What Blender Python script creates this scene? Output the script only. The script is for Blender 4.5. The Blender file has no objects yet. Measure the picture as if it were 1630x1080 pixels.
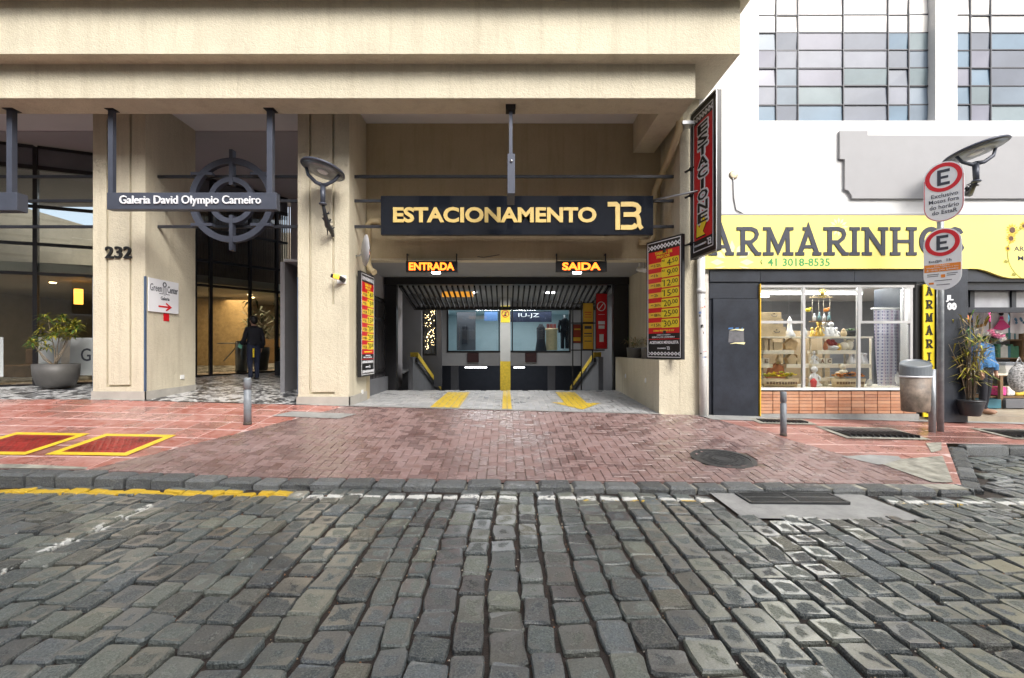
import bpy, bmesh, math, random
from mathutils import Vector, Matrix
from mathutils.geometry import tessellate_polygon
R = random.Random(11)
scn = bpy.context.scene
col = scn.collection

# ------------------------------------------------------------------ camera
FP = 760.0            # focal length in photograph pixels
EYE = 1.6
cam_d = bpy.data.cameras.new('camera')
cam_d.sensor_width = 36.0
cam_d.lens = 36.0 * FP / 1630.0
cam_d.shift_x = 10 / 1630.0
cam_d.shift_y = 16 / 1630.0
cam_d.clip_start = 0.05
cam_d.clip_end = 400
cam = bpy.data.objects.new('camera', cam_d)
cam.location = (0, 0, EYE)
cam.rotation_euler = (math.radians(90), 0, 0)
col.objects.link(cam)
scn.camera = cam

# ------------------------------------------------------------------ sky and sun (bright overcast after rain)
SUN_EL, SUN_ROT = math.radians(40), math.radians(150)
world = bpy.data.worlds.new('World')
scn.world = world
world.use_nodes = True
wn = world.node_tree.nodes; wl = world.node_tree.links
wn.clear()
sky = wn.new('ShaderNodeTexSky'); sky.sky_type = 'NISHITA'
sky.sun_disc = False
sky.sun_elevation = SUN_EL; sky.sun_rotation = SUN_ROT
sky.dust_density = 4.0; sky.air_density = 1.0; sky.ozone_density = 1.0
hs = wn.new('ShaderNodeHueSaturation'); hs.inputs['Saturation'].default_value = 0.45
hs.inputs['Value'].default_value = 1.0
bg = wn.new('ShaderNodeBackground'); bg.inputs['Strength'].default_value = 0.15
wo = wn.new('ShaderNodeOutputWorld')
wl.new(sky.outputs[0], hs.inputs['Color']); wl.new(hs.outputs[0], bg.inputs[0]); wl.new(bg.outputs[0], wo.inputs[0])
sun_d = bpy.data.lights.new('sun', 'SUN'); sun_d.energy = 1.15; sun_d.angle = math.radians(22)
sun_d.color = (1.0, 0.97, 0.92)
sun = bpy.data.objects.new('sun', sun_d)
sd = Vector((math.sin(SUN_ROT) * math.cos(SUN_EL), math.cos(SUN_ROT) * math.cos(SUN_EL), math.sin(SUN_EL)))
sun.rotation_euler = sd.to_track_quat('Z', 'Y').to_euler()
sun.location = sd * 30
col.objects.link(sun)
scn.view_settings.view_transform = 'Standard'
scn.view_settings.look = 'None'
scn.view_settings.gamma = 1
scn.view_settings.use_curve_mapping = False
scn.view_settings.exposure = 1.14
scn.render.engine = 'CYCLES'
scn.cycles.max_bounces = 7
scn.cycles.diffuse_bounces = 4
scn.cycles.glossy_bounces = 3
scn.cycles.transparent_max_bounces = 10
scn.cycles.sample_clamp_indirect = 4

# ------------------------------------------------------------------ measured points: photograph pixel at a known distance -> metres
def PX(px, Y): return (px - 805.0) / FP * Y
def PZ(py, Y): return EYE + (556.0 - py) / FP * Y

# ------------------------------------------------------------------ materials
MATS = {}
def nodes_of(name):
    m = bpy.data.materials.new(name); m.use_nodes = True
    nt = m.node_tree; nt.nodes.clear()
    return m, nt, nt.nodes, nt.links
def pos_noise(nt, scale, detail=3, rough=0.55, vec=None, dist=0.0):
    n = nt.nodes.new('ShaderNodeTexNoise')
    n.inputs['Scale'].default_value = scale; n.inputs['Detail'].default_value = detail
    n.inputs['Roughness'].default_value = rough; n.inputs['Distortion'].default_value = dist
    if vec is None:
        g = nt.nodes.new('ShaderNodeNewGeometry'); vec = g.outputs['Position']
    nt.links.new(vec, n.inputs['Vector'])
    return n.outputs['Fac']
def ramp(nt, fac, stops):
    r = nt.nodes.new('ShaderNodeValToRGB')
    e = r.color_ramp.elements
    while len(e) > 1: e.remove(e[-1])
    e[0].position = stops[0][0]; e[0].color = (*stops[0][1], 1)
    for p, c in stops[1:]:
        k = e.new(p); k.color = (*c, 1)
    nt.links.new(fac, r.inputs[0])
    return r.outputs[0]
def val(nt, a, op, b=None, c=None, clamp=False):
    n = nt.nodes.new('ShaderNodeMath'); n.operation = op; n.use_clamp = clamp
    for i, x in enumerate((a, b, c)):
        if x is None: continue
        if isinstance(x, (int, float)): n.inputs[i].default_value = x
        else: nt.links.new(x, n.inputs[i])
    return n.outputs[0]
def mapr(nt, v, a, b, c, d, smooth=False):
    n = nt.nodes.new('ShaderNodeMapRange'); n.clamp = True
    if smooth: n.interpolation_type = 'SMOOTHSTEP'
    nt.links.new(v, n.inputs[0])
    for i, x in enumerate((a, b, c, d)): n.inputs[i + 1].default_value = x
    return n.outputs[0]
def mix(nt, fac, a, b, mode='MIX'):
    n = nt.nodes.new('ShaderNodeMix'); n.data_type = 'RGBA'; n.blend_type = mode
    for s, x in ((n.inputs[0], fac), (n.inputs[6], a), (n.inputs[7], b)):
        if isinstance(x, (int, float)): s.default_value = x
        elif isinstance(x, tuple): s.default_value = (*x, 1)
        else: nt.links.new(x, s)
    return n.outputs[2]
def mat(name, c=(.5, .5, .5), rough=.6, metal=0, var=0.12, vs=3.0, bump=0.0, bs=60.0, emis=None, es=0, spec=.5, coat=0, bdist=.01, alpha=None, dirt=0.0):
    if name in MATS: return MATS[name]
    m, nt, N, L = nodes_of(name)
    b = N.new('ShaderNodeBsdfPrincipled'); o = N.new('ShaderNodeOutputMaterial'); L.new(b.outputs[0], o.inputs[0])
    b.inputs['Roughness'].default_value = rough; b.inputs['Metallic'].default_value = metal
    b.inputs['Specular IOR Level'].default_value = spec
    b.inputs['Coat Weight'].default_value = coat
    if var > 0:
        f = pos_noise(nt, vs, 4, .6)
        lo = tuple(max(0, x * (1 - var)) for x in c); hi = tuple(min(1, x * (1 + var)) for x in c)
        cc = ramp(nt, f, [(.3, lo), (.7, hi)])
        if dirt > 0:
            d = pos_noise(nt, vs * 6, 6, .7)
            dm = mapr(nt, d, .5, .75, 0, dirt)
            cc = mix(nt, dm, cc, tuple(x * .45 for x in c))
        L.new(cc, b.inputs['Base Color'])
    else: b.inputs['Base Color'].default_value = (*c, 1)
    if bump > 0:
        bn = N.new('ShaderNodeBump'); bn.inputs['Strength'].default_value = bump; bn.inputs['Distance'].default_value = bdist
        L.new(pos_noise(nt, bs, 4, .6), bn.inputs['Height']); L.new(bn.outputs[0], b.inputs['Normal'])
    if emis:
        b.inputs['Emission Color'].default_value = (*emis, 1); b.inputs['Emission Strength'].default_value = es
    MATS[name] = m
    return m
def stucco(name, c, strength=.9, scale=44, streak=True):
    m, nt, N, L = nodes_of(name)
    b = N.new('ShaderNodeBsdfPrincipled'); o = N.new('ShaderNodeOutputMaterial'); L.new(b.outputs[0], o.inputs[0])
    b.inputs['Roughness'].default_value = .85
    g = N.new('ShaderNodeNewGeometry')
    f = pos_noise(nt, 1.1, 5, .6); lo = tuple(x * .9 for x in c); hi = tuple(min(1, x * 1.07) for x in c)
    cc = ramp(nt, f, [(.3, lo), (.7, hi)])
    # vertical run-off stains
    mp = N.new('ShaderNodeMapping'); mp.inputs['Scale'].default_value = (2.2, 2.2, .22); L.new(g.outputs['Position'], mp.inputs[0])
    st = pos_noise(nt, 2.2, 6, .7, vec=mp.outputs[0])
    cc = mix(nt, mapr(nt, st, .49, .76, 0, .5), cc, tuple(x * q for x, q in zip(c, (.62, .58, .52))))
    fine = pos_noise(nt, scale, 3, .6)
    cc = mix(nt, mapr(nt, fine, .38, .62, .16, 0), cc, tuple(x * .5 for x in c))
    L.new(cc, b.inputs['Base Color'])
    bn = N.new('ShaderNodeBump'); bn.inputs['Strength'].default_value = strength; bn.inputs['Distance'].default_value = .012
    big = pos_noise(nt, scale * .35, 3, .6)
    h = val(nt, fine, 'MULTIPLY_ADD', 1.0, big)
    L.new(h, bn.inputs['Height']); L.new(bn.outputs[0], b.inputs['Normal'])
    MATS[name] = m
    return m
def glass_mat(name, tint=(.9, .95, .95), refl=1.0, ior=1.5, rough=0.0):
    m, nt, N, L = nodes_of(name)
    o = N.new('ShaderNodeOutputMaterial'); mx = N.new('ShaderNodeMixShader')
    t = N.new('ShaderNodeBsdfTransparent'); t.inputs[0].default_value = (*tint, 1)
    gl = N.new('ShaderNodeBsdfGlossy'); gl.inputs['Roughness'].default_value = rough
    fr = N.new('ShaderNodeFresnel'); fr.inputs[0].default_value = ior
    f = val(nt, fr.outputs[0], 'MULTIPLY', refl, clamp=True)
    L.new(f, mx.inputs[0]); L.new(t.outputs[0], mx.inputs[1]); L.new(gl.outputs[0], mx.inputs[2]); L.new(mx.outputs[0], o.inputs[0])
    MATS[name] = m
    return m

# stones: every stone has its own tone, wet film along its edges and hollows
def island_random(nt):
    g = nt.nodes.new('ShaderNodeNewGeometry'); oi = nt.nodes.new('ShaderNodeObjectInfo')
    s = val(nt, g.outputs['Random Per Island'], 'ADD', oi.outputs['Random'])
    return val(nt, s, 'FRACT'), g
def cobble_mat(name, stops, road_paint=True, wet=.5, speck=.5, bstr=.9):
    m, nt, N, L = nodes_of(name)
    b = N.new('ShaderNodeBsdfPrincipled'); o = N.new('ShaderNodeOutputMaterial'); L.new(b.outputs[0], o.inputs[0])
    rnd, g = island_random(nt)
    pos = g.outputs['Position']
    base = ramp(nt, rnd, stops)
    rnd2 = val(nt, val(nt, rnd, 'MULTIPLY', 7.31), 'FRACT')
    # grain
    grain = pos_noise(nt, 95, 5, .8, vec=pos); patch = pos_noise(nt, 14, 5, .65, vec=pos)
    base = mix(nt, mapr(nt, grain, .46, .66, 0, speck), base, (.42, .43, .38))
    base = mix(nt, mapr(nt, grain, .5, .3, 0, .6), base, (.016, .018, .018))
    base = mix(nt, mapr(nt, patch, .45, .75, 0, .4), base, (.15, .15, .115))
    # wet film near stone edges
    uv = N.new('ShaderNodeUVMap'); sx = N.new('ShaderNodeSeparateXYZ'); L.new(uv.outputs[0], sx.inputs[0])
    ex = val(nt, sx.outputs[0], 'ABSOLUTE'); ey = val(nt, sx.outputs[1], 'ABSOLUTE')
    edge = val(nt, ex, 'MAXIMUM', ey)
    wn_ = pos_noise(nt, 11, 4, .6, vec=pos); wbig = pos_noise(nt, .9, 2, .5, vec=pos)
    w = val(nt, edge, 'MULTIPLY', .75)
    w = val(nt, w, 'ADD', val(nt, wn_, 'MULTIPLY', 1.5))
    w = val(nt, w, 'ADD', val(nt, wbig, 'MULTIPLY', .7))
    w = val(nt, w, 'ADD', val(nt, rnd2, 'MULTIPLY', .38))
    wm = mapr(nt, w, 1.90 - wet * .5, 2.02 - wet * .5, 0, 1)
    snz = N.new('ShaderNodeSeparateXYZ'); L.new(g.outputs['True Normal'], snz.inputs[0])
    wm = val(nt, wm, 'MULTIPLY', mapr(nt, snz.outputs[2], .80, .97, .12, 1))
    base = mix(nt, wm, base, mix(nt, .35, base, (.032, .042, .058)))
    if road_paint:
        sp = N.new('ShaderNodeSeparateXYZ'); L.new(pos, sp.inputs[0])
        pn = pos_noise(nt, 9, 5, .7, vec=pos); pn2 = pos_noise(nt, 2.2, 3, .5, vec=pos)
        jy = val(nt, pn, 'MULTIPLY_ADD', .16, -.08)
        Yj = val(nt, sp.outputs[1], 'ADD', jy)
        def band(v, c, hw, soft=.012):
            d = val(nt, val(nt, v, 'SUBTRACT', c), 'ABSOLUTE')
            return mapr(nt, d, hw - soft, hw + soft, 1, 0)
        # yellow kerb line, left of the ramp
        ym = val(nt, band(Yj, 5.22, .085), 'MULTIPLY', mapr(nt, sp.outputs[0], -2.38, -2.32, 1, 0))
        ym = val(nt, ym, 'MULTIPLY', mapr(nt, pn2, .27, .33, 0, 1))
        # remains of yellow to the right
        y2 = val(nt, band(Yj, 5.12, .05), 'MULTIPLY', mapr(nt, sp.outputs[0], .6, .7, 0, 1))
        y2 = val(nt, y2, 'MULTIPLY', mapr(nt, pos_noise(nt, 3.1, 4, .7, vec=pos), .53, .55, 0, 1))
        ys = val(nt, ym, 'MAXIMUM', y2)
        # white worn marks along the gutter row
        Xw = val(nt, mapr(nt, sp.outputs[0], -2.3, -2.2, 0, 1), 'MULTIPLY', mapr(nt, rnd2, .12, .16, 0, 1))
        wm1 = val(nt, band(Yj, 5.15, .055), 'MULTIPLY', Xw)
        wm1 = val(nt, wm1, 'MULTIPLY', mapr(nt, pos_noise(nt, 6.5, 5, .75, vec=pos), .40, .44, 0, 1))
        # broken parking line on the left running away
        Xj = val(nt, sp.outputs[0], 'ADD', val(nt, jy, 'MULTIPLY', .6))
        ln = val(nt, band(Xj, -3.56, .055), 'MULTIPLY', mapr(nt, sp.outputs[1], 3.2, 3.25, 0, 1))
        ln = val(nt, ln, 'MULTIPLY', mapr(nt, sp.outputs[1], 5.0, 5.05, 1, 0))
        ln = val(nt, ln, 'MULTIPLY', mapr(nt, pos_noise(nt, 4, 4, .7, vec=pos), .50, .54, 0, 1))
        ws = val(nt, wm1, 'MAXIMUM', ln)
        base = mix(nt, ys, base, (.72, .47, .03))
        base = mix(nt, ws, base, (.72, .72, .68))
        pm = val(nt, ys, 'MAXIMUM', ws)
        wm = val(nt, wm, 'MULTIPLY', val(nt, 1.0, 'SUBTRACT', val(nt, pm, 'MULTIPLY', .8)))
    L.new(base, b.inputs['Base Color'])
    rg = mapr(nt, patch, .3, .7, .42, .62)
    rr = val(nt, rg, 'MULTIPLY', val(nt, 1.0, 'SUBTRACT', val(nt, wm, 'MULTIPLY', .8)))
    L.new(rr, b.inputs['Roughness'])
    b.inputs['Specular IOR Level'].default_value = .55
    L.new(wm, b.inputs['Coat Weight'])
    b.inputs['Coat Roughness'].default_value = .28; b.inputs['Coat IOR'].default_value = 2.0
    bn = N.new('ShaderNodeBump'); bn.inputs['Distance'].default_value = .022
    L.new(val(nt, bstr, 'MULTIPLY', val(nt, 1.0, 'SUBTRACT', val(nt, wm, 'MULTIPLY', .8))), bn.inputs['Strength'])
    h = val(nt, grain, 'MULTIPLY_ADD', .35, val(nt, patch, 'MULTIPLY', 1.0))
    h = val(nt, h, 'ADD', pos_noise(nt, 55, 4, .6, vec=pos))
    L.new(h, bn.inputs['Height']); L.new(bn.outputs[0], b.inputs['Normal'])
    MATS[name] = m
    return m
def paver_mat(name, stops, wet=0.0, film=(.7, .6, .6), filmamt=0.0, grain=.25, rough=.6, bs=90, wetscale=1.1, dust=None):
    m, nt, N, L = nodes_of(name)
    b = N.new('ShaderNodeBsdfPrincipled'); o = N.new('ShaderNodeOutputMaterial'); L.new(b.outputs[0], o.inputs[0])
    rnd, g = island_random(nt); pos = g.outputs['Position']
    base = ramp(nt, rnd, stops)
    gr = pos_noise(nt, 150, 3, .7, vec=pos); big = pos_noise(nt, wetscale, 4, .6, vec=pos); md = pos_noise(nt, 7, 5, .7, vec=pos)
    base = mix(nt, mapr(nt, gr, .35, .7, grain, 0), base, tuple(x * .35 for x in stops[0][1]))
    if filmamt: base = mix(nt, mapr(nt, md, .38, .72, 0, filmamt), base, film)
    if dust: base = mix(nt, mapr(nt, big, .48, .62, 0, dust[1]), base, dust[0])
    w = val(nt, val(nt, big, 'MULTIPLY', .8), 'ADD', val(nt, md, 'MULTIPLY', .45))
    w = val(nt, w, 'ADD', val(nt, rnd, 'MULTIPLY', .18))
    wm = mapr(nt, w, .86 - wet * .4, .92 - wet * .4, 0, 1, True) if wet > 0 else None
    if wm is not None:
        base = mix(nt, wm, base, mix(nt, .45, base, tuple(x * .42 for x in stops[0][1])))
        L.new(val(nt, rough, 'MULTIPLY', val(nt, 1.0, 'SUBTRACT', val(nt, wm, 'MULTIPLY', .72))), b.inputs['Roughness'])
    else: b.inputs['Roughness'].default_value = rough
    L.new(base, b.inputs['Base Color'])
    bn = N.new('ShaderNodeBump'); bn.inputs['Distance'].default_value = .006; bn.inputs['Strength'].default_value = .4
    L.new(pos_noise(nt, bs, 4, .65, vec=pos), bn.inputs['Height']); L.new(bn.outputs[0], b.inputs['Normal'])
    MATS[name] = m
    return m

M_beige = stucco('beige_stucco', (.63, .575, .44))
M_beige_s = stucco('shaded_smooth_render', (.50, .415, .27), .25, 45)  # smooth beige render; the recess shade is put into its darker, browner colour
M_whitewall = mat('white_wall_paint', (.68, .68, .675), .8, var=.07, vs=1.2, bump=.4, bs=30, dirt=.08)
M_white = mat('white_paint', (.8, .8, .78), .5, var=.04)
M_ceil = mat('white_ceiling', (.74, .73, .74), .8, var=.03, vs=1)
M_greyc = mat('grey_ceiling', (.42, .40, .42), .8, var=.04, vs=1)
M_dark = mat('charcoal_metal', (.035, .037, .045), .4, metal=.3, var=.15, vs=6)
M_black = mat('black_paint', (.012, .012, .014), .35, var=.2)
M_slate = mat('slate_grey_metal', (.070, .078, .105), .42, metal=.3, var=.1, vs=5)
M_steel = mat('brushed_steel', (.45, .46, .48), .32, metal=.9, var=.1)
M_galv = mat('galvanised_steel', (.30, .32, .34), .45, metal=.6, var=.18, vs=9, bump=.1)
M_bollard = mat('bollard_grey_paint', (.20, .22, .24), .45, var=.15, vs=12, bump=.15, bs=80)
M_gloss = mat('glossy_black_panel', (.010, .012, .018), .06, var=0, spec=.6)
M_gold = mat('gold_vinyl', (.68, .50, .17), .38, var=.08, vs=9)
M_red = mat('red_sign_vinyl', (.62, .012, .020), .35, var=.05)
M_yellow = mat('yellow_sign_vinyl', (.85, .66, .03), .4, var=.04)
M_amber = mat('amber_sign_vinyl', (.80, .50, .05), .4, var=.04)
M_ypaint = mat('yellow_paint', (.66, .47, .04), .5, var=.2, vs=14, dirt=.5)
M_signwhite = mat('white_sign_vinyl', (.78, .79, .82), .35, var=.02)
M_text_dark2 = mat('slate_lettering', (.03, .035, .055), .5, var=.05)
M_blackm = mat('matt_black_paint', (.010, .010, .012), .75, var=.2, spec=.2)
M_text_dark = mat('dark_lettering', (.045, .05, .07), .5, var=0)
M_text_black = mat('black_lettering', (.012, .012, .012), .5, var=0)
M_orange = mat('orange_sign_vinyl', (.78, .25, .03), .4, var=.03)
M_fascia = mat('pale_yellow_fascia', (.92, .80, .22), .45, var=.05, vs=.8)
M_fasciapale = mat('washed_yellow_print', (.95, .88, .48), .45, var=.04)
M_green = mat('green_lettering', (.07, .34, .10), .5, var=0)
M_clad = mat('slate_cladding', (.024, .029, .040), .38, var=.35, vs=2.2, bump=.2, bs=30, dirt=.5)
M_grelief = mat('grey_relief_paint', (.37, .37, .38), .8, var=.03)
M_glass = glass_mat('window_glass', (.80, .84, .85), 1.6)
M_shopglass = glass_mat('shop_window_glass', (.97, .98, .98), .9)
M_alu = mat('aluminium_frame', (.50, .50, .50), .45, metal=.2, var=.06)
M_led = mat('led_red_orange', (.9, .15, .02), .5, var=0, emis=(1.0, .16, .015), es=2.2)
M_tube = mat('white_lamp', (.9, .9, .9), .5, var=0, emis=(.95, .97, 1), es=9)
M_warm = mat('warm_lamp', (.9, .8, .6), .5, var=0, emis=(1, .66, .30), es=9)
M_grey = mat('garage_grey_wall', (.20, .20, .215), .7, var=.08, vs=1.5, bump=.1)
M_dgrey = mat('garage_dark_wall', (.06, .063, .075), .6, var=.1)
M_midgrey = mat('mid_grey_paint', (.13, .135, .15), .6, var=.1)
M_wood = mat('light_wood', (.55, .38, .19), .55, var=.2, vs=9)
M_mdf = mat('raw_mdf_board', (.60, .46, .27), .7, var=.1, vs=9)
M_cream = mat('cream_laminate', (.80, .74, .60), .5, var=.04)
M_walnut = mat('brown_wood', (.20, .12, .06), .5, var=.3, vs=3)
M_porcelain = mat('white_porcelain', (.82, .82, .82), .25, var=.02)
M_goldp = mat('gold_ornament', (.70, .48, .12), .3, metal=.7, var=.1)
M_terracotta = mat('terracotta', (.50, .18, .07), .6, var=.2, vs=9)
M_leaf = mat('green_leaf', (.075, .15, .03), .45, var=.5, vs=7)
M_leafy = mat('yellow_green_leaf', (.36, .33, .04), .45, var=.4, vs=7)
M_leafd = mat('dark_green_leaf', (.025, .06, .02), .4, var=.4, vs=7)
M_straw = mat('dry_leaf', (.38, .27, .11), .7, var=.3, vs=9)
M_bark = mat('pale_bark', (.26, .21, .15), .8, var=.3, vs=12)
M_pot = mat('charcoal_pot', (.085, .082, .078), .5, var=.15, vs=5)
M_plpot = mat('black_plastic_pot', (.03, .032, .036), .4, var=.1)
M_denim = mat('blue_denim', (.04, .15, .33), .8, var=.35, vs=9, bump=.3, bs=60)
M_cloth_blk = mat('black_cloth', (.012, .013, .02), .85, var=.3, vs=5)
M_cloth_navy = mat('navy_cloth', (.016, .022, .05), .85, var=.3, vs=5)
M_skin = mat('skin', (.42, .24, .16), .5, var=.06)
M_hair = mat('black_hair', (.012, .010, .010), .5, var=.2)
M_pvc = mat('white_pvc_pipe', (.70, .70, .68), .4, var=.06, vs=4, dirt=.35)
M_beigepvc = mat('beige_painted_pipe', (.55, .45, .27), .45, var=.06)
M_concrete = mat('concrete', (.30, .30, .29), .75, var=.18, vs=4, bump=.4, bs=60, dirt=.35)
M_mortar = mat('pale_mortar', (.29, .28, .235), .8, var=.5, vs=6, bump=.3, bs=60)
M_iron = mat('cast_iron', (.055, .057, .06), .42, metal=.4, var=.25, vs=12, bump=.4, bs=70)
M_plinth = mat('grey_stone_plinth', (.40, .38, .34), .6, var=.12, vs=5, bump=.2)
M_bluesteel = mat('blue_steel_guard', (.13, .19, .30), .4, metal=.5, var=.15)

# ------------------------------------------------------------------ object helpers
def tag(o, label=None, cat=None, group=None, kind=None):
    if label: o['label'] = label
    if cat: o['category'] = cat
    if group: o['group'] = group
    if kind: o['kind'] = kind
    return o
def wloc(o):
    v = Vector(o.location)
    while o.parent: o = o.parent; v = v + Vector(o.location)
    return v
def empty(name, loc, label=None, cat=None, group=None, kind=None, parent=None):
    o = bpy.data.objects.new(name, None); o.empty_display_size = .1
    col.objects.link(o)
    o.location = Vector(loc) - (wloc(parent) if parent else Vector((0, 0, 0)))
    if parent: o.parent = parent
    return tag(o, label, cat, group, kind)
def place(o, parent, loc):
    col.objects.link(o)
    if parent: o.parent = parent; o.location = Vector(loc) - wloc(parent)
    else: o.location = loc
def clip_poly(poly, clipper):
    """convex clip (Sutherland-Hodgman); clipper counter-clockwise"""
    out = list(poly)
    n = len(clipper)
    for i in range(n):
        a = clipper[i]; b = clipper[(i + 1) % n]
        inp = out; out = []
        if not inp: return []
        def side(p): return (b[0] - a[0]) * (p[1] - a[1]) - (b[1] - a[1]) * (p[0] - a[0])
        for j in range(len(inp)):
            p = inp[j]; q = inp[(j + 1) % len(inp)]
            sp, sq = side(p), side(q)
            if sp >= 0: out.append(p)
            if (sp >= 0) != (sq >= 0):
                t = sp / (sp - sq); out.append((p[0] + t * (q[0] - p[0]), p[1] + t * (q[1] - p[1])))
    return out
def area(poly):
    return .5 * sum(poly[i][0] * poly[(i + 1) % len(poly)][1] - poly[(i + 1) % len(poly)][0] * poly[i][1] for i in range(len(poly)))

class MB:
    def __init__(s, M=None):
        s.v = []; s.f = []; s.mi = []; s.M = M; s.uv = {}; s.cur = 0; s.sm = []
        s.smooth = False
    def mat(s, i): s.cur = i; return s
    def add(s, vs, fs, M=None, smooth=None):
        b = len(s.v)
        MM = M if M is not None else s.M
        for p in vs:
            p = Vector(p)
            s.v.append(MM @ p if MM is not None else p)
        for f in fs:
            s.f.append(tuple(i + b for i in f)); s.mi.append(s.cur); s.sm.append(s.smooth if smooth is None else smooth)
        return s
    def box(s, x0, x1, y0, y1, z0, z1, M=None):
        x0, x1 = min(x0, x1), max(x0, x1); y0, y1 = min(y0, y1), max(y0, y1); z0, z1 = min(z0, z1), max(z0, z1)
        vs = [(x0, y0, z0), (x1, y0, z0), (x1, y1, z0), (x0, y1, z0), (x0, y0, z1), (x1, y0, z1), (x1, y1, z1), (x0, y1, z1)]
        return s.add(vs, [(0, 3, 2, 1), (4, 5, 6, 7), (0, 1, 5, 4), (1, 2, 6, 5), (2, 3, 7, 6), (3, 0, 4, 7)], M, smooth=False)
    def prism(s, poly, d0, d1, M=None, axis='y'):
        """poly in (u,v) -> x,z extruded along y (axis y) or x,y extruded along z (axis z) or y,z along x"""
        n = len(poly)
        def P(p, d):
            if axis == 'y': return (p[0], d, p[1])
            if axis == 'z': return (p[0], p[1], d)
            return (d, p[0], p[1])
        vs = [P(p, d0) for p in poly] + [P(p, d1) for p in poly]
        fs = [tuple(range(n)), tuple(range(2 * n - 1, n - 1, -1))]
        fs += [(i, i + n, (i + 1) % n + n, (i + 1) % n) for i in range(n)]
        return s.add(vs, fs, M, smooth=False)
    def stroke(s, pts, w, d0, d1, closed=False, M=None):
        """thick mitred polyline in x,z extruded in y"""
        n = len(pts); Lp = []; Rp = []
        for i, p in enumerate(pts):
            p = Vector(p)
            if closed: a = Vector(pts[i - 1]); c = Vector(pts[(i + 1) % n])
            else: a = Vector(pts[max(i - 1, 0)]); c = Vector(pts[min(i + 1, n - 1)])
            d1_ = (p - a); d2_ = (c - p)
            if d1_.length < 1e-9: d1_ = d2_
            if d2_.length < 1e-9: d2_ = d1_
            d1_.normalize(); d2_.normalize()
            t = (d1_ + d2_)
            if t.length < 1e-6: t = d1_.copy()
            t.normalize(); nn = Vector((-t.y, t.x)); k = max(.35, nn.dot(Vector((-d1_.y, d1_.x))))
            ww = w[i] if isinstance(w, (list, tuple)) else w
            Lp.append(p + nn * ww / 2 / k); Rp.append(p - nn * ww / 2 / k)
        vs = []
        for l, r in zip(Lp, Rp): vs += [(l.x, d0, l.y), (r.x, d0, r.y), (l.x, d1, l.y), (r.x, d1, r.y)]
        fs = []
        for i in range(n if closed else n - 1):
            a = 4 * i; b = 4 * ((i + 1) % n)
            fs += [(a, a + 1, b + 1, b), (a + 2, b + 2, b + 3, a + 3), (a, b, b + 2, a + 2), (a + 1, a + 3, b + 3, b + 1)]
        if not closed: fs += [(0, 2, 3, 1), (4 * n - 4, 4 * n - 3, 4 * n - 1, 4 * n - 2)]
        return s.add(vs, fs, M, smooth=False)
    def tube(s, pts, r, n=8, caps=True, M=None, flat=1.0):
        pts = [Vector(p) for p in pts]; k = len(pts)
        rr = r if isinstance(r, (list, tuple)) else [r] * k
        vs = []; fs = []
        up0 = None
        for i, p in enumerate(pts):
            t = (pts[min(i + 1, k - 1)] - pts[max(i - 1, 0)]).normalized()
            if up0 is None:
                up0 = Vector((0, 0, 1)) if abs(t.z) < .9 else Vector((1, 0, 0))
            a = (up0 - t * up0.dot(t))
            if a.length < 1e-6: a = t.orthogonal()
            a.normalize(); up0 = a; b = t.cross(a)
            for j in range(n):
                q = 2 * math.pi * j / n
                vs.append(p + a * math.cos(q) * rr[i] + b * math.sin(q) * rr[i] * flat)
        for i in range(k - 1):
            for j in range(n):
                fs.append((i * n + j, i * n + (j + 1) % n, (i + 1) * n + (j + 1) % n, (i + 1) * n + j))
        s.add(vs, fs, M, smooth=True)
        if caps:
            b = len(s.v) - len(vs)
            s.f.append(tuple(b + j for j in range(n - 1, -1, -1))); s.mi.append(s.cur); s.sm.append(False)
            s.f.append(tuple(b + (k - 1) * n + j for j in range(n))); s.mi.append(s.cur); s.sm.append(False)
        return s
    def lathe(s, c, prof, n=20, M=None, sx=1.0, sy=1.0, smooth=True):
        vs = []; fs = []; k = len(prof)
        for r, z in prof:
            for j in range(n):
                q = 2 * math.pi * j / n
                vs.append((c[0] + math.cos(q) * r * sx, c[1] + math.sin(q) * r * sy, c[2] + z))
        for i in range(k - 1):
            for j in range(n):
                fs.append((i * n + j, i * n + (j + 1) % n, (i + 1) * n + (j + 1) % n, (i + 1) * n + j))
        s.add(vs, fs, M, smooth=smooth)
        b = len(s.v) - len(vs)
        for ring, rev in ((0, True), (k - 1, False)):
            if prof[ring][0] > 1e-5:
                idx = [b + ring * n + j for j in range(n)]
                s.f.append(tuple(reversed(idx)) if rev else tuple(idx)); s.mi.append(s.cur); s.sm.append(False)
        return s
    def ball(s, c, r, n=10, k=6, M=None):
        rx, ry, rz = (r, r, r) if isinstance(r, (int, float)) else r
        prof = [(max(1e-4, math.sin(math.pi * i / k)), -math.cos(math.pi * i / k)) for i in range(k + 1)]
        vs = []; fs = []
        for a, z in prof:
            for j in range(n):
                q = 2 * math.pi * j / n; vs.append((c[0] + math.cos(q) * a * rx, c[1] + math.sin(q) * a * ry, c[2] + z * rz))
        for i in range(k):
            for j in range(n):
                fs.append((i * n + j, i * n + (j + 1) % n, (i + 1) * n + (j + 1) % n, (i + 1) * n + j))
        return s.add(vs, fs, M, smooth=True)
    def leaf(s, p, d, ln, w, up=Vector((0, 0, 1)), droop=.25):
        p = Vector(p); d = Vector(d).normalized(); side = d.cross(up)
        if side.length < 1e-3: side = Vector((1, 0, 0))
        side.normalize(); nn = side.cross(d)
        m_ = p + d * ln * .5 + nn * ln * .06; e = p + d * ln - Vector((0, 0, 1)) * ln * droop
        s.add([p, m_ + side * w / 2, e, m_ - side * w / 2, m_ - nn * w * .12], [(0, 1, 4), (1, 2, 4), (2, 3, 4), (3, 0, 4)], smooth=False)
        return s
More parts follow.
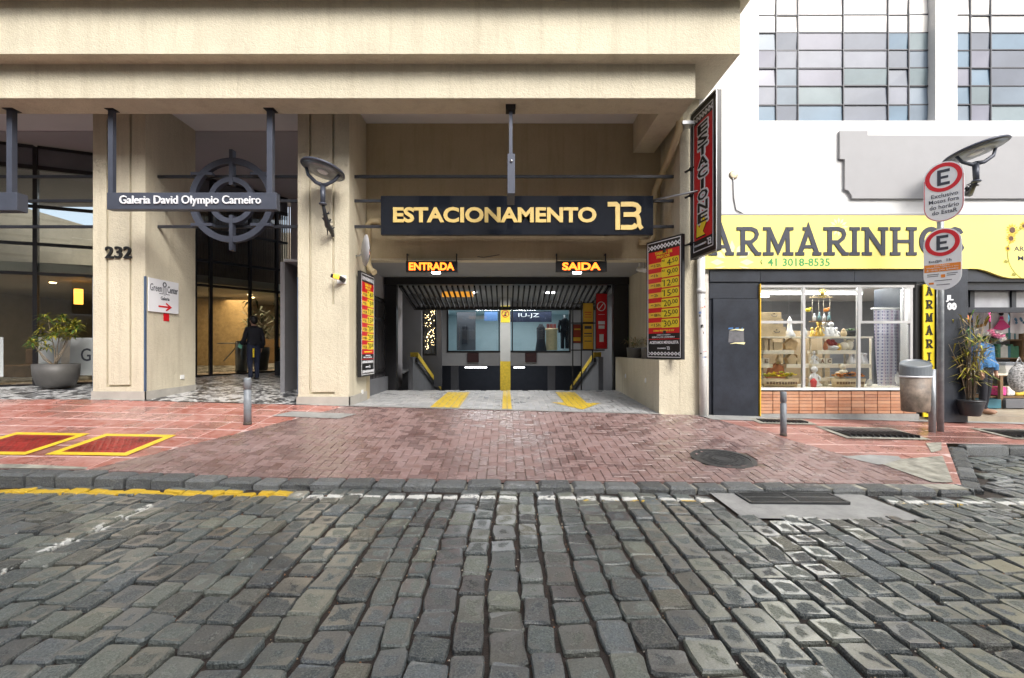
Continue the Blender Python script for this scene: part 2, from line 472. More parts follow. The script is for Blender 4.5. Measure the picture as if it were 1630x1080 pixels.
    def build(s, name, mats, parent=None, label=None, cat=None, group=None, kind=None, bevel=0, recalc=True, origin=None):
        if not isinstance(mats, (list, tuple)): mats = [mats]
        if not s.v: return None
        xs = [p.x for p in s.v]; ys = [p.y for p in s.v]; zs = [p.z for p in s.v]
        o = Vector(origin) if origin is not None else Vector(((min(xs) + max(xs)) / 2, (min(ys) + max(ys)) / 2, min(zs)))
        me = bpy.data.meshes.new(name)
        me.from_pydata([tuple(p - o) for p in s.v], [], s.f)
        for m in mats: me.materials.append(m)
        me.polygons.foreach_set('material_index', s.mi)
        me.polygons.foreach_set('use_smooth', s.sm)
        if recalc and len(s.f) < 40000:
            bm = bmesh.new(); bm.from_mesh(me); bmesh.ops.recalc_face_normals(bm, faces=bm.faces); bm.to_mesh(me); bm.free()
        ob = bpy.data.objects.new(name, me)
        place(ob, parent, o)
        tag(ob, label, cat, group, kind)
        if bevel:
            bv = ob.modifiers.new('bevel', 'BEVEL'); bv.width = bevel; bv.segments = 2; bv.limit_method = 'ANGLE'
        return ob

def frame(o, r=(1, 0, 0)):
    """local x = right on the face, y = into the wall, z = up"""
    r = Vector(r).normalized(); z = Vector((0, 0, 1)); y = z.cross(r)
    M = Matrix.Identity(4)
    for i, c in enumerate((r, y, z)):
        for k in range(3): M[k][i] = c[k]
    M.translation = Vector(o)
    return M
_tc = {}
def glyphs(body, bold=0.0, res=3):
    k = (body, bold, res)
    if k in _tc: return _tc[k]
    cu = bpy.data.curves.new('lettering', 'FONT'); cu.body = body; cu.size = 1; cu.extrude = .05; cu.offset = bold
    cu.resolution_u = res; cu.align_x = 'LEFT'
    ob = bpy.data.objects.new('lettering', cu); col.objects.link(ob)
    dg = bpy.context.evaluated_depsgraph_get(); me = bpy.data.meshes.new_from_object(ob.evaluated_get(dg))
    vs = [tuple(v.co) for v in me.vertices]; fs = [tuple(p.vertices) for p in me.polygons]
    bpy.data.objects.remove(ob); bpy.data.curves.remove(cu); bpy.data.meshes.remove(me)
    _tc[k] = (vs, fs)
    return vs, fs
def text(mb, body, u0, u1, v0, v1, d0=-.004, d1=0.0, bold=0.012, M=None, res=3, fit='both', align='l'):
    """letters filling the box u0..u1, v0..v1 on the face; fit 'h': keep proportions by height"""
    vs, fs = glyphs(body, bold, res)
    if not vs: return
    xs = [v[0] for v in vs]; ys = [v[1] for v in vs]
    a, b, c, d = min(xs), max(xs), min(ys), max(ys)
    sy = (v1 - v0) / (d - c); sx = (u1 - u0) / (b - a)
    if fit == 'h':
        w = (b - a) * sy
        if w > (u1 - u0): pass
        else:
            sx = sy
            if align == 'c': u0 = (u0 + u1) / 2 - w / 2
            if align == 'r': u0 = u1 - w
    zz = [v[2] for v in vs]; z0, z1 = min(zz), max(zz)
    out = [(u0 + (x - a) * sx, d1 + (z - z0) / (z1 - z0) * (d0 - d1), v0 + (y - c) * sy) for x, y, z in vs]
    mb.add(out, fs, M, smooth=False)

# ------------------------------------------------------------------ ground heights
def lerp(a, b, t): return a + (b - a) * t
def sst(x, a, b):
    t = max(0, min(1, (x - a) / (b - a))); return t * t * (3 - 2 * t)
def slope(Y): return lerp(.010, .026, max(0, min(1, (Y - 5.5) / 3.8)))
def road_z(X, Y):
    XX = max(-9, min(9, X)); return -.010 * XX + (max(0, Y - 5.5) * .03 if X > 4 else 0)
def walk_z(X, Y):
    hc = .05 + .065 * (1 - sst(X, -5.2, -2.6))
    XX = max(-8.2, min(13, X))
    return lerp(hc, .42, max(0, (Y - 5.6) / 3.7)) - slope(Y) * XX
def floor_z(X, Y): return .42 + .026 * min(8.0, max(-3, -X)) + .045 * max(0, Y - 9.3)
def ramp_z(X, Y):
    t = min(1, max(0, (Y - 9.25) / 3.4))
    z = lerp(walk_z(X, 9.25), .49, t)
    if Y > 12.9: z -= .26 * (Y - 12.9)
    return z
def sheet(name, x0, x1, y0, y1, nx, ny, fz, m, poly=None, dz=0.0, kind='structure', parent=None, thick=0):
    vs = []; fs = []
    for j in range(ny + 1):
        for i in range(nx + 1):
            x = lerp(x0, x1, i / nx); y = lerp(y0, y1, j / ny); vs.append((x, y, fz(x, y) + dz))
    for j in range(ny):
        for i in range(nx):
            a = j * (nx + 1) + i; fs.append((a, a + 1, a + nx + 2, a + nx + 1))
    b = MB(); b.add(vs, fs, smooth=True)
    return b.build(name, m, parent, kind=kind, recalc=False)
# ------------------------------------------------------------------ cobbled road
M_joint = mat('wet_joint_dirt', (.030, .021, .017), .55, var=.5, vs=18, bump=.6, bs=90, bdist=.02, dirt=.5)
M_cob = cobble_mat('wet_basalt_cobble', [(0, (.045, .058, .064)), (.14, (.085, .108, .110)), (.28, (.17, .19, .17)), (.38, (.020, .024, .030)), (.50, (.10, .125, .13)), (.62, (.20, .215, .17)), (.72, (.028, .031, .038)), (.84, (.125, .15, .165)), (.93, (.06, .065, .07)), (1, (.15, .145, .11))])
M_kerbst = cobble_mat('wet_dark_kerbstone', [(0, (.040, .045, .055)), (.5, (.07, .078, .09)), (1, (.15, .16, .17))], road_paint=False, wet=.7)
road = sheet('road', -14, 14, -6, 5.72, 28, 12, road_z, M_joint, dz=-.033)
bay = sheet('road', 4.6, 14, 5.71, 7.9, 10, 3, road_z, M_joint, dz=-.032)

def stone_mesh(seed, n_side=True):
    """unit stone: top spans about -.5..+.5, 10-sided, rounded shoulder, 48 triangles"""
    r = random.Random(seed)
    c = r.uniform(.03, .10)
    base = [(-.5 + c, -.5), (.5 - c, -.5), (.5, -.5 + c), (.5, 0), (.5, .5 - c), (.5 - c, .5), (-.5 + c, .5), (-.5, .5 - c), (-.5, 0), (-.5, -.5 + c)]
    base = [(x + r.uniform(-.05, .04) * (1 if x > 0 else -1), y + r.uniform(-.05, .03) * (1 if y > 0 else -1)) for x, y in base]
    tw = r.uniform(-.05, .05)
    base = [(x + tw * y, y - tw * x) for x, y in base]
    vs = []; n = len(base)
    for k, (sc, z) in enumerate(((.93, 0.0), (1.0, -.014), (.97, -.085))):
        for x, y in base:
            vs.append((x * sc, y * sc, z + (r.uniform(-.005, .004) if k == 0 else r.uniform(-.003, .003) if k == 1 else 0)))
    fs = [tuple(range(n))]
    for k in range(2):
        for i in range(n):
            fs.append((k * n + i, (k + 1) * n + i, (k + 1) * n + (i + 1) % n, k * n + (i + 1) % n))
    return vs, fs
STONES = [stone_mesh(s) for s in range(16)]
def stone_data(i, m):
    vs, fs = STONES[i]
    me = bpy.data.meshes.new('cobblestone'); me.from_pydata(vs, [], fs)
    uv = me.uv_layers.new(name='UVMap')
    for l in me.loops:
        v = vs[l.vertex_index]; uv.data[l.index].uv = (v[0] * 2, v[1] * 2)
    me.polygons.foreach_set('use_smooth', [False] * len(fs)); me.materials.append(m)
    return me
STONE_ME = [stone_data(i, M_cob) for i in range(16)]
stones = []
gx0, gx1, gy0 = 2.42, 3.95, 4.72        # concrete round the drain
x = -10.0
while x < 12.6:
    w = R.uniform(.155, .225)
    y = 1.15 + R.uniform(0, .25)
    drift = 0
    while True:
        l = R.uniform(.18, .30)
        cy = y + l / 2; xc = x + w / 2 + .03 * math.sin(cy * 1.3 + x * .35) + R.uniform(-.006, .006)
        y += l + R.uniform(.014, .032)
        lim = 5.38
        if xc > 5.6: lim = 7.30
        if cy + l / 2 > lim + .05:
            if lim - (cy - l / 2) > .12:
                l2 = lim - (cy - l / 2); cy = cy - l / 2 + l2 / 2; l = l2
            else: break
        if gx0 - .1 < xc < gx1 + .1 and cy + l / 2 > gy0: continue
        if xc > 5.0 and cy > 5.38 and xc < 5.64 + (cy - 5.56) * .85: continue
        stones.append((xc, cy, w * R.uniform(.93, 1.0), l, R.randrange(16), R.uniform(-.009, .008), R.uniform(-.05, .05), R.uniform(-.06, .06), R.uniform(-.05, .05)))
        if cy + l / 2 > lim - .03: break
    x += w + R.uniform(.012, .028)
def size_of(s):
    Yc = s[1]; px = s[0] / Yc * FP + 805; py = 556 + EYE * FP / Yc
    vis = -30 < px < 1660 and py < 1110
    return (1 if vis else 0, s[2] * s[3] / Yc ** 3)
stones.sort(key=size_of, reverse=True)
rest = MB(); rest_uv = []
for k, (xc, yc, w, l, vi, dz, tx, ty, rz) in enumerate(stones):
    z = road_z(xc, yc) + dz
    Mx = Matrix.Translation((xc, yc, z)) @ Matrix.Rotation(rz, 4, 'Z') @ Matrix.Rotation(tx, 4, 'X') @ Matrix.Rotation(ty, 4, 'Y') @ Matrix.Diagonal((w, l, 1, 1))
    if k < 300:
        o = bpy.data.objects.new('cobblestone', STONE_ME[vi]); col.objects.link(o); o.parent = road
        o.matrix_local = Matrix.Translation(-Vector(road.location)) @ Mx
    else:
        vs, fs = STONES[vi]; rest.add(vs, fs, Mx, smooth=False)
        rest_uv += [(v[0] * 2, v[1] * 2) for v in vs]
ro = rest.build('cobblestone_field', M_cob, road, kind='stuff', recalc=False)
uvl = ro.data.uv_layers.new(name='UVMap')
for lp in ro.data.loops: uvl.data[lp.index].uv = rest_uv[lp.vertex_index]

gr = MB(); rg = random.Random(77)
for (xc, yc, w, l, vi, dz, tx, ty, rz) in stones:
    if yc > 5.4: continue
    for _ in range(rg.choice((0, 1, 2, 4)) if xc < 1.5 else rg.choice((1, 3, 5, 8))):
        if rg.random() < .5: gx_ = xc + rg.choice((-1, 1)) * (w / 2 + .008) + rg.uniform(-.006, .006); gy_ = yc + rg.uniform(-.5, .5) * l
        else: gy_ = yc + rg.choice((-1, 1)) * (l / 2 + .010) + rg.uniform(-.006, .006); gx_ = xc + rg.uniform(-.5, .5) * w
        r_ = rg.uniform(.003, .009); zz = road_z(gx_, gy_) - .028 + r_ * .5
        gr.mat(rg.randrange(3)); gr.add([(gx_ - r_, gy_ - r_ * .6, zz), (gx_ + r_, gy_ - r_ * .7, zz), (gx_ + r_ * .2, gy_ + r_, zz), (gx_, gy_, zz + r_ * 1.1)], [(0, 1, 3), (1, 2, 3), (2, 0, 3)], smooth=False)
gr.build('grit', [mat('tan_grit', (.42, .30, .19), .8, var=.2), mat('rust_grit', (.22, .11, .06), .8, var=.2), mat('pale_grit', (.55, .50, .42), .8, var=.2)], road, kind='stuff', recalc=False)

# ------------------------------------------------------------------ kerb
def kerb_run(pts, hfun, tfun, w, ln, name='kerb', label=None):
    ex = empty(name, (pts[0][0], pts[0][1], hfun(*pts[0])), kind='structure')
    for (a, b) in zip(pts, pts[1:]):
        a = Vector(a); b = Vector(b); d = (b - a); L_ = d.length; d.normalize(); nn = Vector((-d.y, d.x))
        t = 0
        while t < L_ - .05:
            l = min(R.uniform(ln * .85, ln * 1.2), L_ - t)
            c = a + d * (t + l / 2); zt = tfun(c.x, c.y) + R.uniform(-.008, .008); zb = hfun(c.x, c.y) - .06
            hw = w / 2 + R.uniform(-.012, .012); hl = l / 2 - .013; ch = .032
            mb = MB(Matrix.Translation((c.x, c.y, 0)) @ Matrix(((d.x, nn.x, 0, 0), (d.y, nn.y, 0, 0), (0, 0, 1, 0), (0, 0, 0, 1))) @ Matrix.Rotation(R.uniform(-.02, .02), 4, 'Z'))
            j = lambda q=.012: R.uniform(-q, q)
            ringt = [(-hl + ch, -hw + ch), (0, -hw + ch), (hl - ch, -hw + ch), (hl - ch, hw - ch), (-hl + ch, hw - ch)]
            ringm = [(-hl, -hw), (0, -hw), (hl, -hw), (hl, hw), (-hl, hw)]
            vs = [(x_ + j(), y_ + j(), zt + j(.004)) for x_, y_ in ringt] + [(x_ + j(), y_ + j(), zt - ch * .8 + j(.004)) for x_, y_ in ringm] + [(x_, y_, zb) for x_, y_ in ringm]
            fs = [(0, 1, 2, 3, 4)] + [(i, i + 5, (i + 1) % 5 + 5, (i + 1) % 5) for i in range(5)] + [(i + 5, i + 10, (i + 1) % 5 + 10, (i + 1) % 5 + 5) for i in range(5)]
            mb.add(vs, fs, smooth=False)
            o = mb.build('kerb_stone', M_kerbst, ex)
            t += l
    return ex
kt = lambda X, Y: walk_z(X, 5.62)
kerb_run([(-12.2, 5.55), (5.35, 5.55)], road_z, kt, .25, .36)
kerb_run([(5.42, 5.56), (7.0, 7.42)], road_z, lambda X, Y: walk_z(X, Y) - .004, .20, .34)
kerb_run([(7.12, 7.46), (13.2, 7.46)], road_z, lambda X, Y: walk_z(X, 7.5), .16, .62)
# mortar bed under the kerb joints
b = MB(); b.box(-12.2, 5.3, 5.46, 5.66, -.2, -.0); b.build('kerb_bedding', M_mortar, kind='structure')

# ------------------------------------------------------------------ paved ground: polygons counter-clockwise
DRIVE = [(-4.95, 5.66), (5.28, 5.66), (3.82, 9.26), (-3.1, 9.26)]
LEFT = [(-14, 5.66), (-4.95, 5.66), (-3.1, 9.26), (-14, 9.26)]
RIGHT = [(5.28, 5.66), (5.40, 5.66), (6.98, 7.56), (14, 7.56), (14, 9.26), (3.82, 9.26), (4.52, 7.5)]
RIGHT_A = [(5.28, 5.66), (5.40, 5.66), (6.98, 7.56), (4.52, 7.56)]
M_joint2 = mat('paving_joint_sand', (.16, .12, .09), .6, var=.4, vs=15, bump=.3)
M_grout = mat('pale_red_grout', (.66, .50, .47), .45, var=.25, vs=5, bump=.2)
def poly_sheet(name, poly, fz, m, dz, step=.5, parent=None, kind='structure'):
    mb = MB(); x0 = min(p[0] for p in poly); x1 = max(p[0] for p in poly); y0 = min(p[1] for p in poly); y1 = max(p[1] for p in poly)
    ccw = poly if area(poly) > 0 else poly[::-1]
    xx = x0
    while xx < x1:
        yy = y0
        while yy < y1:
            cell = [(xx, yy), (xx + step, yy), (xx + step, yy + step), (xx, yy + step)]
            # clip the convex polygon's cell
            q = clip_poly(cell, ccw)
            if len(q) >= 3 and area(q) > 1e-6: mb.add([(p[0], p[1], fz(*p) + dz) for p in q], [tuple(range(len(q)))])
            yy += step
        xx += step
    return mb.build(name, m, parent, kind=kind, recalc=False)
driveway = poly_sheet('driveway', DRIVE, walk_z, M_joint2, -.014)
pave_l = poly_sheet('pavement', LEFT, walk_z, M_grout, -.006)
pave_r = poly_sheet('pavement', [(3.82, 9.26), (4.52, 7.56), (14, 7.56), (14, 9.26)], walk_z, M_grout, -.006)
pave_r2 = poly_sheet('pavement', [(5.28, 5.66), (5.40, 5.66), (6.98, 7.57), (4.50, 7.57)], walk_z, M_grout, -.006)

# thin strip of ground joining street front and buildings
M_brick = paver_mat('red_clay_paver', [(0, (.21, .125, .11)), (.3, (.26, .165, .15)), (.6, (.31, .205, .19)), (.8, (.22, .115, .10)), (1, (.34, .24, .225))], wet=.42, film=(.43, .33, .33), filmamt=.5, rough=.48)
M_rtile = paver_mat('wet_red_paving_tile', [(0, (.34, .085, .055)), (.35, (.42, .13, .095)), (.6, (.48, .21, .17)), (.8, (.36, .10, .07)), (1, (.56, .32, .28))], wet=.30, film=(.66, .44, .41), filmamt=.6, rough=.38, wetscale=.7)
M_rtile2 = paver_mat('red_paving_tile', [(0, (.30, .11, .085)), (.5, (.38, .16, .13)), (1, (.44, .23, .19))], wet=.24, film=(.50, .34, .30), filmamt=.45, rough=.4, wetscale=.7)
M_rpav = paver_mat('grey_concrete_paver', [(0, (.30, .31, .32)), (.5, (.38, .39, .40)), (1, (.46, .46, .46))], wet=.12, film=(.5, .5, .5), filmamt=.3, rough=.5)

def piece(mb, poly, fz, ch=.004, h=.04, dz=0.0):
    """paving piece: polygon top with small chamfer and sides"""
    cx = sum(p[0] for p in poly) / len(poly); cy = sum(p[1] for p in poly) / len(poly)
    n = len(poly); vs = []
    for sc, z in ((1, -dz * 0), (0, -ch), (0, -h)):
        for p in poly:
            if sc:
                d = Vector((cx - p[0], cy - p[1])); d.normalize(); q = (p[0] + d.x * ch * 1.3, p[1] + d.y * ch * 1.3)
            else: q = p
            vs.append((q[0], q[1], fz(q[0], q[1]) + z + dz))
    fs = [tuple(range(n))]
    for k in range(2):
        for i in range(n): fs.append((k * n + i, (k + 1) * n + i, (k + 1) * n + (i + 1) % n, k * n + (i + 1) % n))
    mb.add(vs, fs, smooth=False)
def herring(poly, W, gap, holes=()):
    out = []
    x0 = min(p[0] for p in poly); x1 = max(p[0] for p in poly); y0 = min(p[1] for p in poly); y1 = max(p[1] for p in poly)
    nx = int((x1 - x0) / W) + 3; ny = int((y1 - y0) / W) + 3
    for i in range(-2, nx):
        for j in range(-2, ny):
            c = (i - j) % 4
            if c == 0: r = (x0 + i * W, y0 + j * W, x0 + (i + 2) * W, y0 + (j + 1) * W)
            elif c == 2: r = (x0 + i * W, y0 + (j - 1) * W, x0 + (i + 1) * W, y0 + (j + 1) * W)
            else: continue
            g = gap / 2
            q = [(r[0] + g, r[1] + g), (r[2] - g, r[1] + g), (r[2] - g, r[3] - g), (r[0] + g, r[3] - g)]
            q2 = clip_poly(q, poly)
            if len(q2) < 3 or area(q2) < .002: continue
            cx = (r[0] + r[2]) / 2; cy = (r[1] + r[3]) / 2
            if any((cx - hx) ** 2 + (cy - hy) ** 2 < hr ** 2 for hx, hy, hr in holes): continue
            out.append(q2)
    return out
def lay(pieces, parent, pname, stuffname, m, fz, limit=300, jz=.003, h=.04, ch=.004, key=None):
    def seen(q):
        cx = sum(p[0] for p in q) / len(q); cy = sum(p[1] for p in q) / len(q)
        px = cx / cy * FP + 805
        return (1 if -20 < px < 1650 else 0, area(q) / cy ** 3)
    pieces = sorted(pieces, key=seen, reverse=True)
    rest = MB()
    for k, q in enumerate(pieces):
        dz = R.uniform(-jz, jz); tz = R.uniform(-.008, .008); tw = R.uniform(-.008, .008)
        cx = sum(p[0] for p in q) / len(q); cy = sum(p[1] for p in q) / len(q)
        f2 = lambda X, Y: fz(X, Y) + tz * (X - cx) + tw * (Y - cy)
        mb = MB() if k < limit else rest
        piece(mb, q, f2, ch=ch, h=h, dz=dz)
        if k < limit: mb.build(pname, m, parent, recalc=False)
    if rest.v: rest.build(stuffname, m, parent, kind='stuff', recalc=False)
MH = (2.98, 6.55, .40)
lay(herring(DRIVE, .118, .008, [(MH[0], MH[1], .41)]), driveway, 'paving_brick', 'paving_brick_field', M_brick, walk_z)
def grid(poly, sx, sy, gap, holes=(), off=0.0, ox=0, oy=0, gy=.045):
    out = []
    x0 = min(p[0] for p in poly); x1 = max(p[0] for p in poly); y0 = min(p[1] for p in poly); y1 = max(p[1] for p in poly)
    j = 0; y = y0 + oy
    while y < y1:
        x = x0 + ox + (off * sx if j % 2 else 0) - sx
        while x < x1:
            g = gap / 2
            q = clip_poly([(x + g, y + gy / 2), (x + sx - g, y + gy / 2), (x + sx - g, y + sy - gy / 2), (x + g, y + sy - gy / 2)], poly)
            cx, cy = x + sx / 2, y + sy / 2
            if len(q) >= 3 and area(q) > .012 and not any(h[0] < cx < h[1] and h[2] < cy < h[3] for h in holes): out.append(q)
            x += sx
        y += sy; j += 1
    return out
lay(grid(LEFT, .45, .45, .024), pave_l, 'paving_tile', 'paving_tile_field', M_rtile, walk_z, jz=.0018, h=.02, ch=.002)
lay(grid([(3.82, 9.26), (4.52, 7.56), (14, 7.56), (14, 9.26)], .6, .42, .022), pave_r, 'paving_tile', 'paving_tile_field', M_rtile2, walk_z, jz=.0018, h=.02, ch=.002)
lay(grid([(5.28, 5.66), (5.40, 5.66), (6.98, 7.57), (4.50, 7.57)], .6, .42, .022), pave_r2, 'paving_tile', 'paving_tile_field', M_rtile2, walk_z, jz=.0018, h=.02, ch=.002)
def slab(name, poly, fz, m, dz, parent=None, step=.35, **kw):
    return poly_sheet(name, poly, fz, m, dz, step, parent, **kw)
# worn concrete repairs on the right pavement and along the shop front
slab('concrete_patch', [(5.10, 5.70), (5.34, 5.70), (6.3, 6.9), (6.1, 6.95), (5.5, 6.62), (5.0, 6.5)], walk_z, M_mortar, .008)
slab('concrete_patch', [(4.95, 6.35), (5.4, 6.45), (5.55, 6.75), (5.2, 6.8), (4.72, 6.7)], walk_z, M_concrete, .007)
slab('concrete_patch', [(6.2, 6.95), (6.48, 7.1), (6.9, 7.56), (6.6, 7.5)], walk_z, M_mortar, .009)
slab('concrete_strip', [(3.86, 8.86), (5.35, 8.86), (5.1, 9.26), (3.7, 9.26)], walk_z, M_concrete, .010)
slab('concrete_strip', [(5.1, 9.14), (14, 9.14), (14, 9.3), (5.1, 9.3)], walk_z, M_concrete, .012)
slab('concrete_patch', [(-4.1, 8.35), (-2.9, 8.3), (-2.7, 8.65), (-3.9, 8.7)], walk_z, M_concrete, .009)
slab('concrete_patch', [(-7.4, 5.66), (-4.98, 5.66), (-5.05, 5.84), (-5.9, 5.80), (-6.6, 5.86)], walk_z, M_mortar, .006)
slab('concrete_patch', [(-12, 5.66), (-7.9, 5.66), (-8.6, 5.80), (-10, 5.84), (-12, 5.80)], walk_z, M_mortar, .006)

# garage ramp of grey pavers
ramp_b = sheet('garage_ramp', -3.35, 3.32, 9.25, 24, 8, 30, ramp_z, mat('pale_ramp_joint', (.55, .55, .52), .7, var=.2, vs=8), dz=-.010)
RP = [(-3.33, 9.36), (3.3, 9.36), (3.3, 13.4), (-3.33, 13.4)]
rb = herring(RP, .14, .012)
rmb = MB()
for q in rb: piece(rmb, q, lambda X, Y: ramp_z(X, Y), ch=.004, h=.02, dz=R.uniform(-.002, .002))
rmb.build('ramp_paver_field', M_rpav, ramp_b, kind='stuff', recalc=False)
slab('ramp_edge_strip', [(-3.3, 9.22), (3.02, 9.22), (3.02, 9.37), (-3.3, 9.37)], lambda X, Y: walk_z(X, 9.25), M_concrete, .006, ramp_b, kind=None)
def paint(polys, nm, lab=None):
    mb = MB()
    for P_ in polys:
        if area(P_) < 0: P_ = P_[::-1]
        for q in rb:
            c = clip_poly(q, P_)
            if len(c) >= 3 and area(c) > 1e-4: mb.add([(p[0], p[1], ramp_z(*p) + .0055) for p in c], [tuple(range(len(c)))])
    return mb.build(nm, M_ypaint, ramp_b, label=lab, recalc=False)
def gp(px, py, zf=ramp_z):
    Y = 10.0
    for _ in range(40):
        X = (px - 805) / FP * Y; Y = (EYE - zf(X, Y)) * FP / (py - 556)
    return ((px - 805) / FP * Y, Y)
paint([[(-1.49, 9.40), (-.92, 9.40), (-.92, 12.3), (-1.49, 12.3)]], 'painted_stripe', 'yellow band painted up the entry lane')
paint([[(-.07, 9.40), (.12, 9.40), (.12, 13.3), (-.07, 13.3)]], 'painted_line', 'yellow centre line between the two lanes')
paint([[(1.28, 10.5), (1.78, 10.5), (1.78, 12.4), (1.28, 12.4)], [(1.0, 10.5), (1.53, 9.55), (2.08, 10.5)]], 'painted_arrow', 'yellow arrow pointing out to the street')

# gallery floor: black and white mosaic
def mosaic_mat():
    m, nt, N, L = nodes_of('portuguese_mosaic')
    b = N.new('ShaderNodeBsdfPrincipled'); o = N.new('ShaderNodeOutputMaterial'); L.new(b.outputs[0], o.inputs[0])
    g = N.new('ShaderNodeNewGeometry'); pos = g.outputs['Position']
    v = N.new('ShaderNodeTexVoronoi'); v.inputs['Scale'].default_value = 22; L.new(pos, v.inputs['Vector'])
    f = pos_noise(nt, 2.4, 2, .5, vec=v.outputs['Position'] if 'Position' in v.outputs else pos, dist=2.2)
    cc = ramp(nt, f, [(.49, (.03, .033, .04)), (.51, (.62, .62, .62))])
    e = N.new('ShaderNodeTexVoronoi'); e.feature = 'DISTANCE_TO_EDGE'; e.inputs['Scale'].default_value = 22; L.new(pos, e.inputs['Vector'])
    cc = mix(nt, mapr(nt, e.outputs['Distance'], .02, .06, .4, 0), cc, (.10, .10, .10))
    L.new(cc, b.inputs['Base Color']); b.inputs['Roughness'].default_value = .3
    bn = N.new('ShaderNodeBump'); bn.inputs['Strength'].default_value = .4; bn.inputs['Distance'].default_value = .01
    L.new(mapr(nt, e.outputs['Distance'], 0, .1, 0, 1), bn.inputs['Height']); L.new(bn.outputs[0], b.inputs['Normal'])
    return m
M_mosaic = mosaic_mat()
sheet('gallery_floor', -16, -3.36, 9.25, 24, 18, 16, floor_z, M_mosaic)
b = MB(); b.box(3.8, 15, 9.3, 15, -.3, .285); b.build('shop_floor', mat('worn_shop_floor', (.34, .29, .22), .5, var=.25, vs=2), kind='structure')

# covers and drains set in the ground
mh = empty('manhole_cover', (MH[0], MH[1], walk_z(MH[0], MH[1])), 'round cast iron manhole cover in the brick driveway', 'manhole cover')
def ring_disc(mb, c, r0, r1, z0, z1, n=40, fz=None):
    vs = []; fs = []
    for i in range(n):
        q = 2 * math.pi * i / n; cs, sn = math.cos(q), math.sin(q)
        for r_, z_ in ((r0, z0), (r0, z1), (r1, z1), (r1, z0)):
            X_, Y_ = c[0] + cs * r_, c[1] + sn * r_; vs.append((X_, Y_, z_ + (fz(X_, Y_) if fz else 0)))
    for i in range(n):
        a = 4 * i; e = 4 * ((i + 1) % n)
        for k in range(4): fs.append((a + k, a + (k + 1) % 4, e + (k + 1) % 4, e + k))
    mb.add(vs, fs, smooth=False)
mb = MB(); ring_disc(mb, MH, .355, .42, -.03, .004, fz=walk_z); mb.build('frame', M_iron, mh)
mb = MB()
vs = [(MH[0] + math.cos(i * math.pi / 18) * .35, MH[1] + math.sin(i * math.pi / 18) * .35) for i in range(36)]
mb.add([(p[0], p[1], walk_z(*p) - .004) for p in vs], [tuple(range(36))])
for r_ in (.30, .21, .12): ring_disc(mb, MH, r_ - .012, r_, -.01, .001, 30, walk_z)
for i in range(24):
    q = i * math.pi / 12; 
    for r_ in (.255, .165):
        X_, Y_ = MH[0] + math.cos(q) * r_, MH[1] + math.sin(q) * r_
        mb.box(X_ - .017, X_ + .017, Y_ - .012, Y_ + .012, walk_z(X_, Y_) - .01, walk_z(X_, Y_) + .001)
mb.build('lid', M_iron, mh)

dr = empty('drain_grate', (3.15, 5.25, -.04), 'iron drain grate in its concrete collar at the kerb', 'drain')
slab('collar', [(gx0 - .12, gy0 - .10), (gx1 + .12, gy0 - .12), (gx1 + .1, 5.43), (gx0 - .1, 5.43)], road_z, M_concrete, -.012, dr, kind=None)
mb = MB(); mb.box(2.62, 3.62, 5.06, 5.40, -.12, -.052); mb.build('pit', M_black, dr)
mb = MB()
zf = -.046
for yy in (5.06, 5.225, 5.39): mb.box(2.60, 3.64, yy - .014, yy + .014, -.05, .006 + zf + .02)
for xx in (2.60, 3.12, 3.64): mb.box(xx - .014, xx + .014, 5.06, 5.39, -.05, .007 + zf + .02)
for i in range(11):
    yy = 5.06 + .03 * i + .015
    mb.box(2.61, 3.63, yy - .006, yy + .006, -.05, .0025 + zf + .02)
mb.build('grating', M_iron, dr)

M_coverred = mat('wet_red_steel_plate', (.36, .035, .03), .22, var=.4, vs=3, bump=.5, bs=45)
def cover_frame(x0, x1, y0, y1, lab):
    e = empty('access_cover', ((x0 + x1) / 2, (y0 + y1) / 2, walk_z((x0 + x1) / 2, (y0 + y1) / 2)), lab, 'access cover', 'red access covers with yellow borders')
    w = .11
    for P_ in ([(x0, y0), (x1, y0), (x1 - w, y0 + w), (x0 + w, y0 + w)], [(x1, y0), (x1, y1), (x1 - w, y1 - w), (x1 - w, y0 + w)],
               [(x1, y1), (x0, y1), (x0 + w, y1 - w), (x1 - w, y1 - w)], [(x0, y1), (x0, y0), (x0 + w, y0 + w), (x0 + w, y1 - w)]):
        slab('painted_border', P_, walk_z, M_ypaint2, .010, e, kind=None)
    slab('plate', [(x0 + w, y0 + w), (x1 - w, y0 + w), (x1 - w, y1 - w), (x0 + w, y1 - w)], walk_z, M_coverred, .008, e, kind=None)
    mb = MB()
    n = 16
    for i in range(n):
        for j in range(9):
            X_ = lerp(x0 + w + .05, x1 - w - .05, i / (n - 1)); Y_ = lerp(y0 + w + .07, y1 - w - .07, j / 8); z_ = walk_z(X_, Y_) + .010
            k = 1 if (i + j) % 2 else -1
            mb.add([(X_ - .022, Y_ - .03 * k, z_), (X_ + .004, Y_ - .03 * k - .0, z_ + .003), (X_ + .022, Y_ + .03 * k, z_), (X_ - .004, Y_ + .03 * k, z_ + .003)], [(0, 1, 2, 3)])
    mb.build('tread_pattern', M_coverred, e, kind='stuff', recalc=False)
M_ypaint2 = mat('bright_yellow_line_paint', (.80, .56, .03), .4, var=.12, vs=9)
cover_frame(-5.93, -4.88, 6.14, 7.08, 'yellow bordered red cover, the right one beside the brick driveway')
cover_frame(-7.25, -6.16, 6.12, 7.08, 'yellow bordered red cover, the left one cut by the photo edge')
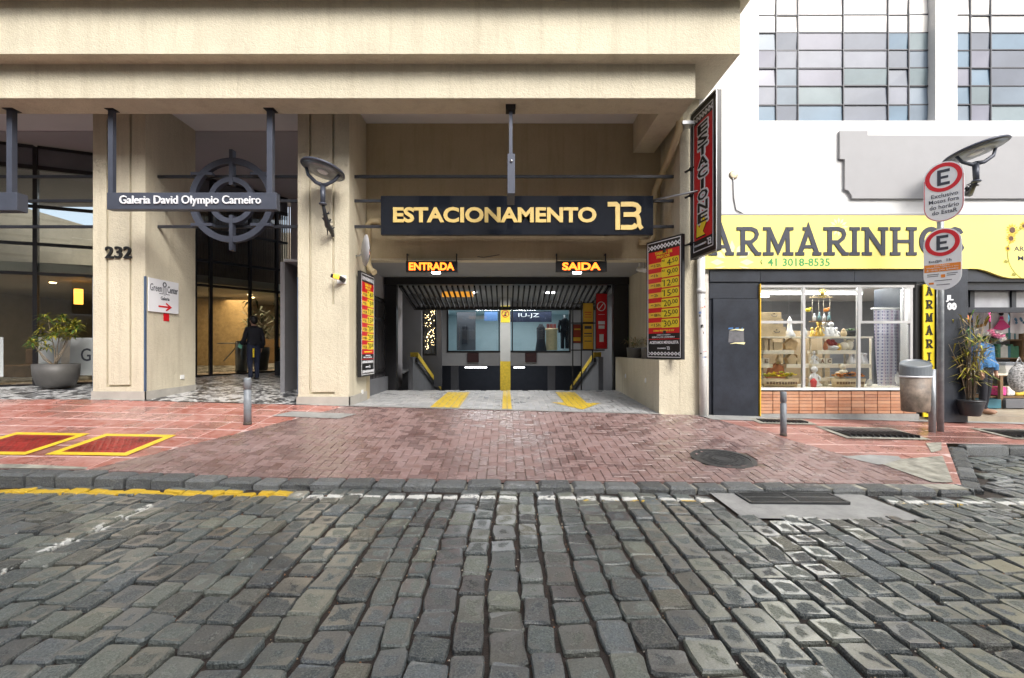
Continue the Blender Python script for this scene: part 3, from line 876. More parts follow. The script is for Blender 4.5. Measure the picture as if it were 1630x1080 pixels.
def iron_cover(x0, x1, y0, y1, lab, lattice=True):
    e = empty('utility_cover', ((x0 + x1) / 2, (y0 + y1) / 2, walk_z((x0 + x1) / 2, (y0 + y1) / 2)), lab, 'utility cover', 'dark utility covers in the red paving')
    slab('surround', [(x0 - .12, y0 - .09), (x1 + .12, y0 - .09), (x1 + .12, y1 + .09), (x0 - .12, y1 + .09)], walk_z, M_mortar, .013, e, kind=None)
    slab('plate', [(x0, y0), (x1, y0), (x1, y1), (x0, y1)], walk_z, M_iron, .018, e, kind=None)
    mb = MB()
    for i in range(13):
        X_ = lerp(x0, x1, i / 12); z_ = walk_z(X_, (y0 + y1) / 2); mb.box(X_ - .008, X_ + .008, y0, y1, z_ - .02, z_ + .034)
    mb.build('ribs', M_iron, e, kind='stuff')
iron_cover(5.62, 6.75, 7.78, 8.42, 'large dark utility cover nearest the two sign posts')
iron_cover(8.5, 9.7, 7.95, 8.55, 'dark utility cover before the shop doorway')
iron_cover(4.72, 5.52, 8.72, 8.98, 'narrow dark utility cover below the shop window')
# ------------------------------------------------------------------ gallery building with the garage bay
G = empty('gallery_building', (-5, 9.3, .4), 'beige rough rendered building with deep concrete canopy, pillars, garage bay and glazed gallery', 'building')
ZC = 6.54
FR = 9.3
def gbox(name, m, x0, x1, y0, y1, z0, z1, parent=G, bevel=.008, **k):
    b = MB(); b.box(x0, x1, y0, y1, z0, z1); return b.build(name, m, parent, bevel=bevel, **k)
def pillar(x0, x1, y1, gx0, gx1, gz, lshape=False):
    """rendered pillar, front face with a recessed groove outline, stone plinth"""
    zb = walk_z(x0, FR) - .05
    g = .045; dp = .05
    mb = MB()
    # body set back by groove depth; the faces between grooves are proud blocks
    mb.box(x0, x1, FR + dp, y1, zb, ZC)
    mb.box(x0, gx0, FR, FR + dp - .0005, zb, ZC)
    mb.box(gx0 + g, gx1, FR, FR + dp - .0005, gz + g, ZC)
    if lshape:
        mb.box(gx1 + g, x1, FR, FR + dp - .0005, gz + g * 8, ZC); mb.box(gx1 + g, x1, FR, FR + dp - .0005, zb, gz + g * 7.99)
        mb.box(gx1, gx1 + g, FR, FR + dp - .0005, gz + g * 1.0, gz + 1.75)
        mb.box(gx0, gx1 + g, FR, FR + dp - .0005, zb, gz)
    else:
        mb.box(gx1 + g, x1, FR, FR + dp - .0005, zb, ZC)
        mb.box(gx0, gx1 + g, FR, FR + dp - .0005, zb, gz)
    p = mb.build('pillar', M_beige, G)
    b = MB(); zt0 = walk_z((x0 + x1) / 2, FR)
    h = .16
    b.box(x0 - .02, x1 + .02, FR - .02, FR - .001, zb - .1, zt0 + h)
    b.prism([(FR - .02, floor_z(x1, FR) - .1), (y1, floor_z(x1, y1) - .1), (y1, floor_z(x1, y1) + h - .03), (FR - .02, zt0 + h - .0)], x1 + .001, x1 + .02, axis='x')
    b.build('plinth', M_plinth, p)
    return p
p1_ = pillar(-8.04, -7.02, 10.8, -7.78, -7.33, .86)
p2_ = pillar(-4.05, -3.05, 10.44, -3.83, -3.38, .72, True)
def guard(x, z1, par):
    b = MB(); b.box(x - .028, x + .004, FR - .005, FR - .0012, walk_z(x, FR) + .165, z1); b.box(x + .0012, x + .005, FR - .005, FR + .03, walk_z(x, FR) + .165, z1)
    b.build('corner_guard', M_bluesteel, par)
guard(-7.02, 3.02, p1_)
b = MB(); b.box(-8.046, -8.04, FR - .004, FR + .03, .8, 3.0); b.build('corner_guard', M_bluesteel, p1_)
b = MB(); b.box(-4.056, -4.04, FR - .005, FR + .03, .72, 3.0); b.build('corner_guard', M_bluesteel, p2_)
# right pillar and planter wall
zb = .2
mb = MB(); mb.box(3.39, 3.77, FR, 13.3, zb, ZC)
p3_ = mb.build('pillar', M_beige, G, bevel=.01)
mb = MB(); mb.box(2.99, 3.388, FR + .0, FR + .25, zb, 1.385); mb.box(2.99, 3.10, FR + .25, 13.0, zb, 1.385); mb.box(3.10, 3.388, FR + .25, 13.0, zb, 1.25)
pw = mb.build('planter_wall', M_beige, G)
mb = MB()
for yy in (10.2, 11.9): mb.lathe((0, 0, 0), [(.055, 0), (.055, .01), (.04, .014)], 16, M=Matrix.Translation((2.99, yy, .93)) @ Matrix.Rotation(-math.pi / 2, 4, 'Y'))
mb.build('wall_light', M_white, pw)
# canopy beam: lower and upper fascia
mb = MB()
mb.box(-16, 3.24, 8.15, 8.70, 5.88, 6.60)
mb.box(2.78, 3.24, 8.70, 10.44, 5.88, 6.535)
bm_lo = mb.build('canopy_beam', M_beige, G, bevel=.012)
mb = MB(); mb.box(-16, 3.62, 7.86, 9.9, 6.604, 7.33); bm_hi = mb.build('canopy_fascia', M_beige, G)
# make the underside step seen between both fascias
mb = MB(); mb.box(-16, 3.86, 7.86, 8.149, 6.46, 6.604); mb.box(3.241, 3.86, 8.149, 9.29, 6.46, 6.604); mb.box(3.62, 3.86, 7.86, 9.29, 6.604, 7.33); mb.build('canopy_lip', M_beige, G)
mb = MB(); mb.box(-16, 4.02, 7.55, 9.29, 7.331, 10.5); mb.build('upper_wall', M_beige, G, bevel=.01)
# ceilings
gbox('porch_ceiling', M_ceil, -16, 3.38, 8.702, 10.8, ZC, ZC + .06, bevel=0)
mb = MB(); mb.box(-16, -4.05, 10.801, 16.5, ZC - .03, ZC + .05); mb.build('porch_ceiling', M_greyc, G)
# garage bay back wall and soffit
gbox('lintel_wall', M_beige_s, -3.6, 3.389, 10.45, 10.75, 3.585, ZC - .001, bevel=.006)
mb = MB(); mb.box(-3.6, 3.389, 10.46, 10.749, 3.545, 3.584); mb.build('lintel_trim', M_beige, G)
mb = MB(); mb.box(-5.0, 5.0, 10.751, 24, 3.57, 3.63); mb.build('garage_ceiling', mat('garage_ceiling_paint', (.30, .30, .31), .8, var=.05), G)
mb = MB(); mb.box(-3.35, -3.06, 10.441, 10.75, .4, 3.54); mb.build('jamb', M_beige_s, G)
# garage interior
mb = MB(); mb.box(-5.1, -5.0, 10.8, 20, -2.5, 3.57); mb.build('side_wall', M_grey, G)
mb = MB(); mb.box(3.77, 3.9, 13.3, 20, -2.5, 3.57); mb.build('side_wall', M_grey, G)
RS = .26
def rail_z(Y): return 1.36 - (Y - 14.7) * .279
for sx in (-1, 1):
    e = empty('ramp_parapet', (sx * 2.8, 14.6, .2), parent=G)
    mb = MB(); a, c = (2.76, 2.9)
    mb.prism([(14.2, -.6), (20, -2.6), (20, rail_z(20)), (14.7, rail_z(14.7)), (14.2, rail_z(14.7))], sx * a, sx * c, axis='x'); mb.build('wall', M_midgrey, e)
    mb = MB(); mb.prism([(14.7, rail_z(14.7) - .02), (20, rail_z(20) - .02), (20, rail_z(20) + .14), (14.7, rail_z(14.7) + .14)], sx * 2.70, sx * 2.94, axis='x'); mb.build('yellow_coping', M_ypaint, e)
    mb = MB(); mb.prism([(14.55, rail_z(14.7) - .16), (20, rail_z(20) - .20), (20, rail_z(20) - .03), (14.55, rail_z(14.7) - .03)], sx * 2.69, sx * 2.75, axis='x'); mb.build('black_stripe', M_black, e)
mb = MB()
mb.box(-5, 5, 20.0, 20.25, .9, 1.5); mb.box(-5, -2.45, 20, 20.25, 1.5, 3.28); mb.box(2.70, 5, 20, 20.25, 1.5, 3.28); mb.box(-5, 5, 20, 20.25, 3.28, 3.57)
mb.box(-5, -3.2, 20.0, 20.25, -2.5, .9); mb.box(3.2, 5, 20, 20.25, -2.5, .9)
mb.build('shop_front_wall', mat('garage_light_wall', (.30, .30, .31), .7, var=.05), G)
mb = MB(); mb.box(-8, 8, 34, 34.2, -3, 1.6); mb.box(-8, 8, 20.25, 34, 1.3, 1.4); mb.box(-8.1, -8, 20, 34, -3, 1.6); mb.box(8, 8.1, 20, 34, -3, 1.6); mb.box(-8, 8, 20, 34, -2.4, -2.3); mb.build('basement', M_dgrey, G)
# left interior shop with diagonal window
mb = MB(); mb.box(-4.99, -3.0, 17.0, 17.2, -2, 3.57); mb.build('inner_wall', M_grey, G)
e = empty('corner_window', (-3.0, 18, 1.4), parent=G)
mb = MB()
for z0, z1 in ((1.36, 1.44), (3.18, 3.28)): mb.box(-2.98, -2.52, 17.2, 17.28, z0, z1)
for x0 in (-3.0, -2.56): mb.box(x0, x0 + .06, 17.19, 17.29, 1.36, 3.28)
mb.build('frame', M_black, e)
mb = MB(); mb.box(-2.95, -2.55, 17.3, 17.32, 1.44, 3.18); mb.build('pane', M_glass, e)
# the shop behind its long window
mb = MB(); mb.box(-3.0, 3.2, 23.6, 23.7, 1.4, 3.3); mb.box(-3.1, -3.0, 20.25, 23.7, 1.4, 3.3); mb.box(3.2, 3.3, 20.25, 23.7, 1.4, 3.3); mb.box(-3, 3.2, 20.25, 23.7, 1.42, 1.5); mb.box(-3, 3.2, 20.26, 23.7, 3.3, 3.36)
mb.build('boutique_room', mat('boutique_wall', (.42, .52, .55), .6, var=.05), G)
e = empty('boutique_window', (0, 20, 1.5), parent=G)
mb = MB()
for x0, x1, z0, z1 in ((-2.46, 2.71, 1.46, 1.53), (-2.46, 2.71, 3.24, 3.30), (-2.46, -2.40, 1.53, 3.24), (2.65, 2.71, 1.53, 3.24), (-.3, -.25, 1.53, 3.24), (.25, .30, 1.53, 3.24)): mb.box(x0, x1, 19.96, 20.05, z0, z1)
mb.build('frame', M_black, e)
for x0, x1 in ((-2.4, -.3), (-.25, .25), (.30, 2.65)):
    mb = MB(); mb.box(x0, x1, 20.0, 20.01, 1.53, 3.24); mb.build('pane', M_shopglass, e)
# column
e = empty('ramp_column', (-.02, 18.4, -1), parent=G)
mb = MB(); mb.box(-.21, .18, 18.3, 18.6, -1.6, 1.13); mb.build('yellow_base', M_ypaint, e)
mb = MB(); mb.box(-.21, .18, 18.3, 18.6, 1.131, 3.57); mb.build('shaft', mat('column_paint', (.42, .42, .40), .6, var=.05), e)
mb = MB(); mb.box(-.19, .16, 18.28, 18.298, 2.62, 3.27); mb.build('warning_plate', M_yellow, e)
mb = MB(); mb.M = Matrix.Translation((-.015, 18.27, 2.95)); ringp = [(math.cos(i * math.pi / 10) * .13, math.sin(i * math.pi / 10) * .13) for i in range(20)]
mb.stroke(ringp, .025, -.004, .006, closed=True); mb.stroke([(-.09, -.09), (.09, .09)], .025, -.006, .003); mb.build('warning_symbol', M_red, e)
mb = MB(); mb.M = Matrix.Translation((0, 18.27, 0)); mb.box(-.06, .03, -.002, .006, 2.87, 2.9); mb.box(-.03, .0, -.003, .005, 2.90, 3.02); mb.build('warning_figure', M_text_black, e)
# tubes of light in the basement and ceiling spots
def tube_light(x0, x1, y, z, lab):
    e = empty('tube_light', ((x0 + x1) / 2, y, z), lab, 'ceiling light', 'lit tubes deep in the garage')
    mb = MB(); mb.box(x0, x1, y - .04, y + .04, z, z + .03); mb.build('tube', M_tube, e)
    mb = MB(); mb.box(x0 - .03, x1 + .03, y - .06, y + .06, z + .031, z + .08); mb.build('housing', M_white, e)
tube_light(-2.05, -.95, 24, .66, 'long lit tube in the basement, left of the yellow column')
tube_light(.4, .95, 24, .66, 'short lit tube in the basement, right of the yellow column')
# gate: raised slatted door
GT = empty('garage_gate', (0, 13.2, 3.3), 'black slatted metal garage gate swung up under the ceiling', 'gate')
mb = MB(); mb.box(-3.32, -3.0, 13.1, 13.3, .3, 3.37); mb.build('post', M_black, GT)
mb = MB(); mb.box(2.96, 3.37, 13.1, 13.3, .3, 3.37); mb.build('post', M_black, GT)
mb = MB(); mb.box(-3.32, 3.37, 13.05, 13.3, 3.371, 3.56); mb.build('header', M_black, GT)
def gzt(Y): return 3.36 - (Y - 13.3) * .195
for k in range(38):
    xx = lerp(-2.9, 2.86, k / 37)
    mb = MB(); mb.prism([(13.32, gzt(13.32) - .03), (15.5, gzt(15.5) - .03), (15.5, gzt(15.5) + .03), (13.32, gzt(13.32) + .03)], xx - .022, xx + .022, axis='x')
    mb.build('slat', M_blackm, GT)
mb = MB(); mb.box(-2.98, 2.94, 15.5, 15.58, gzt(15.5) - .06, gzt(15.5) + .05); mb.build('end_rail', M_black, GT)
mb = MB(); mb.prism([(13.32, gzt(13.32) - .04), (15.5, gzt(15.5) - .04), (15.5, gzt(15.5) + .04), (13.32, gzt(13.32) + .04)], -2.98, -2.93, axis='x'); mb.build('side_rail', M_black, GT)
mb = MB(); mb.prism([(13.32, gzt(13.32) - .04), (15.5, gzt(15.5) - .04), (15.5, gzt(15.5) + .04), (13.32, gzt(13.32) + .04)], 2.89, 2.94, axis='x'); mb.build('side_rail', M_black, GT)
o = MB().box(-1.95, -1.0, 14.6, 14.7, 3.2, 3.36).build('exit_panel', mat('orange_lit_panel', (.5, .25, .03), .5, var=0, emis=(1, .42, .05), es=.35)); tag(o, 'orange panel hung above the gate slats on the left', 'sign')
for xx, yy, lb in ((-1.2, 16.5, 'pair of square ceiling spots above the gate, left'), (1.55, 16.5, 'pair of square ceiling spots above the gate, right')):
    e = empty('ceiling_spot', (xx, yy, 3.55), lb, 'ceiling light', 'square ceiling spots in the garage')
    mb = MB(); mb.box(xx - .18, xx - .05, yy, yy + .12, 3.535, 3.569); mb.box(xx + .05, xx + .18, yy, yy + .12, 3.535, 3.569); mb.build('lamp', M_tube, e)
# light from those lamps, with one added fill deep in the basement
def area_light(name, loc, e, sx, sy, c=(1, 1, 1)):
    d = bpy.data.lights.new(name, 'AREA'); d.shape = 'RECTANGLE'; d.size = sx; d.size_y = sy; d.energy = e; d.color = c
    o = bpy.data.objects.new(name, d); o.location = loc; col.objects.link(o); return o
area_light('garage_lamp', (0, 16.6, 3.5), 60, 3, .3)
area_light('boutique_lamp', (0, 21.6, 3.28), 42, 5, 1.2, (.9, .97, 1))
area_light('basement_lamp', (0, 25, 1.2), 20, 3, .3)
area_light('basement_lamp', (0, 31.5, 1.25), 28, 6, .5, (.8, .88, 1))  # added fill to brighten the basement back wall, no fixture belongs to it

# ------------------------------------------------------------------ curved gallery glazing
GP = [(-13.9, 10.75), (-12.6, 10.98), (-11.27, 11.45), (-10.1, 11.95), (-9.35, 12.7), (-8.72, 13.4), (-8.47, 13.71), (-7.79, 14.55), (-7.28, 15.18), (-7.05, 15.5)]
ZT = [3.41, 4.12, 5.02, 5.95, 6.44]
GLZ = empty('glazing', (-10, 12, .75), parent=G)
for i, (p, q) in enumerate(zip(GP, GP[1:])):
    p = Vector(p); q = Vector(q); d = q - p; L_ = d.length; d.normalize()
    M_ = frame((p.x, p.y, 0), (d.x, d.y, 0)); z0 = floor_z(p.x, p.y)
    mb = MB(M_)
    w = .075 if i != 2 else .085
    mb.box(-w / 2, w / 2, -.05, .07, z0 - .05, ZT[-1])
    mb.build('mullion', M_black, GLZ, recalc=False)
    for k, z in enumerate(ZT + [z0 + .02]):
        hh = .035 if k != 3 else .05
        mb = MB(M_); mb.box(w / 2, L_ - w / 2, -.035, .05, z - hh, z + hh); mb.build('transom', M_black, GLZ, recalc=False)
    lv = [z0 + .07] + ZT
    for k in range(len(lv) - 1):
        mb = MB(M_); mb.box(w / 2, L_ - w / 2, .0, .012, lv[k] + .035, lv[k + 1] - .035)
        mb.build('pane', M_glass if k != 4 else M_midgrey, GLZ, recalc=False)
p = Vector(GP[-1]); M_ = frame((p.x, p.y, 0), (1, 0, 0))
mb = MB(); mb.box(-7.0, -3.4, 15.55, 15.7, .5, ZC - .04); mb.box(-3.46, -3.36, 10.8, 15.5, .4, ZC - .04); mb.build('inner_wall', M_greyc, G)
mb = MB(); mb.box(-6.9, -6.1, 15.50, 15.545, .9, 3.3); mb.build('service_door', M_midgrey, G)
# frosted strip with lettering on left glazing
M_frost = mat('frosted_film', (.46, .49, .49), .5, var=.05)
p = Vector(GP[2]); q = Vector(GP[3]); d = (q - p); L_ = d.length; d.normalize(); M_ = frame((p.x, p.y, 0), (d.x, d.y, 0))
mb = MB(M_); mb.box(.05, L_ - .05, -.004, -.001, .95, 1.88); mb.build('frosted_film', M_frost, GLZ)
mb = MB(M_); text(mb, 'Gr', L_ - .42, L_ - .08, 1.30, 1.62, -.008, -.0045, bold=.01); mb.build('lettering', M_text_dark, GLZ)
p = Vector(GP[1]); q = Vector(GP[2]); d = (q - p); L_ = d.length; d.normalize(); M_ = frame((p.x, p.y, 0), (d.x, d.y, 0))
mb = MB(M_); mb.box(.05, L_ - .6, -.004, -.001, .95, 1.88); mb.build('frosted_film', M_frost, GLZ)
# lobby behind
mb = MB(); mb.box(-17, -5, 20.5, 20.7, .5, 6.6); mb.box(-17.2, -17, 10, 20.7, .5, 6.6); mb.build('lobby_wall', mat('lobby_wall_paint', (.40, .34, .25), .7, var=.1), G)
mb = MB(); mb.box(-17, -7.6, 12.6, 20.4, 3.62, 3.75)
mbs = mb
mb = MB()
poly = [(-17, 11.2), (-12.6, 11.3), (-11.2, 11.8), (-10.0, 12.3), (-8.6, 13.8), (-7.4, 15.5), (-7.1, 20.5), (-17, 20.5)]
mb.prism(poly, 3.5, 3.72, axis='z'); mb.build('lobby_ceiling', mat('lobby_ceiling_paint', (.55, .48, .36), .7, var=.05), G)
for i in range(52):
    t = i / 51; X_ = lerp(-9.6, -7.2, t); Y_ = 13.0 + (X_ + 9.6) * 1.24
    mb = MB(frame((X_ + .25, Y_ + .45, 0), (.62, .78, 0))); mb.box(0, .045, 0, .03, 3.73, 6.4)
    mb.build('wood_slat', M_walnut, G, recalc=False)
mb = MB(frame((-9.7, 13.3, 0), (.62, .78, 0))); mb.box(0, 3.6, .22, .25, 3.73, 6.45); mb.build('slat_backing', M_walnut, G)
mb = MB(); mb.box(-12.8, -9.4, 17.5, 17.7, .6, 3.45); mb.build('lobby_partition', M_wood, G)
mb = MB(); mb.box(-10.6, -8.0, 18.6, 18.9, .6, 2.0); mb.build('reception_desk', M_walnut, G)
for i, (X_, Y_, lb) in enumerate(((-9.3, 17.5, 'warm round downlight in the lobby ceiling, lowest of three'), (-8.9, 16.6, 'warm round downlight in the lobby ceiling, upper of three'), (-8.1, 17.4, 'warm round downlight in the lobby ceiling, rightmost of three'), (-12.9, 13.6, 'warm downlight seen through the left glazing'), (-14.6, 13.2, 'warm downlight at the left photo edge'))):
    mb = MB(); mb.lathe((X_, Y_, 3.478), [(.07, 0), (.08, .02)], 14); o = mb.build('downlight', M_warm); tag(o, lb, 'ceiling light', 'warm downlights in the gallery lobby')
area_light('lobby_lamp', (-9.0, 17, 3.4), 65, 2.5, 2.5, (1, .72, .40))
area_light('lobby_lamp', (-13.2, 13.8, 3.4), 22, 2, 2, (1, .72, .40))
area_light('lobby_lamp', (-10.5, 15.2, 5.9), 6, 3, 3, (1, .80, .55))
# wall lamp glowing behind left glazing, lounge furniture
mb = MB(); mb.lathe((-11.9, 13.3, 2.85), [(.10, 0), (.10, .42)], 16); o = mb.build('pendant_lamp', mat('amber_shade', (.6, .3, .06), .5, var=0, emis=(1, .42, .06), es=2.0)); tag(o, 'glowing amber cylinder lamp behind the left glazing', 'lamp')
mb = MB(); mb.box(-14.2, -12.2, 13.4, 14.2, .75, 1.15); mb.box(-14.2, -12.2, 14.1, 14.3, 1.15, 1.6); o = mb.build('lobby_bench', M_walnut, bevel=.03); tag(o, 'brown lobby bench behind the leftmost glazing', 'bench')

# ------------------------------------------------------------------ white building with the haberdashery
W = empty('shop_building', (9, 9.4, .3), 'white painted building with louvred windows above a small haberdashery shop', 'building')
def wbox(name, m, x0, x1, y0, y1, z0, z1, parent=W, bevel=0, **k):
    b = MB(); b.box(x0, x1, y0, y1, z0, z1); return b.build(name, m, parent, bevel=bevel, **k)
mb = MB()
mb.box(3.771, 15, 9.3, 9.55, 3.05, 6.05); mb.box(3.771, 4.93, 9.3, 9.55, 6.05, 9.2); mb.box(8.37, 8.80, 9.3, 9.55, 6.05, 9.2); mb.box(12.3, 15, 9.3, 9.55, 6.05, 9.2); mb.box(3.771, 15, 9.3, 9.55, 9.2, 11)
mb.build('wall', M_whitewall, W)
mb = MB(); mb.box(3.771, 3.94, 9.27, 9.5, .2, 3.05); mb.build('pier', mat('stained_pale_render', (.62, .58, .53), .8, var=.15, vs=3, dirt=.5, bump=.3), W)
# glazing of small panes
PT = [mat('frosted_pane_%s' % n, c, .35, var=.12, vs=1.6, spec=.35) for n, c in (('lavender', (.20, .205, .255)), ('blue', (.165, .21, .26)), ('teal', (.17, .22, .24)), ('slate', (.14, .16, .20)), ('pale', (.23, .245, .29)), ('sky', (.13, .20, .27)))]
PW = mat('whitewashed_pane', (.74, .72, .68), .4, var=.05)
def louvre_window(cols, parent):
    e = empty('window', (cols[0], 9.46, 6.05), parent=W)
    zs = [6.05] + [PZ(p, 9.47) for p in (168, 138, 109.5, 81, 53, 25, -3, -31, -59)]
    if zs[-1] < 9.2: zs.append(9.2)
    for i in range(len(cols) - 1):
        for k in range(len(zs) - 1):
            til = R.uniform(-.012, .012); mb = MB()
            x0, x1, z0, z1 = cols[i] + .012, cols[i + 1] - .012, zs[k] + .010, zs[k + 1] - .010
            mb.add([(x0, 9.46 + til, z0), (x1, 9.46 + til * .5, z0), (x1, 9.46 - til, z1), (x0, 9.46 - til, z1), (x0, 9.47 + til, z0), (x1, 9.47 + til * .5, z0), (x1, 9.47 - til, z1), (x0, 9.47 - til, z1)],
                   [(0, 3, 2, 1), (4, 5, 6, 7), (0, 1, 5, 4), (1, 2, 6, 5), (2, 3, 7, 6), (3, 0, 4, 7)])
            m_ = PW if k >= 5 else R.choice(PT)
            mb.build('pane', m_, e, recalc=False)
    for i, c in enumerate(cols[1:-1]):
        mb = MB(); mb.box(c - .011, c + .011, 9.435, 9.485, 6.05, 9.2); mb.build('glazing_bar', M_dark, e, recalc=False)
    for k, z in enumerate(zs[1:-1]):
        mb = MB()
        for i in range(len(cols) - 1):
            s_ = R.uniform(-.008, .008); th = .009 if (k + i) % 2 else .013
            mb.box(cols[i] + .011, cols[i + 1] - .011, 9.445, 9.49, z - th + s_, z + th + s_)
        mb.build('glazing_bar', M_dark, e, recalc=False)
    return e
louvre_window([4.93] + [PX(p, 9.47) for p in (1234.5, 1269, 1341, 1412, 1445)] + [8.369], W)
louvre_window([8.801] + [PX(p, 9.47) for p in (1543, 1575, 1647, 1719, 1753)] + [12.3], W)
mb = MB(); mb.box(3.9, 15, 9.55, 9.7, 6.0, 9.3); mb.build('window_backing', M_midgrey, W)
# grey relief panel with notched corner
def rel(px, py): return (PX(px, 9.28), PZ(py, 9.28))
pl = [rel(1343, 317 - 0)]
pts = [(1355, 317), (1353, 311), (1349, 305), (1343, 302), (1343, 255), (1335, 254), (1335, 210), (1379, 210), (1379, 217), (1760, 219), (1760, 317)]
mb = MB(); mb.prism([rel(*p) for p in pts], 9.245, 9.299); mb.build('relief_panel', M_grelief, W)
# cladding panels
def panel(x0, x1, z0, z1, y0=9.268, y1=9.299, m=None):
    o = wbox('cladding_panel', m or M_clad, x0 + .003, x1 - .003, y0, y1, z0 + .003, z1 - .003); return o
for x0, x1 in ((3.95, 4.93), (4.93, 6.75), (6.75, 8.35), (8.35, 8.9), (8.9, 10.6), (10.6, 13)): panel(x0, x1, 2.90, 3.14, 9.24, 9.299)
panel(3.95, 4.915, 2.58, 2.897); panel(4.02, 4.90, .29, 2.577, 9.25)
mb = MB(); mb.box(3.945, 4.93, 9.3, 9.55, .25, 3.05); mb.box(4.93, 8.0, 9.3, 9.55, 2.86, 3.05); mb.box(8.16, 8.35, 9.3, 9.55, .25, 3.05); mb.box(4.93, 8.16, 9.32, 9.55, .25, .80); mb.build('shop_wall', M_clad, W)
mb = MB(); mb.box(4.915, 4.932, 9.22, 9.3, .3, 2.86); mb.build('trim', M_amber, W)
wbox('jamb', M_black, 7.99, 8.15, 9.30, 9.6, .3, 2.86)
wbox('door_pillar', M_clad, 8.353, 8.83, 9.12, 9.7, .20, 3.137, bevel=.006)
# torn sticker remains on the slate panel
mb = MB(); 
for (a, c_, z_) in ((4.33, 4.60, 1.96), (4.34, 4.62, 1.70)): mb.prism([(a, z_), (a + .12, z_ + .01), (c_, z_ - .01), (c_ + .02, z_ + .03), (a + .1, z_ + .025)], 9.2465, 9.2499)
o = mb.build('sticker_residue', M_fasciapale, W)
mb = MB(); mb.prism([(4.31, 1.73), (4.62, 1.72), (4.61, 1.94), (4.33, 1.95)], 9.247, 9.2495); mb.build('sticker_residue', mat('scuffed_grey', (.12, .12, .13), .7, var=.3, vs=8), W)
mb = MB()
for (a, c_) in ((4.31, 4.41), (4.44, 4.52), (4.56, 4.60)): mb.prism([(a, 1.985), (c_, 1.99), (c_ - .01, 2.02), (a + .01, 2.012)], 9.246, 9.2493)
mb.build('sticker_residue', mat('faded_blue_sticker', (.06, .18, .42), .6, var=.2), W)
# brick plinth under the shop window: stack bond
BP = empty('brick_plinth', (6.5, 9.3, .34), parent=W)
M_orb = paver_mat('orange_facing_brick', [(0, (.46, .20, .10)), (.4, (.56, .27, .15)), (.8, (.62, .33, .19)), (1, (.42, .18, .10))], film=(.6, .45, .36), filmamt=.25, grain=.2)
nc, nr = 12, 7
bme = None
for i in range(nc):
    for k in range(nr):
        x0 = lerp(4.935, 7.985, i / nc); x1 = lerp(4.935, 7.985, (i + 1) / nc); z0 = lerp(.345, .785, k / nr); z1 = lerp(.345, .785, (k + 1) / nr)
        if bme is None:
            mb = MB(); mb.box(0, x1 - x0 - .014, 0, .045, 0, z1 - z0 - .009); o = mb.build('brick', M_orb, BP, recalc=False); bme = o.data
        else:
            o = bpy.data.objects.new('brick', bme); col.objects.link(o); o.parent = BP
        o.location = Vector(((x0 + x1) / 2, 9.2975 + R.uniform(-.003, .003), z0 + .004)) - wloc(BP)
wbox('mortar', mat('dark_mortar', (.10, .085, .075), .8, var=.2), 4.934, 7.99, 9.293, 9.319, .29, .79, BP)
wbox('footing', M_concrete, 4.93, 8.0, 9.24, 9.3, .2, .342)
SW = empty('shop_window', (6.5, 9.33, .8), parent=W)
wbox('sill', M_white, 4.935, 7.99, 9.25, 9.40, .805, .845, SW); wbox('sill_trim', M_black, 4.935, 7.99, 9.26, 9.3, .786, .804, SW)
def fr(x0, x1, z0, z1, y0=9.30, y1=9.36): wbox('frame', M_alu, x0, x1, y0, y1, z0, z1, SW)
X_a, X_b, X_c, X_d = 4.935, PX(1280, 9.3), PX(1368, 9.3), PX(1449, 9.3)
fr(X_a, X_d + .08, 2.80, 2.85)
for x_ in (X_b, X_c): fr(x_ - .025, x_ + .025, .846, 2.799)
fr(X_d, X_d + .05, .846, 2.799); fr(X_a, X_b - .026, 2.10, 2.15); fr(X_c + .026, X_d - .001, 2.10, 2.15)
fr(X_a, X_a + .02, .846, 2.799); fr(X_c + .03, X_c + .06, 2.152, 2.797, 9.31, 9.34); fr(X_d - .12, X_d - .09, 2.152, 2.797, 9.31, 9.34)
for x0, x1, z0, z1 in ((X_a + .02, X_b - .026, .846, 2.098), (X_a + .02, X_b - .026, 2.152, 2.799), (X_b + .026, X_c - .026, .846, 2.799), (X_c + .026, X_d, .846, 2.098), (X_c + .062, X_d - .122, 2.152, 2.799)):
    wbox('pane', M_shopglass, x0, x1, 9.325, 9.331, z0, z1, SW)
wbox('side_panel', M_white, X_d + .051, 7.985, 9.36, 9.6, .846, 2.8, SW)
# shop interior shell
mb = MB(); mb.box(3.9, 15, 14, 14.1, .3, 3.05); mb.box(3.85, 3.944, 9.56, 14, .3, 3.05); mb.box(14.9, 15, 9.6, 14, .3, 3.05); mb.build('shop_room_wall', mat('shop_room_paint', (.30, .31, .33), .7, var=.06), W)
mb = MB(); mb.box(3.9, 15, 9.56, 14, 3.0, 3.049); mb.build('shop_ceiling', M_ceil, W)
wbox('display_floor', M_cream, 4.94, 8.1, 9.41, 10.45, .79, .835)
wbox('display_back', mat('tan_back_board', (.42, .33, .22), .6, var=.1), 4.94, 7.1, 10.46, 10.49, .79, 2.0)
wbox('display_back', M_clad, 8.1, 8.14, 9.61, 10.5, .79, 2.9)
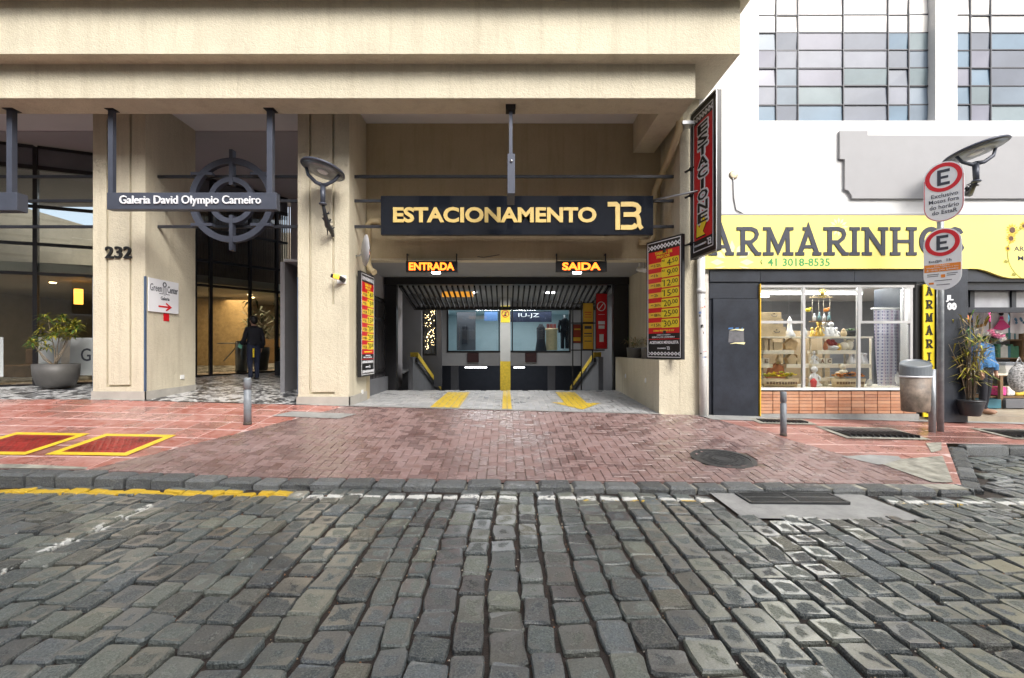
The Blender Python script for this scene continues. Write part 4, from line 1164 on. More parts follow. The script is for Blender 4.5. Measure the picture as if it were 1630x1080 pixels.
# doorway transom
TR = empty('door_transom', (10.5, 9.4, 2.5), parent=W)
zt0, zt1 = PZ(490, 9.5), PZ(462, 9.5)
wbox('frame', M_clad, 8.84, 14, 9.45, 9.55, zt0 - .10, zt0, TR); wbox('frame', M_clad, 8.84, 14, 9.45, 9.55, zt1, zt1 + .25, TR)
xs_ = [8.84, PX(1541, 9.5), PX(1548, 9.5), PX(1607, 9.5), PX(1614, 9.5), 11.0, 11.08, 12.4]
for i in (1, 3, 5): wbox('frame', M_clad, xs_[i], xs_[i + 1], 9.455, 9.545, zt0 + .001, zt1 - .001, TR)
for i in (0, 2, 4, 6): wbox('pane', mat('grey_frosted_pane', (.33, .34, .37), .2, var=.2, vs=2), xs_[i] + .002, xs_[i + 1] - .002, 9.49, 9.5, zt0 + .002, zt1 - .002, TR)
wbox('header', M_clad, 8.84, 14, 9.30, 9.449, 2.75, 2.897)
area_light('shop_lamp', (6.6, 10.6, 2.95), 45, 3, .5, (.98, 1, 1))
area_light('shop_lamp', (11, 11, 2.95), 22, 2, .5, (.98, 1, 1))
area_light('window_display_lamp', (6.3, 9.75, 2.9), 20, 2.6, .25, (1, .97, .9))
for k, (x0, x1, y, z, lb) in enumerate(((5.0, 6.6, 12.0, 2.9, 'lit tube across the shop ceiling, furthest back'), (5.2, 8.2, 11.0, 2.86, 'lit tube across the shop ceiling, nearest the window'))):
    e = empty('tube_light', (x0, y, z), lb, 'ceiling light', 'lit tubes in the shop'); mb = MB(); mb.box(x0, x1, y - .03, y + .03, z, z + .03); mb.build('tube', M_tube, e); mb = MB(); mb.box(x0, x1, y - .05, y + .05, z + .031, z + .1); mb.build('housing', M_white, e)

# ------------------------------------------------------------------ houses across the street, behind the camera: what the panes mirror
OB = empty('opposite_building', (0, -8, 0), 'plain pale building across the street mirrored in the shop panes', 'building')
mb = MB(); mb.box(-45, 24, -9.5, -9, 0, 12.5); mb.build('wall', mat('opposite_render', (.50, .47, .42), .8, var=.1), OB)
for i in range(15):
    for k in range(3):
        x0 = -42 + i * 4.1; z0 = 3.6 + k * 3.1
        mb = MB(); mb.box(x0, x0 + 1.9, -8.99, -8.93, z0, z0 + 1.9); o = mb.build('window', M_gloss, OB)
        mb = MB(); mb.box(x0 - .1, x0 + 2.0, -8.99, -8.9, z0 - .12, z0 - .002); mb.box(x0 + .92, x0 + .98, -8.929, -8.91, z0, z0 + 1.9); mb.box(x0, x0 + 1.9, -8.9295, -8.915, z0 + 1.2, z0 + 1.25); mb.build('frame', M_white, o)
    mb = MB(); mb.box(-42 + i * 4.1, -42 + i * 4.1 + 2.6, -8.99, -8.95, .1, 2.6); mb.build('shopfront', M_dgrey, OB)
mb = MB(); mb.box(-45, 24, -9.0, -8.7, 12.5, 12.8); mb.build('cornice', M_white, OB)
sheet('far_pavement', -24, 20, -9, -6, 4, 2, lambda X, Y: .0, M_concrete, dz=.05)

# pipes, posts and a parked row of crates deep in the basement
for i, (x_, lb) in enumerate(((-2.9, 0), (2.6, 0))):
    b = MB(); b.box(x_ - .2, x_ + .2, 27, 27.4, -2.3, 1.3); b.build('basement_pillar', M_grey, G)
for y_ in (22.0, 26.0):
    b = MB(); b.tube([(-7.5, y_, 1.2), (7.5, y_, 1.2)], .05, 8); b.build('basement_pipe', M_galv, G)
# ------------------------------------------------------------------ hanging steelwork and signs
def hanger(x, y, ztop, zbot, w, parent, m=None):
    mb = MB(); mb.box(x - w / 2, x + w / 2, y - w / 2, y + w / 2, zbot, ztop - .012); mb.build('hanger', m or M_slate, parent, bevel=.003)
    mb = MB(); mb.box(x - w * .9, x + w * .9, y - w * .9, y + w * .9, ztop - .012, ztop - .001); mb.build('ceiling_plate', M_black, parent)
BARZ = [5.08, 4.59, 4.07]
def bars(x0, x1, lab, zs=BARZ):
    e = empty('support_bars', ((x0 + x1) / 2, 9.64, zs[-1]), lab, 'bracket', 'dark steel bars between the pillars')
    for z in zs:
        mb = MB(); mb.box(x0, x1, 9.62, 9.665, z - .028, z + .028); mb.build('bar', M_dark, e, bevel=.003)
bars(-3.049, 3.389, 'three dark steel bars spanning the garage bay behind the parking sign')
bars(-7.019, -4.051, 'three dark steel bars spanning the gallery entrance behind the round emblem')
bars(-12.5, -8.041, 'three dark steel bars left of the numbered pillar')

e = empty('gallery_sign', (-5.6, 8.5, 4.07), 'long slate beam sign reading Galeria David Olympio Carneiro hung over the entrance', 'sign')
mb = MB(); mb.box(PX(170, 8.46), PX(440, 8.46), 8.46, 8.60, 4.075, 4.375); mb.build('board', M_slate, e, bevel=.006)
mb = MB(); text(mb, 'Galeria David Olympio Carneiro', PX(190, 8.44), PX(415, 8.44), 4.125, 4.315, 8.435, 8.4585, bold=.006, res=4); mb.build('lettering', M_signwhite, e)
hanger(PX(178.5, 8.55), 8.55, 5.88, 4.375, .085, e); hanger(PX(431, 8.55), 8.55, 5.88, 4.38, .10, e)
e = empty('gallery_sign', (-9.3, 8.5, 4.07), 'slate beam sign cut by the left photo edge', 'sign')
mb = MB(); mb.box(-11.6, PX(27, 8.46), 8.46, 8.66, 4.06, 4.38); mb.build('board', M_slate, e, bevel=.006)
hanger(PX(19, 8.55), 8.55, 5.88, 4.38, .10, e); hanger(-11.3, 8.55, 5.88, 4.38, .10, e)

# round cross-hair emblem
e = empty('round_emblem', (PX(368, 9.5), 9.5, 3.7), 'dark steel round emblem of two rings and a cross hung behind the gallery sign', 'emblem')
cx, cz = PX(369.5, 9.5), PZ(319.5, 9.5)
def ringpts(r, n=56, a0=0, a1=2 * math.pi): return [(cx + r * math.cos(a0 + (a1 - a0) * i / n), cz + r * math.sin(a0 + (a1 - a0) * i / n)) for i in range(n)]
mb = MB(); mb.stroke(ringpts(.78), .12, 9.46, 9.56, closed=True); mb.build('outer_ring', M_slate, e)
mb = MB(); mb.stroke(ringpts(.41), .10, 9.46, 9.56, closed=True); mb.build('inner_ring', M_slate, e)
for a, b_ in ((90, 1.0), (270, 1.0)):
    s = 1 if a == 90 else -1
    mb = MB(); mb.box(cx - .035, cx + .035, 9.45, 9.57, cz + s * .30, cz + s * 1.0); mb.build('cross_bar', M_slate, e)
for s in (-1, 1):
    for z in (5.08, 4.07):
        mb = MB(); mb.box(cx + s * .38, cx + s * .80, 9.455, 9.565, z - .028, z + .028); mb.build('cross_bar', M_slate, e)

# ESTACIONAMENTO
e = empty('parking_sign', (.2, 9.55, 3.9), 'glossy black parking sign with gold letters ESTACIONAMENTO and monogram', 'sign')
sx0, sx1 = PX(606, 9.5), PX(1040, 9.5); sz0, sz1 = PZ(374, 9.5), PZ(312, 9.5)
mb = MB(); mb.box(sx0, sx1, 9.5, 9.615, sz0, sz1); mb.build('board', M_gloss, e, bevel=.004)
mb = MB(); text(mb, 'ESTACIONAMENTO', PX(626, 9.5), PX(949, 9.5), PZ(355, 9.5), PZ(330.5, 9.5), 9.475, 9.499, bold=.035, res=4); mb.build('lettering', M_gold, e)
def monogram(mb, x, z, H, d0, d1, M=None):
    k = .165
    S = [[(0, .915), (.30, .915), (.355, .86), (.36, 0)], [(.47, .915), (.90, .915), (1.03, .88), (1.11, .79), (1.11, .68), (1.04, .585), (.93, .545), (.57, .545)],
         [(.96, .56), (1.08, .47), (1.115, .36), (1.13, .16), (1.22, .03)], [(.47, .085), (.86, .085), (.97, .12), (1.02, .20)]]
    for i, s in enumerate(S):
        mb.stroke([(x + u * H, z + v * H) for u, v in s], k * H * (1 if i != 2 else .9), d0 - i * .0008, d1, M=M)
mb = MB(); monogram(mb, PX(967, 9.5), PZ(366.5, 9.5), .555, 9.475, 9.499); mb.build('monogram', M_gold, e)

# small blade sign over the driveway seen edge on
e = empty('blade_sign', (.09, 8.6, 4.2), 'thin slate blade sign seen edge-on hanging before the parking sign', 'sign')
mb = MB(); mb.prism([(8.28, 4.30), (8.95, 4.30), (8.95, 4.95), (8.28, 4.99)], .03, .16, axis='x'); mb.build('board', M_slate, e, bevel=.004)
mb = MB(); mb.box(.06, .12, 8.42, 8.48, 4.97, 5.868); mb.build('hanger', M_slate, e)
mb = MB(); mb.box(.0, .17, 8.34, 8.54, 5.80, 5.878); mb.build('ceiling_plate', M_black, e)
mb = MB(); mb.ball((.10, 8.27, 4.86), .025, 8, 5); mb.build('hook', M_steel, e)

# LED signs
def led(x0, x1, word, t0, t1, lab):
    Y = 10.3; z0, z1 = PZ(433, Y), PZ(416, Y)
    e = empty('led_sign', ((x0 + x1) / 2, Y, z0), lab, 'sign', 'lit dot matrix signs over the garage mouth')
    mb = MB(); mb.box(x0, x1, Y, Y + .10, z0, z1); mb.build('case', M_black, e, bevel=.004)
    mb = MB(); text(mb, word, t0, t1, z0 + .035, z1 - .03, Y - .008, Y - .001, bold=.035); mb.build('lit_lettering', M_led, e)
    for x_ in (x0 + .02, x1 - .02):
        mb = MB(); mb.box(x_ - .012, x_ + .012, Y + .03, Y + .06, z1, z1 + .17); mb.box(x_ - .012, x_ + .012, Y + .061, Y + .149, z1 + .14, z1 + .17); mb.build('hanger', M_black, e)
    mb = MB(); xm = lerp(x0, x1, .58 if word[0] == 'E' else .42); mb.box(xm - .09, xm + .09, Y + .0, Y + .09, z0 - .03, z0 - .001); mb.build('lamp', M_tube, e)
led(PX(646, 10.3), PX(728, 10.3), 'ENTRADA', PX(651, 10.3), PX(723, 10.3), 'black lit sign reading ENTRADA in orange letters')
led(PX(885, 10.3), PX(966, 10.3), 'SAIDA', PX(895, 10.3), PX(956, 10.3), 'black lit sign reading SAIDA in orange letters')

# price boards
def lattice(mb, x0, x1, z0, z1, d0, n):
    w = (x1 - x0) / n
    for i in range(n):
        c = x0 + (i + .5) * w; h = (z1 - z0) / 2; m_ = (z0 + z1) / 2
        mb.stroke([(c - w * .55, m_ - h * .8), (c, m_ + h * .0), (c + w * .55, m_ + h * .8)], h * .22, d0 - .0004 * (i % 2), d0 + .002)
        mb.stroke([(c - w * .55, m_ + h * .8), (c, m_), (c + w * .55, m_ - h * .8)], h * .22, d0 - .001 - .0004 * (i % 2), d0 + .002)
        mb.stroke([(c + w * .5 + math.cos(t * math.pi / 5) * h * .42, m_ + h * .8 * 0 + math.sin(t * math.pi / 5) * h * .42) for t in range(10)], h * .18, d0 - .0018, d0 + .002, closed=True)
def rrect(x0, x1, z0, z1, r):
    o = []
    for (cx_, cz_, a) in ((x1 - r, z1 - r, 0), (x0 + r, z1 - r, 90), (x0 + r, z0 + r, 180), (x1 - r, z0 + r, 270)):
        for k in range(4):
            q = math.radians(a + 30 * k); o.append((cx_ + r * math.cos(q), cz_ + r * math.sin(q)))
    return o
def price_board(F, Wd, H, label, board_depth=.07):
    e = empty('price_board', F.translation, label, 'sign', 'red and yellow parking price boards')
    def MBf(): return MB(F)
    v = lambda f: H * (1 - f)
    b = MBf(); b.box(0, Wd, 0, board_depth, 0, H); b.build('frame', M_black, e, bevel=.004)
    m = .035 * 1.0
    b = MBf()
    for x0, x1, z0, z1 in ((m, Wd - m, m, m + .014), (m, Wd - m, H - m - .014, H - m), (m, m + .014, m + .015, H - m - .015), (Wd - m - .014, Wd - m, m + .015, H - m - .015)): b.box(x0, x1, -.003, -.0005, z0, z1)
    b.build('border', M_signwhite, e)
    i0, i1 = m + .03, Wd - m - .03
    b = MBf(); lattice(b, i0, i1, v(.085), v(.035), -.003, 9); lattice(b, i0, i1, v(.972), v(.935), -.003, 9); b.build('border_pattern', M_signwhite, e)
    b = MBf(); b.box(i0, i1, -.004, -.0005, v(.785), v(.095)); b.box(i0, i1, -.0045, -.0005, v(.836), v(.830)); b.build('red_panel', M_red, e)
    b = MBf(); c0 = lerp(i0, i1, .22); c1 = lerp(i0, i1, .78)
    text(b, 'TABELA DE', c0, c1, v(.128), v(.103), -.0065, -.0042, bold=.03, res=2); text(b, 'PREÇOS', lerp(i0, i1, .28), lerp(i0, i1, .70), v(.163), v(.135), -.0065, -.0042, bold=.03, res=2)
    text(b, 'CARRO PEQUENO E SUV', lerp(i0, i1, .16), lerp(i0, i1, .84), v(.773), v(.755), -.0065, -.0042, bold=.02, res=1); b.build('title_lettering', M_yellow, e)
    bb = MBf(); ba = MBf(); bt = MBf()
    pr = ['4,50', '9,00', '12,00', '15,00', '20,00', '25,00', '30,00']; du = ['1/2h', '1h', '1:30h', '2h', '3h', '8h', '15h']
    for k in range(7):
        z1 = v(.166 + k * .0835); z0 = z1 - H * .073
        bb.prism(rrect(lerp(i0, i1, .44), i1 - .01, z0, z1, .02), -.0075, -.0042)
        ba.box(i0, lerp(i0, i1, .437), -.006, -.0042, z0 + H * .004, z0 + H * .047)
        a, b2 = pr[k].split(',')
        text(bt, a, lerp(i0, i1, .52 if len(a) == 2 else .62), lerp(i0, i1, .74), z0 + H * .009, z1 - H * .014, -.010, -.0077, bold=.0, res=2)
        text(bt, ',' + b2, lerp(i0, i1, .745), lerp(i0, i1, .955), z0 + H * .020, z1 - H * .012, -.010, -.0077, bold=.0, res=2)
        text(bt, 'R$', lerp(i0, i1, .46), lerp(i0, i1, .545), z1 - H * .028, z1 - H * .010, -.010, -.0077, bold=0, res=1)
        text(bt, du[k], lerp(i0, i1, .20), lerp(i0, i1, .40 if k != 1 and k != 3 else .32), z0 + H * .013, z0 + H * .037, -.0085, -.0062, bold=0, res=2)
        text(bt, 'ATÉ', lerp(i0, i1, .08), lerp(i0, i1, .17), z0 + H * .022, z0 + H * .036, -.0085, -.0062, bold=0, res=1)
    bb.build('price_field', M_yellow, e); ba.build('duration_field', M_amber, e); bt.build('price_lettering', M_text_black, e)
    b = MBf()
    text(b, 'FORMAS DE PAGAMENTO', lerp(i0, i1, .28), lerp(i0, i1, .72), v(.803), v(.793), -.003, -.0005, res=1)
    text(b, 'DÉBITO | PIX | DINHEIRO', lerp(i0, i1, .12), lerp(i0, i1, .86), v(.826), v(.808), -.003, -.0005, bold=.02, res=1)
    text(b, 'ACEITAMOS MENSALISTA', lerp(i0, i1, .03), lerp(i0, i1, .97), v(.873), v(.848), -.003, -.0005, bold=.03, res=2)
    text(b, 'ESTACIONAMENTO', lerp(i0, i1, .30), lerp(i0, i1, .58), v(.915), v(.904), -.003, -.0005, bold=.03, res=1)
    monogram(b, lerp(i0, i1, .60), v(.921), H * .026, -.003, -.0005)
    b.build('small_lettering', M_signwhite, e)
    return e
pa = Vector((PX(1029, 9.82), 9.82)); pb = Vector((PX(1086, 9.0), 9.0)); dd = pb - pa
price_board(frame((pa.x, pa.y, 1.40), (dd.x, dd.y, 0)), dd.length, 2.38, 'red and yellow price board at right above the planter wall, turned to the street')
price_board(frame((-2.93, 9.66, 1.03), (.06, 1, 0)), .82, 2.16, 'red and yellow price board on the left pillar side seen very obliquely', .07)
mb = MB(); mb.box(3.1, 3.389, 9.35, 9.42, 3.5, 3.56); mb.box(3.1, 3.2, 9.35, 9.42, 1.9, 1.96); o = mb.build('board_bracket', M_black); tag(o, 'black bracket holding the right price board to the pillar', 'bracket')

# ESTACIONE projecting sign
A = Vector((3.56, 9.18)); Bq = Vector((3.64, 8.24)); dd = Bq - A; F = frame((A.x, A.y, 3.31), (dd.x, dd.y, 0)); Wd = dd.length; H = 2.78
e = empty('projecting_sign', (A.x, A.y, 3.31), 'tall red projecting sign with ESTACIONE running downward and a yellow arrow', 'sign')
b = MB(F); b.box(.0, Wd, .0, .09, 0, H); b.build('case', M_black, e, bevel=.006)
b = MB(F)
for x0, x1, z0, z1 in ((.0, Wd, -.012, .02), (.0, Wd, H - .02, H + .012), (-.012, .02, .021, H - .021), (Wd - .02, Wd + .012, .021, H - .021)): b.box(x0, x1, -.012, -.001, z0, z1)
b.build('bright_edge', M_steel, e)
b = MB(F)
for x0, x1, z0, z1 in ((.11, Wd - .11, .11, .125), (.11, Wd - .11, H - .125, H - .11), (.11, .125, .126, H - .126), (Wd - .125, Wd - .11, .126, H - .126)): b.box(x0, x1, -.006, -.001, z0, z1)
lattice(b, .14, Wd - .14, H - .27, H - .14, -.004, 6)
monogram(b, Wd * .66, .16, .12, -.006, -.001); text(b, 'ESTACIONAMENTO', .15, Wd * .63, .20, .235, -.006, -.001, bold=.02, res=1); b.build('border', M_signwhite, e)
b = MB(F); b.box(.14, Wd - .14, -.005, -.001, .32, H - .29); b.build('red_panel', M_red, e)
bw = MB(F); bk = MB(F)
n = 9
for i, ch in enumerate('ESTACIONE'):
    z1 = H - .36 - i * .205; z0 = z1 - .175; x0, x1 = .30, Wd - .28
    if ch == 'I': x0, x1 = Wd / 2 - .045, Wd / 2 + .055
    for q in range(8):
        ox, oz = .036 * math.cos(q * .785), .030 * math.sin(q * .785)
        text(bw, ch, x0 + ox, x1 + ox, z0 + oz, z1 + oz, -.0095 - .0004 * q, -.006, bold=.06, res=2)
    text(bk, ch, x0, x1, z0, z1, -.020, -.0135, bold=.02, res=2)
bw.build('letter_outline', M_signwhite, e)
ar = [(.30, .62), (.30, .40), (.53, .40), (.46, .47), (.60, .60), (.56, .72), (.44, .72), (.37, .55)]
ar = [(.26, .63), (.25, .37), (.56, .37), (.48, .44), (.62, .60), (.50, .74), (.36, .52)]
bk.prism([(lerp(.42, x, 1.13), lerp(.54, z, 1.13)) for x, z in ar], -.009, -.0055); bk.build('lettering', M_text_black, e)
b = MB(F); b.prism(ar, -.014, -.0095); b.build('arrow', M_yellow, e)
for z in (5.05, 4.55, 3.62):
    b = MB(); b.tube([(3.60, 9.0, z), (3.50, 9.31, z)], .022, 8); b.ball((3.56, 9.16, z), .045, 8, 6); b.build('fixing', M_black, e)
b = MB(); b.tube([(3.60, 8.9, 4.55), (2.62, 10.0, 4.62)], .022, 8); b.build('brace', M_steel, e)

# ------------------------------------------------------------------ haberdashery fascia
e = empty('shop_fascia', (8, 9.2, 3.14), 'pale yellow shop fascia with dark slab letters ARMARINHOS and a sunflower print', 'sign')
FY = 9.18
zt = PZ(343, FY); zb_ = PZ(428, FY)
pl = [(3.80, zb_), (PX(1552, FY), zb_)]
for k in range(1, 11):
    t = k / 10; px = lerp(1552, 1612, t); py = 428 + 15 * (t * t * (3 - 2 * t)); pl.append((PX(px, FY), PZ(py, FY)))
pl += [(15, PZ(443, FY)), (15, zt), (3.80, zt)]
b = MB(); b.prism(pl, FY, FY + .09); b.build('board', M_fascia, e)
b = MB(); b.box(3.80, 15, FY - .005, FY + .095, zt + .001, zt + .03); b.build('cap_strip', M_grelief, e)
def flower(b, cx_, cz_, r, d, n=12):
    for i in range(n):
        q = i * 2 * math.pi / n; dx, dz_ = math.cos(q), math.sin(q)
        P0 = (cx_ + dx * r * .35, cz_ + dz_ * r * .35); P1 = (cx_ + dx * r, cz_ + dz_ * r); pm = (cx_ + dx * r * .68, cz_ + dz_ * r * .68)
        b.prism([P0, (pm[0] - dz_ * r * .14, pm[1] + dx * r * .14), P1, (pm[0] + dz_ * r * .14, pm[1] - dx * r * .14)], d - .0003 * (i % 2), d + .001)
b = MB()
for cx_, cz_, r in ((4.35, 3.27, .42), (6.4, 3.95, .18), (8.3, 3.5, .25)):
    flower(b, cx_, cz_ + .0, r, FY - .003)
# keep petals on the board
b.v = [Vector((p.x, p.y, max(zb_ + .002, min(zt - .002, p.z)))) for p in b.v]
b.build('washed_print', M_fasciapale, e)
def slab_letter(b, ch, x0, x1, H, z0, d):
    w = x1 - x0; t = H * .165; s = H * .115; k = [0]
    def S(pts, wd=t):
        k[0] += 1; b.stroke([(x0 + p[0], z0 + p[1]) for p in pts], wd, d - .0007 * k[0], d + .012)
    def serif(cx_, top, hw=None):
        hw = hw or t * 1.05; zz = H - s / 2 if top else s / 2; S([(cx_ - hw, zz), (cx_ + hw, zz)], s)
    hw = t * 1.0
    if ch == 'A':
        S([(w * .17, s * .6), (w * .5, H - t * .35), (w * .83, s * .6)], t); S([(w * .28, H * .31), (w * .72, H * .31)], s)
        serif(w * .17, 0, w * .17); serif(w * .83, 0, w * .17); S([(w * .28, H - s / 2), (w * .56, H - s / 2)], s)
    if ch == 'R':
        S([(w * .26, 0.001), (w * .26, H - .001)], t); S([(w * .26, H - s / 2), (w * .6, H - s / 2), (w * .78, H * .88), (w * .84, H * .74), (w * .78, H * .6), (w * .6, H * .47), (w * .26, H * .47)], s * 1.15)
        S([(w * .5, H * .45), (w * .70, H * .2), (w * .84, s / 2)], t * .9); serif(w * .24, 0, w * .22); serif(w * .88, 0, w * .13); serif(w * .13, 1, w * .12)
    if ch == 'M':
        S([(w * .18, .001), (w * .20, H - .001)], t * .85); S([(w * .80, H - .001), (w * .82, .001)], t * .85); S([(w * .20, H - t * .4), (w * .5, H * .18), (w * .80, H - t * .4)], t * .9)
        serif(w * .18, 0, w * .17); serif(w * .82, 0, w * .17); serif(w * .11, 1, w * .1); serif(w * .89, 1, w * .1)
    if ch == 'I': S([(w * .5, .001), (w * .5, H - .001)], t * .95); serif(w * .5, 0, w * .5); serif(w * .5, 1, w * .5)
    if ch == 'N':
        S([(w * .2, .001), (w * .2, H - .001)], t * .85); S([(w * .8, .001), (w * .8, H - .001)], t * .85); S([(w * .2, H - t * .5), (w * .8, t * .5)], t); serif(w * .2, 0, w * .18); serif(w * .8, 1, w * .18); serif(w * .1, 1, w * .1)
    if ch == 'H':
        S([(w * .2, .001), (w * .2, H - .001)], t * .95); S([(w * .8, .001), (w * .8, H - .001)], t * .95); S([(w * .2, H * .5), (w * .8, H * .5)], s)
        for q in (.2, .8): serif(w * q, 0, w * .19); serif(w * q, 1, w * .19)
    if ch == 'O':
        P_ = [(w * .5 + math.cos(i * math.pi / 14) * (w * .5 - t / 2), H * .5 + math.sin(i * math.pi / 14) * (H * .51 - t / 2)) for i in range(28)]
        b.stroke([(x0 + p[0], z0 + p[1]) for p in P_], t, d - .002, d + .012, closed=True)
    if ch == 'S':
        P_ = [(.86, .76), (.74, .88), (.5, .93), (.25, .87), (.14, .73), (.24, .59), (.5, .51), (.76, .42), (.87, .27), (.74, .12), (.5, .06), (.24, .11), (.12, .26)]
        S([(w * p[0], H * p[1]) for p in P_], t * .95)
b = MB()
for ch, a, c_ in (('A', 1128, 1168), ('R', 1172, 1211), ('M', 1214, 1263), ('A', 1266, 1307), ('R', 1310, 1350), ('I', 1352, 1368), ('N', 1371, 1414), ('H', 1416, 1459), ('O', 1463, 1500), ('S', 1504, 1534)):
    slab_letter(b, ch, PX(a, FY), PX(c_, FY), PZ(362, FY) - PZ(407, FY), PZ(407, FY), FY - .0125)
b.build('lettering', M_text_dark2 if 'M_text_dark2' in globals() else M_text_dark, e)
b = MB(); text(b, '41 3018-8535', PX(1222, FY), PX(1321, FY), PZ(424, FY), PZ(411.5, FY), FY - .004, FY - .0005, bold=.015, res=2); b.build('phone_number', M_green, e)
b = MB(); b.tube([(4.33, 3.24, 0)] and [(PX(1213, FY), FY - .003, PZ(421, FY)), (PX(1211, FY), FY - .003, PZ(417, FY)), (PX(1213, FY), FY - .003, PZ(413, FY))], .008, 5)
b.build('phone_mark', M_green, e)
cxs = PX(1655, FY); czs = PZ(404, FY)
b = MB(); b.stroke([(cxs + .62 * math.cos(q / 10), czs + .58 * math.sin(q / 10)) for q in range(22, 42)], .02, FY - .002, FY - .0004)
for q in (2.1, 2.6, 3.4, 3.9):
    X_, Z_ = cxs + .62 * math.cos(q), czs + .58 * math.sin(q); b.prism([(X_, Z_), (X_ - .07, Z_ + .03), (X_ - .10, Z_ - .02), (X_ - .03, Z_ - .04)], FY - .0035, FY - .001)
b.build('sprig', M_leafy, e)
M_petal = mat('sunflower_print', (.80, .50, .04), .5, var=.05)
b = MB(); c = MB()
for px, py, r in ((1611, 366.5, .13), (1609, 380, .105), (1604, 396, .06), (1630, 360, .09)):
    flower(b, PX(px, FY), PZ(py, FY), r, FY - .005); c.mat(0); c.lathe((0, 0, 0), [(r * .42, 0), (r * .42, .001)], 14, M=Matrix.Translation((PX(px, FY), FY - .006, PZ(py, FY))) @ Matrix.Rotation(math.pi / 2, 4, 'X'))
b.build('sunflower_petals', M_petal, e); c.build('sunflower_centres', mat('brown_print', (.10, .04, .015), .5, var=0), e)
b = MB(); text(b, 'ARMARINHOS', PX(1614, FY), PX(1692, FY), PZ(400, FY), PZ(392.5, FY), FY - .003, FY - .0005, res=2); text(b, 'MARIA', PX(1620, FY), PX(1660, FY), PZ(415, FY), PZ(407.5, FY), FY - .003, FY - .0005, res=2); b.build('small_lettering', M_text_dark, e)

# vertical strip
e = empty('strip_sign', (8.22, 9.2, .3), 'narrow yellow strip sign with ARMARINHOS running down beside the slate door pillar', 'sign')
SY = 9.24; x0, x1 = PX(1470, SY), PX(1487.5, SY); z1 = PZ(453, SY); z0 = PZ(664, SY)
b = MB(); b.box(x0, x1, SY, SY + .03, z0, z1); b.build('board', M_yellow, e)
b = MB(); xm = (x0 + x1) / 2
for i, ch in enumerate('ARMARINHOS'):
    zz = z1 - .05 - i * .2535
    slab_letter(b, ch, xm - (.066 if ch != 'I' else .035), xm + (.066 if ch != 'I' else .035), .165, zz - .165, SY - .013)
b.v = [Vector((p.x, min(p.y, SY - .0005), p.z)) for p in b.v]
b.build('lettering', M_text_black, e)

# house number
e = empty('house_number', (-7.55, 9.3, 3.4), 'dark metal numerals 232 on the left pillar', 'house number')
for ch, a, c_ in (('2', 167, 180), ('3', 182, 194), ('2', 196, 209)):
    b = MB(); text(b, ch, PX(a, 9.27), PX(c_, 9.27), PZ(411.5, 9.27), PZ(392.5, 9.27), 9.262, 9.299, bold=.02, res=4); b.build('numeral', M_text_black, e)

# Green Center sign on the pillar side (face toward +x)
F = frame((-7.008, 9.34, PZ(495.4, 9.34)), (.0, 1, 0))
e = empty('wall_plate', F.translation, 'pale plate reading Green Center Galeria with a red arrow on the left pillar', 'sign')
wd_ = .86; H = PZ(441.5, 9.34) - PZ(495.4, 9.34)
b = MB(F); b.box(0, wd_, -.02, -.008, 0, H); b.build('plate', M_signwhite, e, bevel=.002)
b = MB(F); text(b, 'Green', .04, .36, H * .62, H * .84, -.024, -.021, bold=.0, res=2); text(b, 'Center', .52, .83, H * .62, H * .84, -.024, -.021, res=2); text(b, 'Galeria', .33, .58, H * .38, H * .49, -.024, -.021, res=2)
b.stroke([(.44 + math.cos(i * .628) * .045, H * .86 + math.sin(i * .628) * .045) for i in range(10)], .022, -.024, -.021, closed=True)
for s in (-1, 1): b.stroke([(.44 + s * .045, H * .78), (.44 + s * .045, H * .57), (.44 + s * .15, H * .57)], .012, -.0235, -.021); b.stroke([(.44 + s * .015, H * .78), (.44 + s * .015, H * .53), (.44 + s * .02, H * .53)], .008, -.023, -.021)
b.build('lettering', M_text_dark, e)
b = MB(F); b.stroke([(.27, H * .18), (.58, H * .18)], .035, -.024, -.021); b.stroke([(.48, H * .29), (.62, H * .18), (.48, H * .07)], .03, -.0248, -.021); b.build('arrow', M_red, e)
for u in (.05, wd_ - .05):
    for v_ in (.05, H - .05):
        b = MB(F); b.lathe((0, 0, 0), [(.012, 0), (.008, .008)], 8, M=Matrix.Translation((u, -.021, v_)) @ Matrix.Rotation(math.pi / 2, 4, 'X')); b.build('screw', M_steel, e)
F = frame((-7.012, 9.78, PZ(511, 9.78)), (0, 1, 0))
e = empty('small_sticker', F.translation, 'small red square notice with a pink disc below the pale plate', 'sign')
b = MB(F); b.box(0, .16, -.006, -.001, 0, .155); b.build('plate', M_red, e)
b = MB(F); b.lathe((0, 0, 0), [(.062, 0), (.062, .002)], 18, M=Matrix.Translation((.08, -.0065, .078)) @ Matrix.Rotation(math.pi / 2, 4, 'X')); b.build('disc', mat('pink_print', (.72, .35, .42), .5, var=0), e)
def socket(F, lab):
    b = MB(F); b.box(0, .12, -.015, -.001, 0, .09); b.box(.035, .085, -.019, -.0155, .025, .065); o = b.build('wall_outlet', M_white, bevel=.003); tag(o, lab, 'outlet', 'white outlet covers low on the pillars')
socket(frame((-7.013, 10.28, PZ(604, 10.28)), (0, 1, 0)), 'white outlet cover low on the side of pillar 232')
socket(frame((-3.043, 10.05, PZ(628, 10.05)), (0, 1, 0)), 'white outlet cover below the left price board')

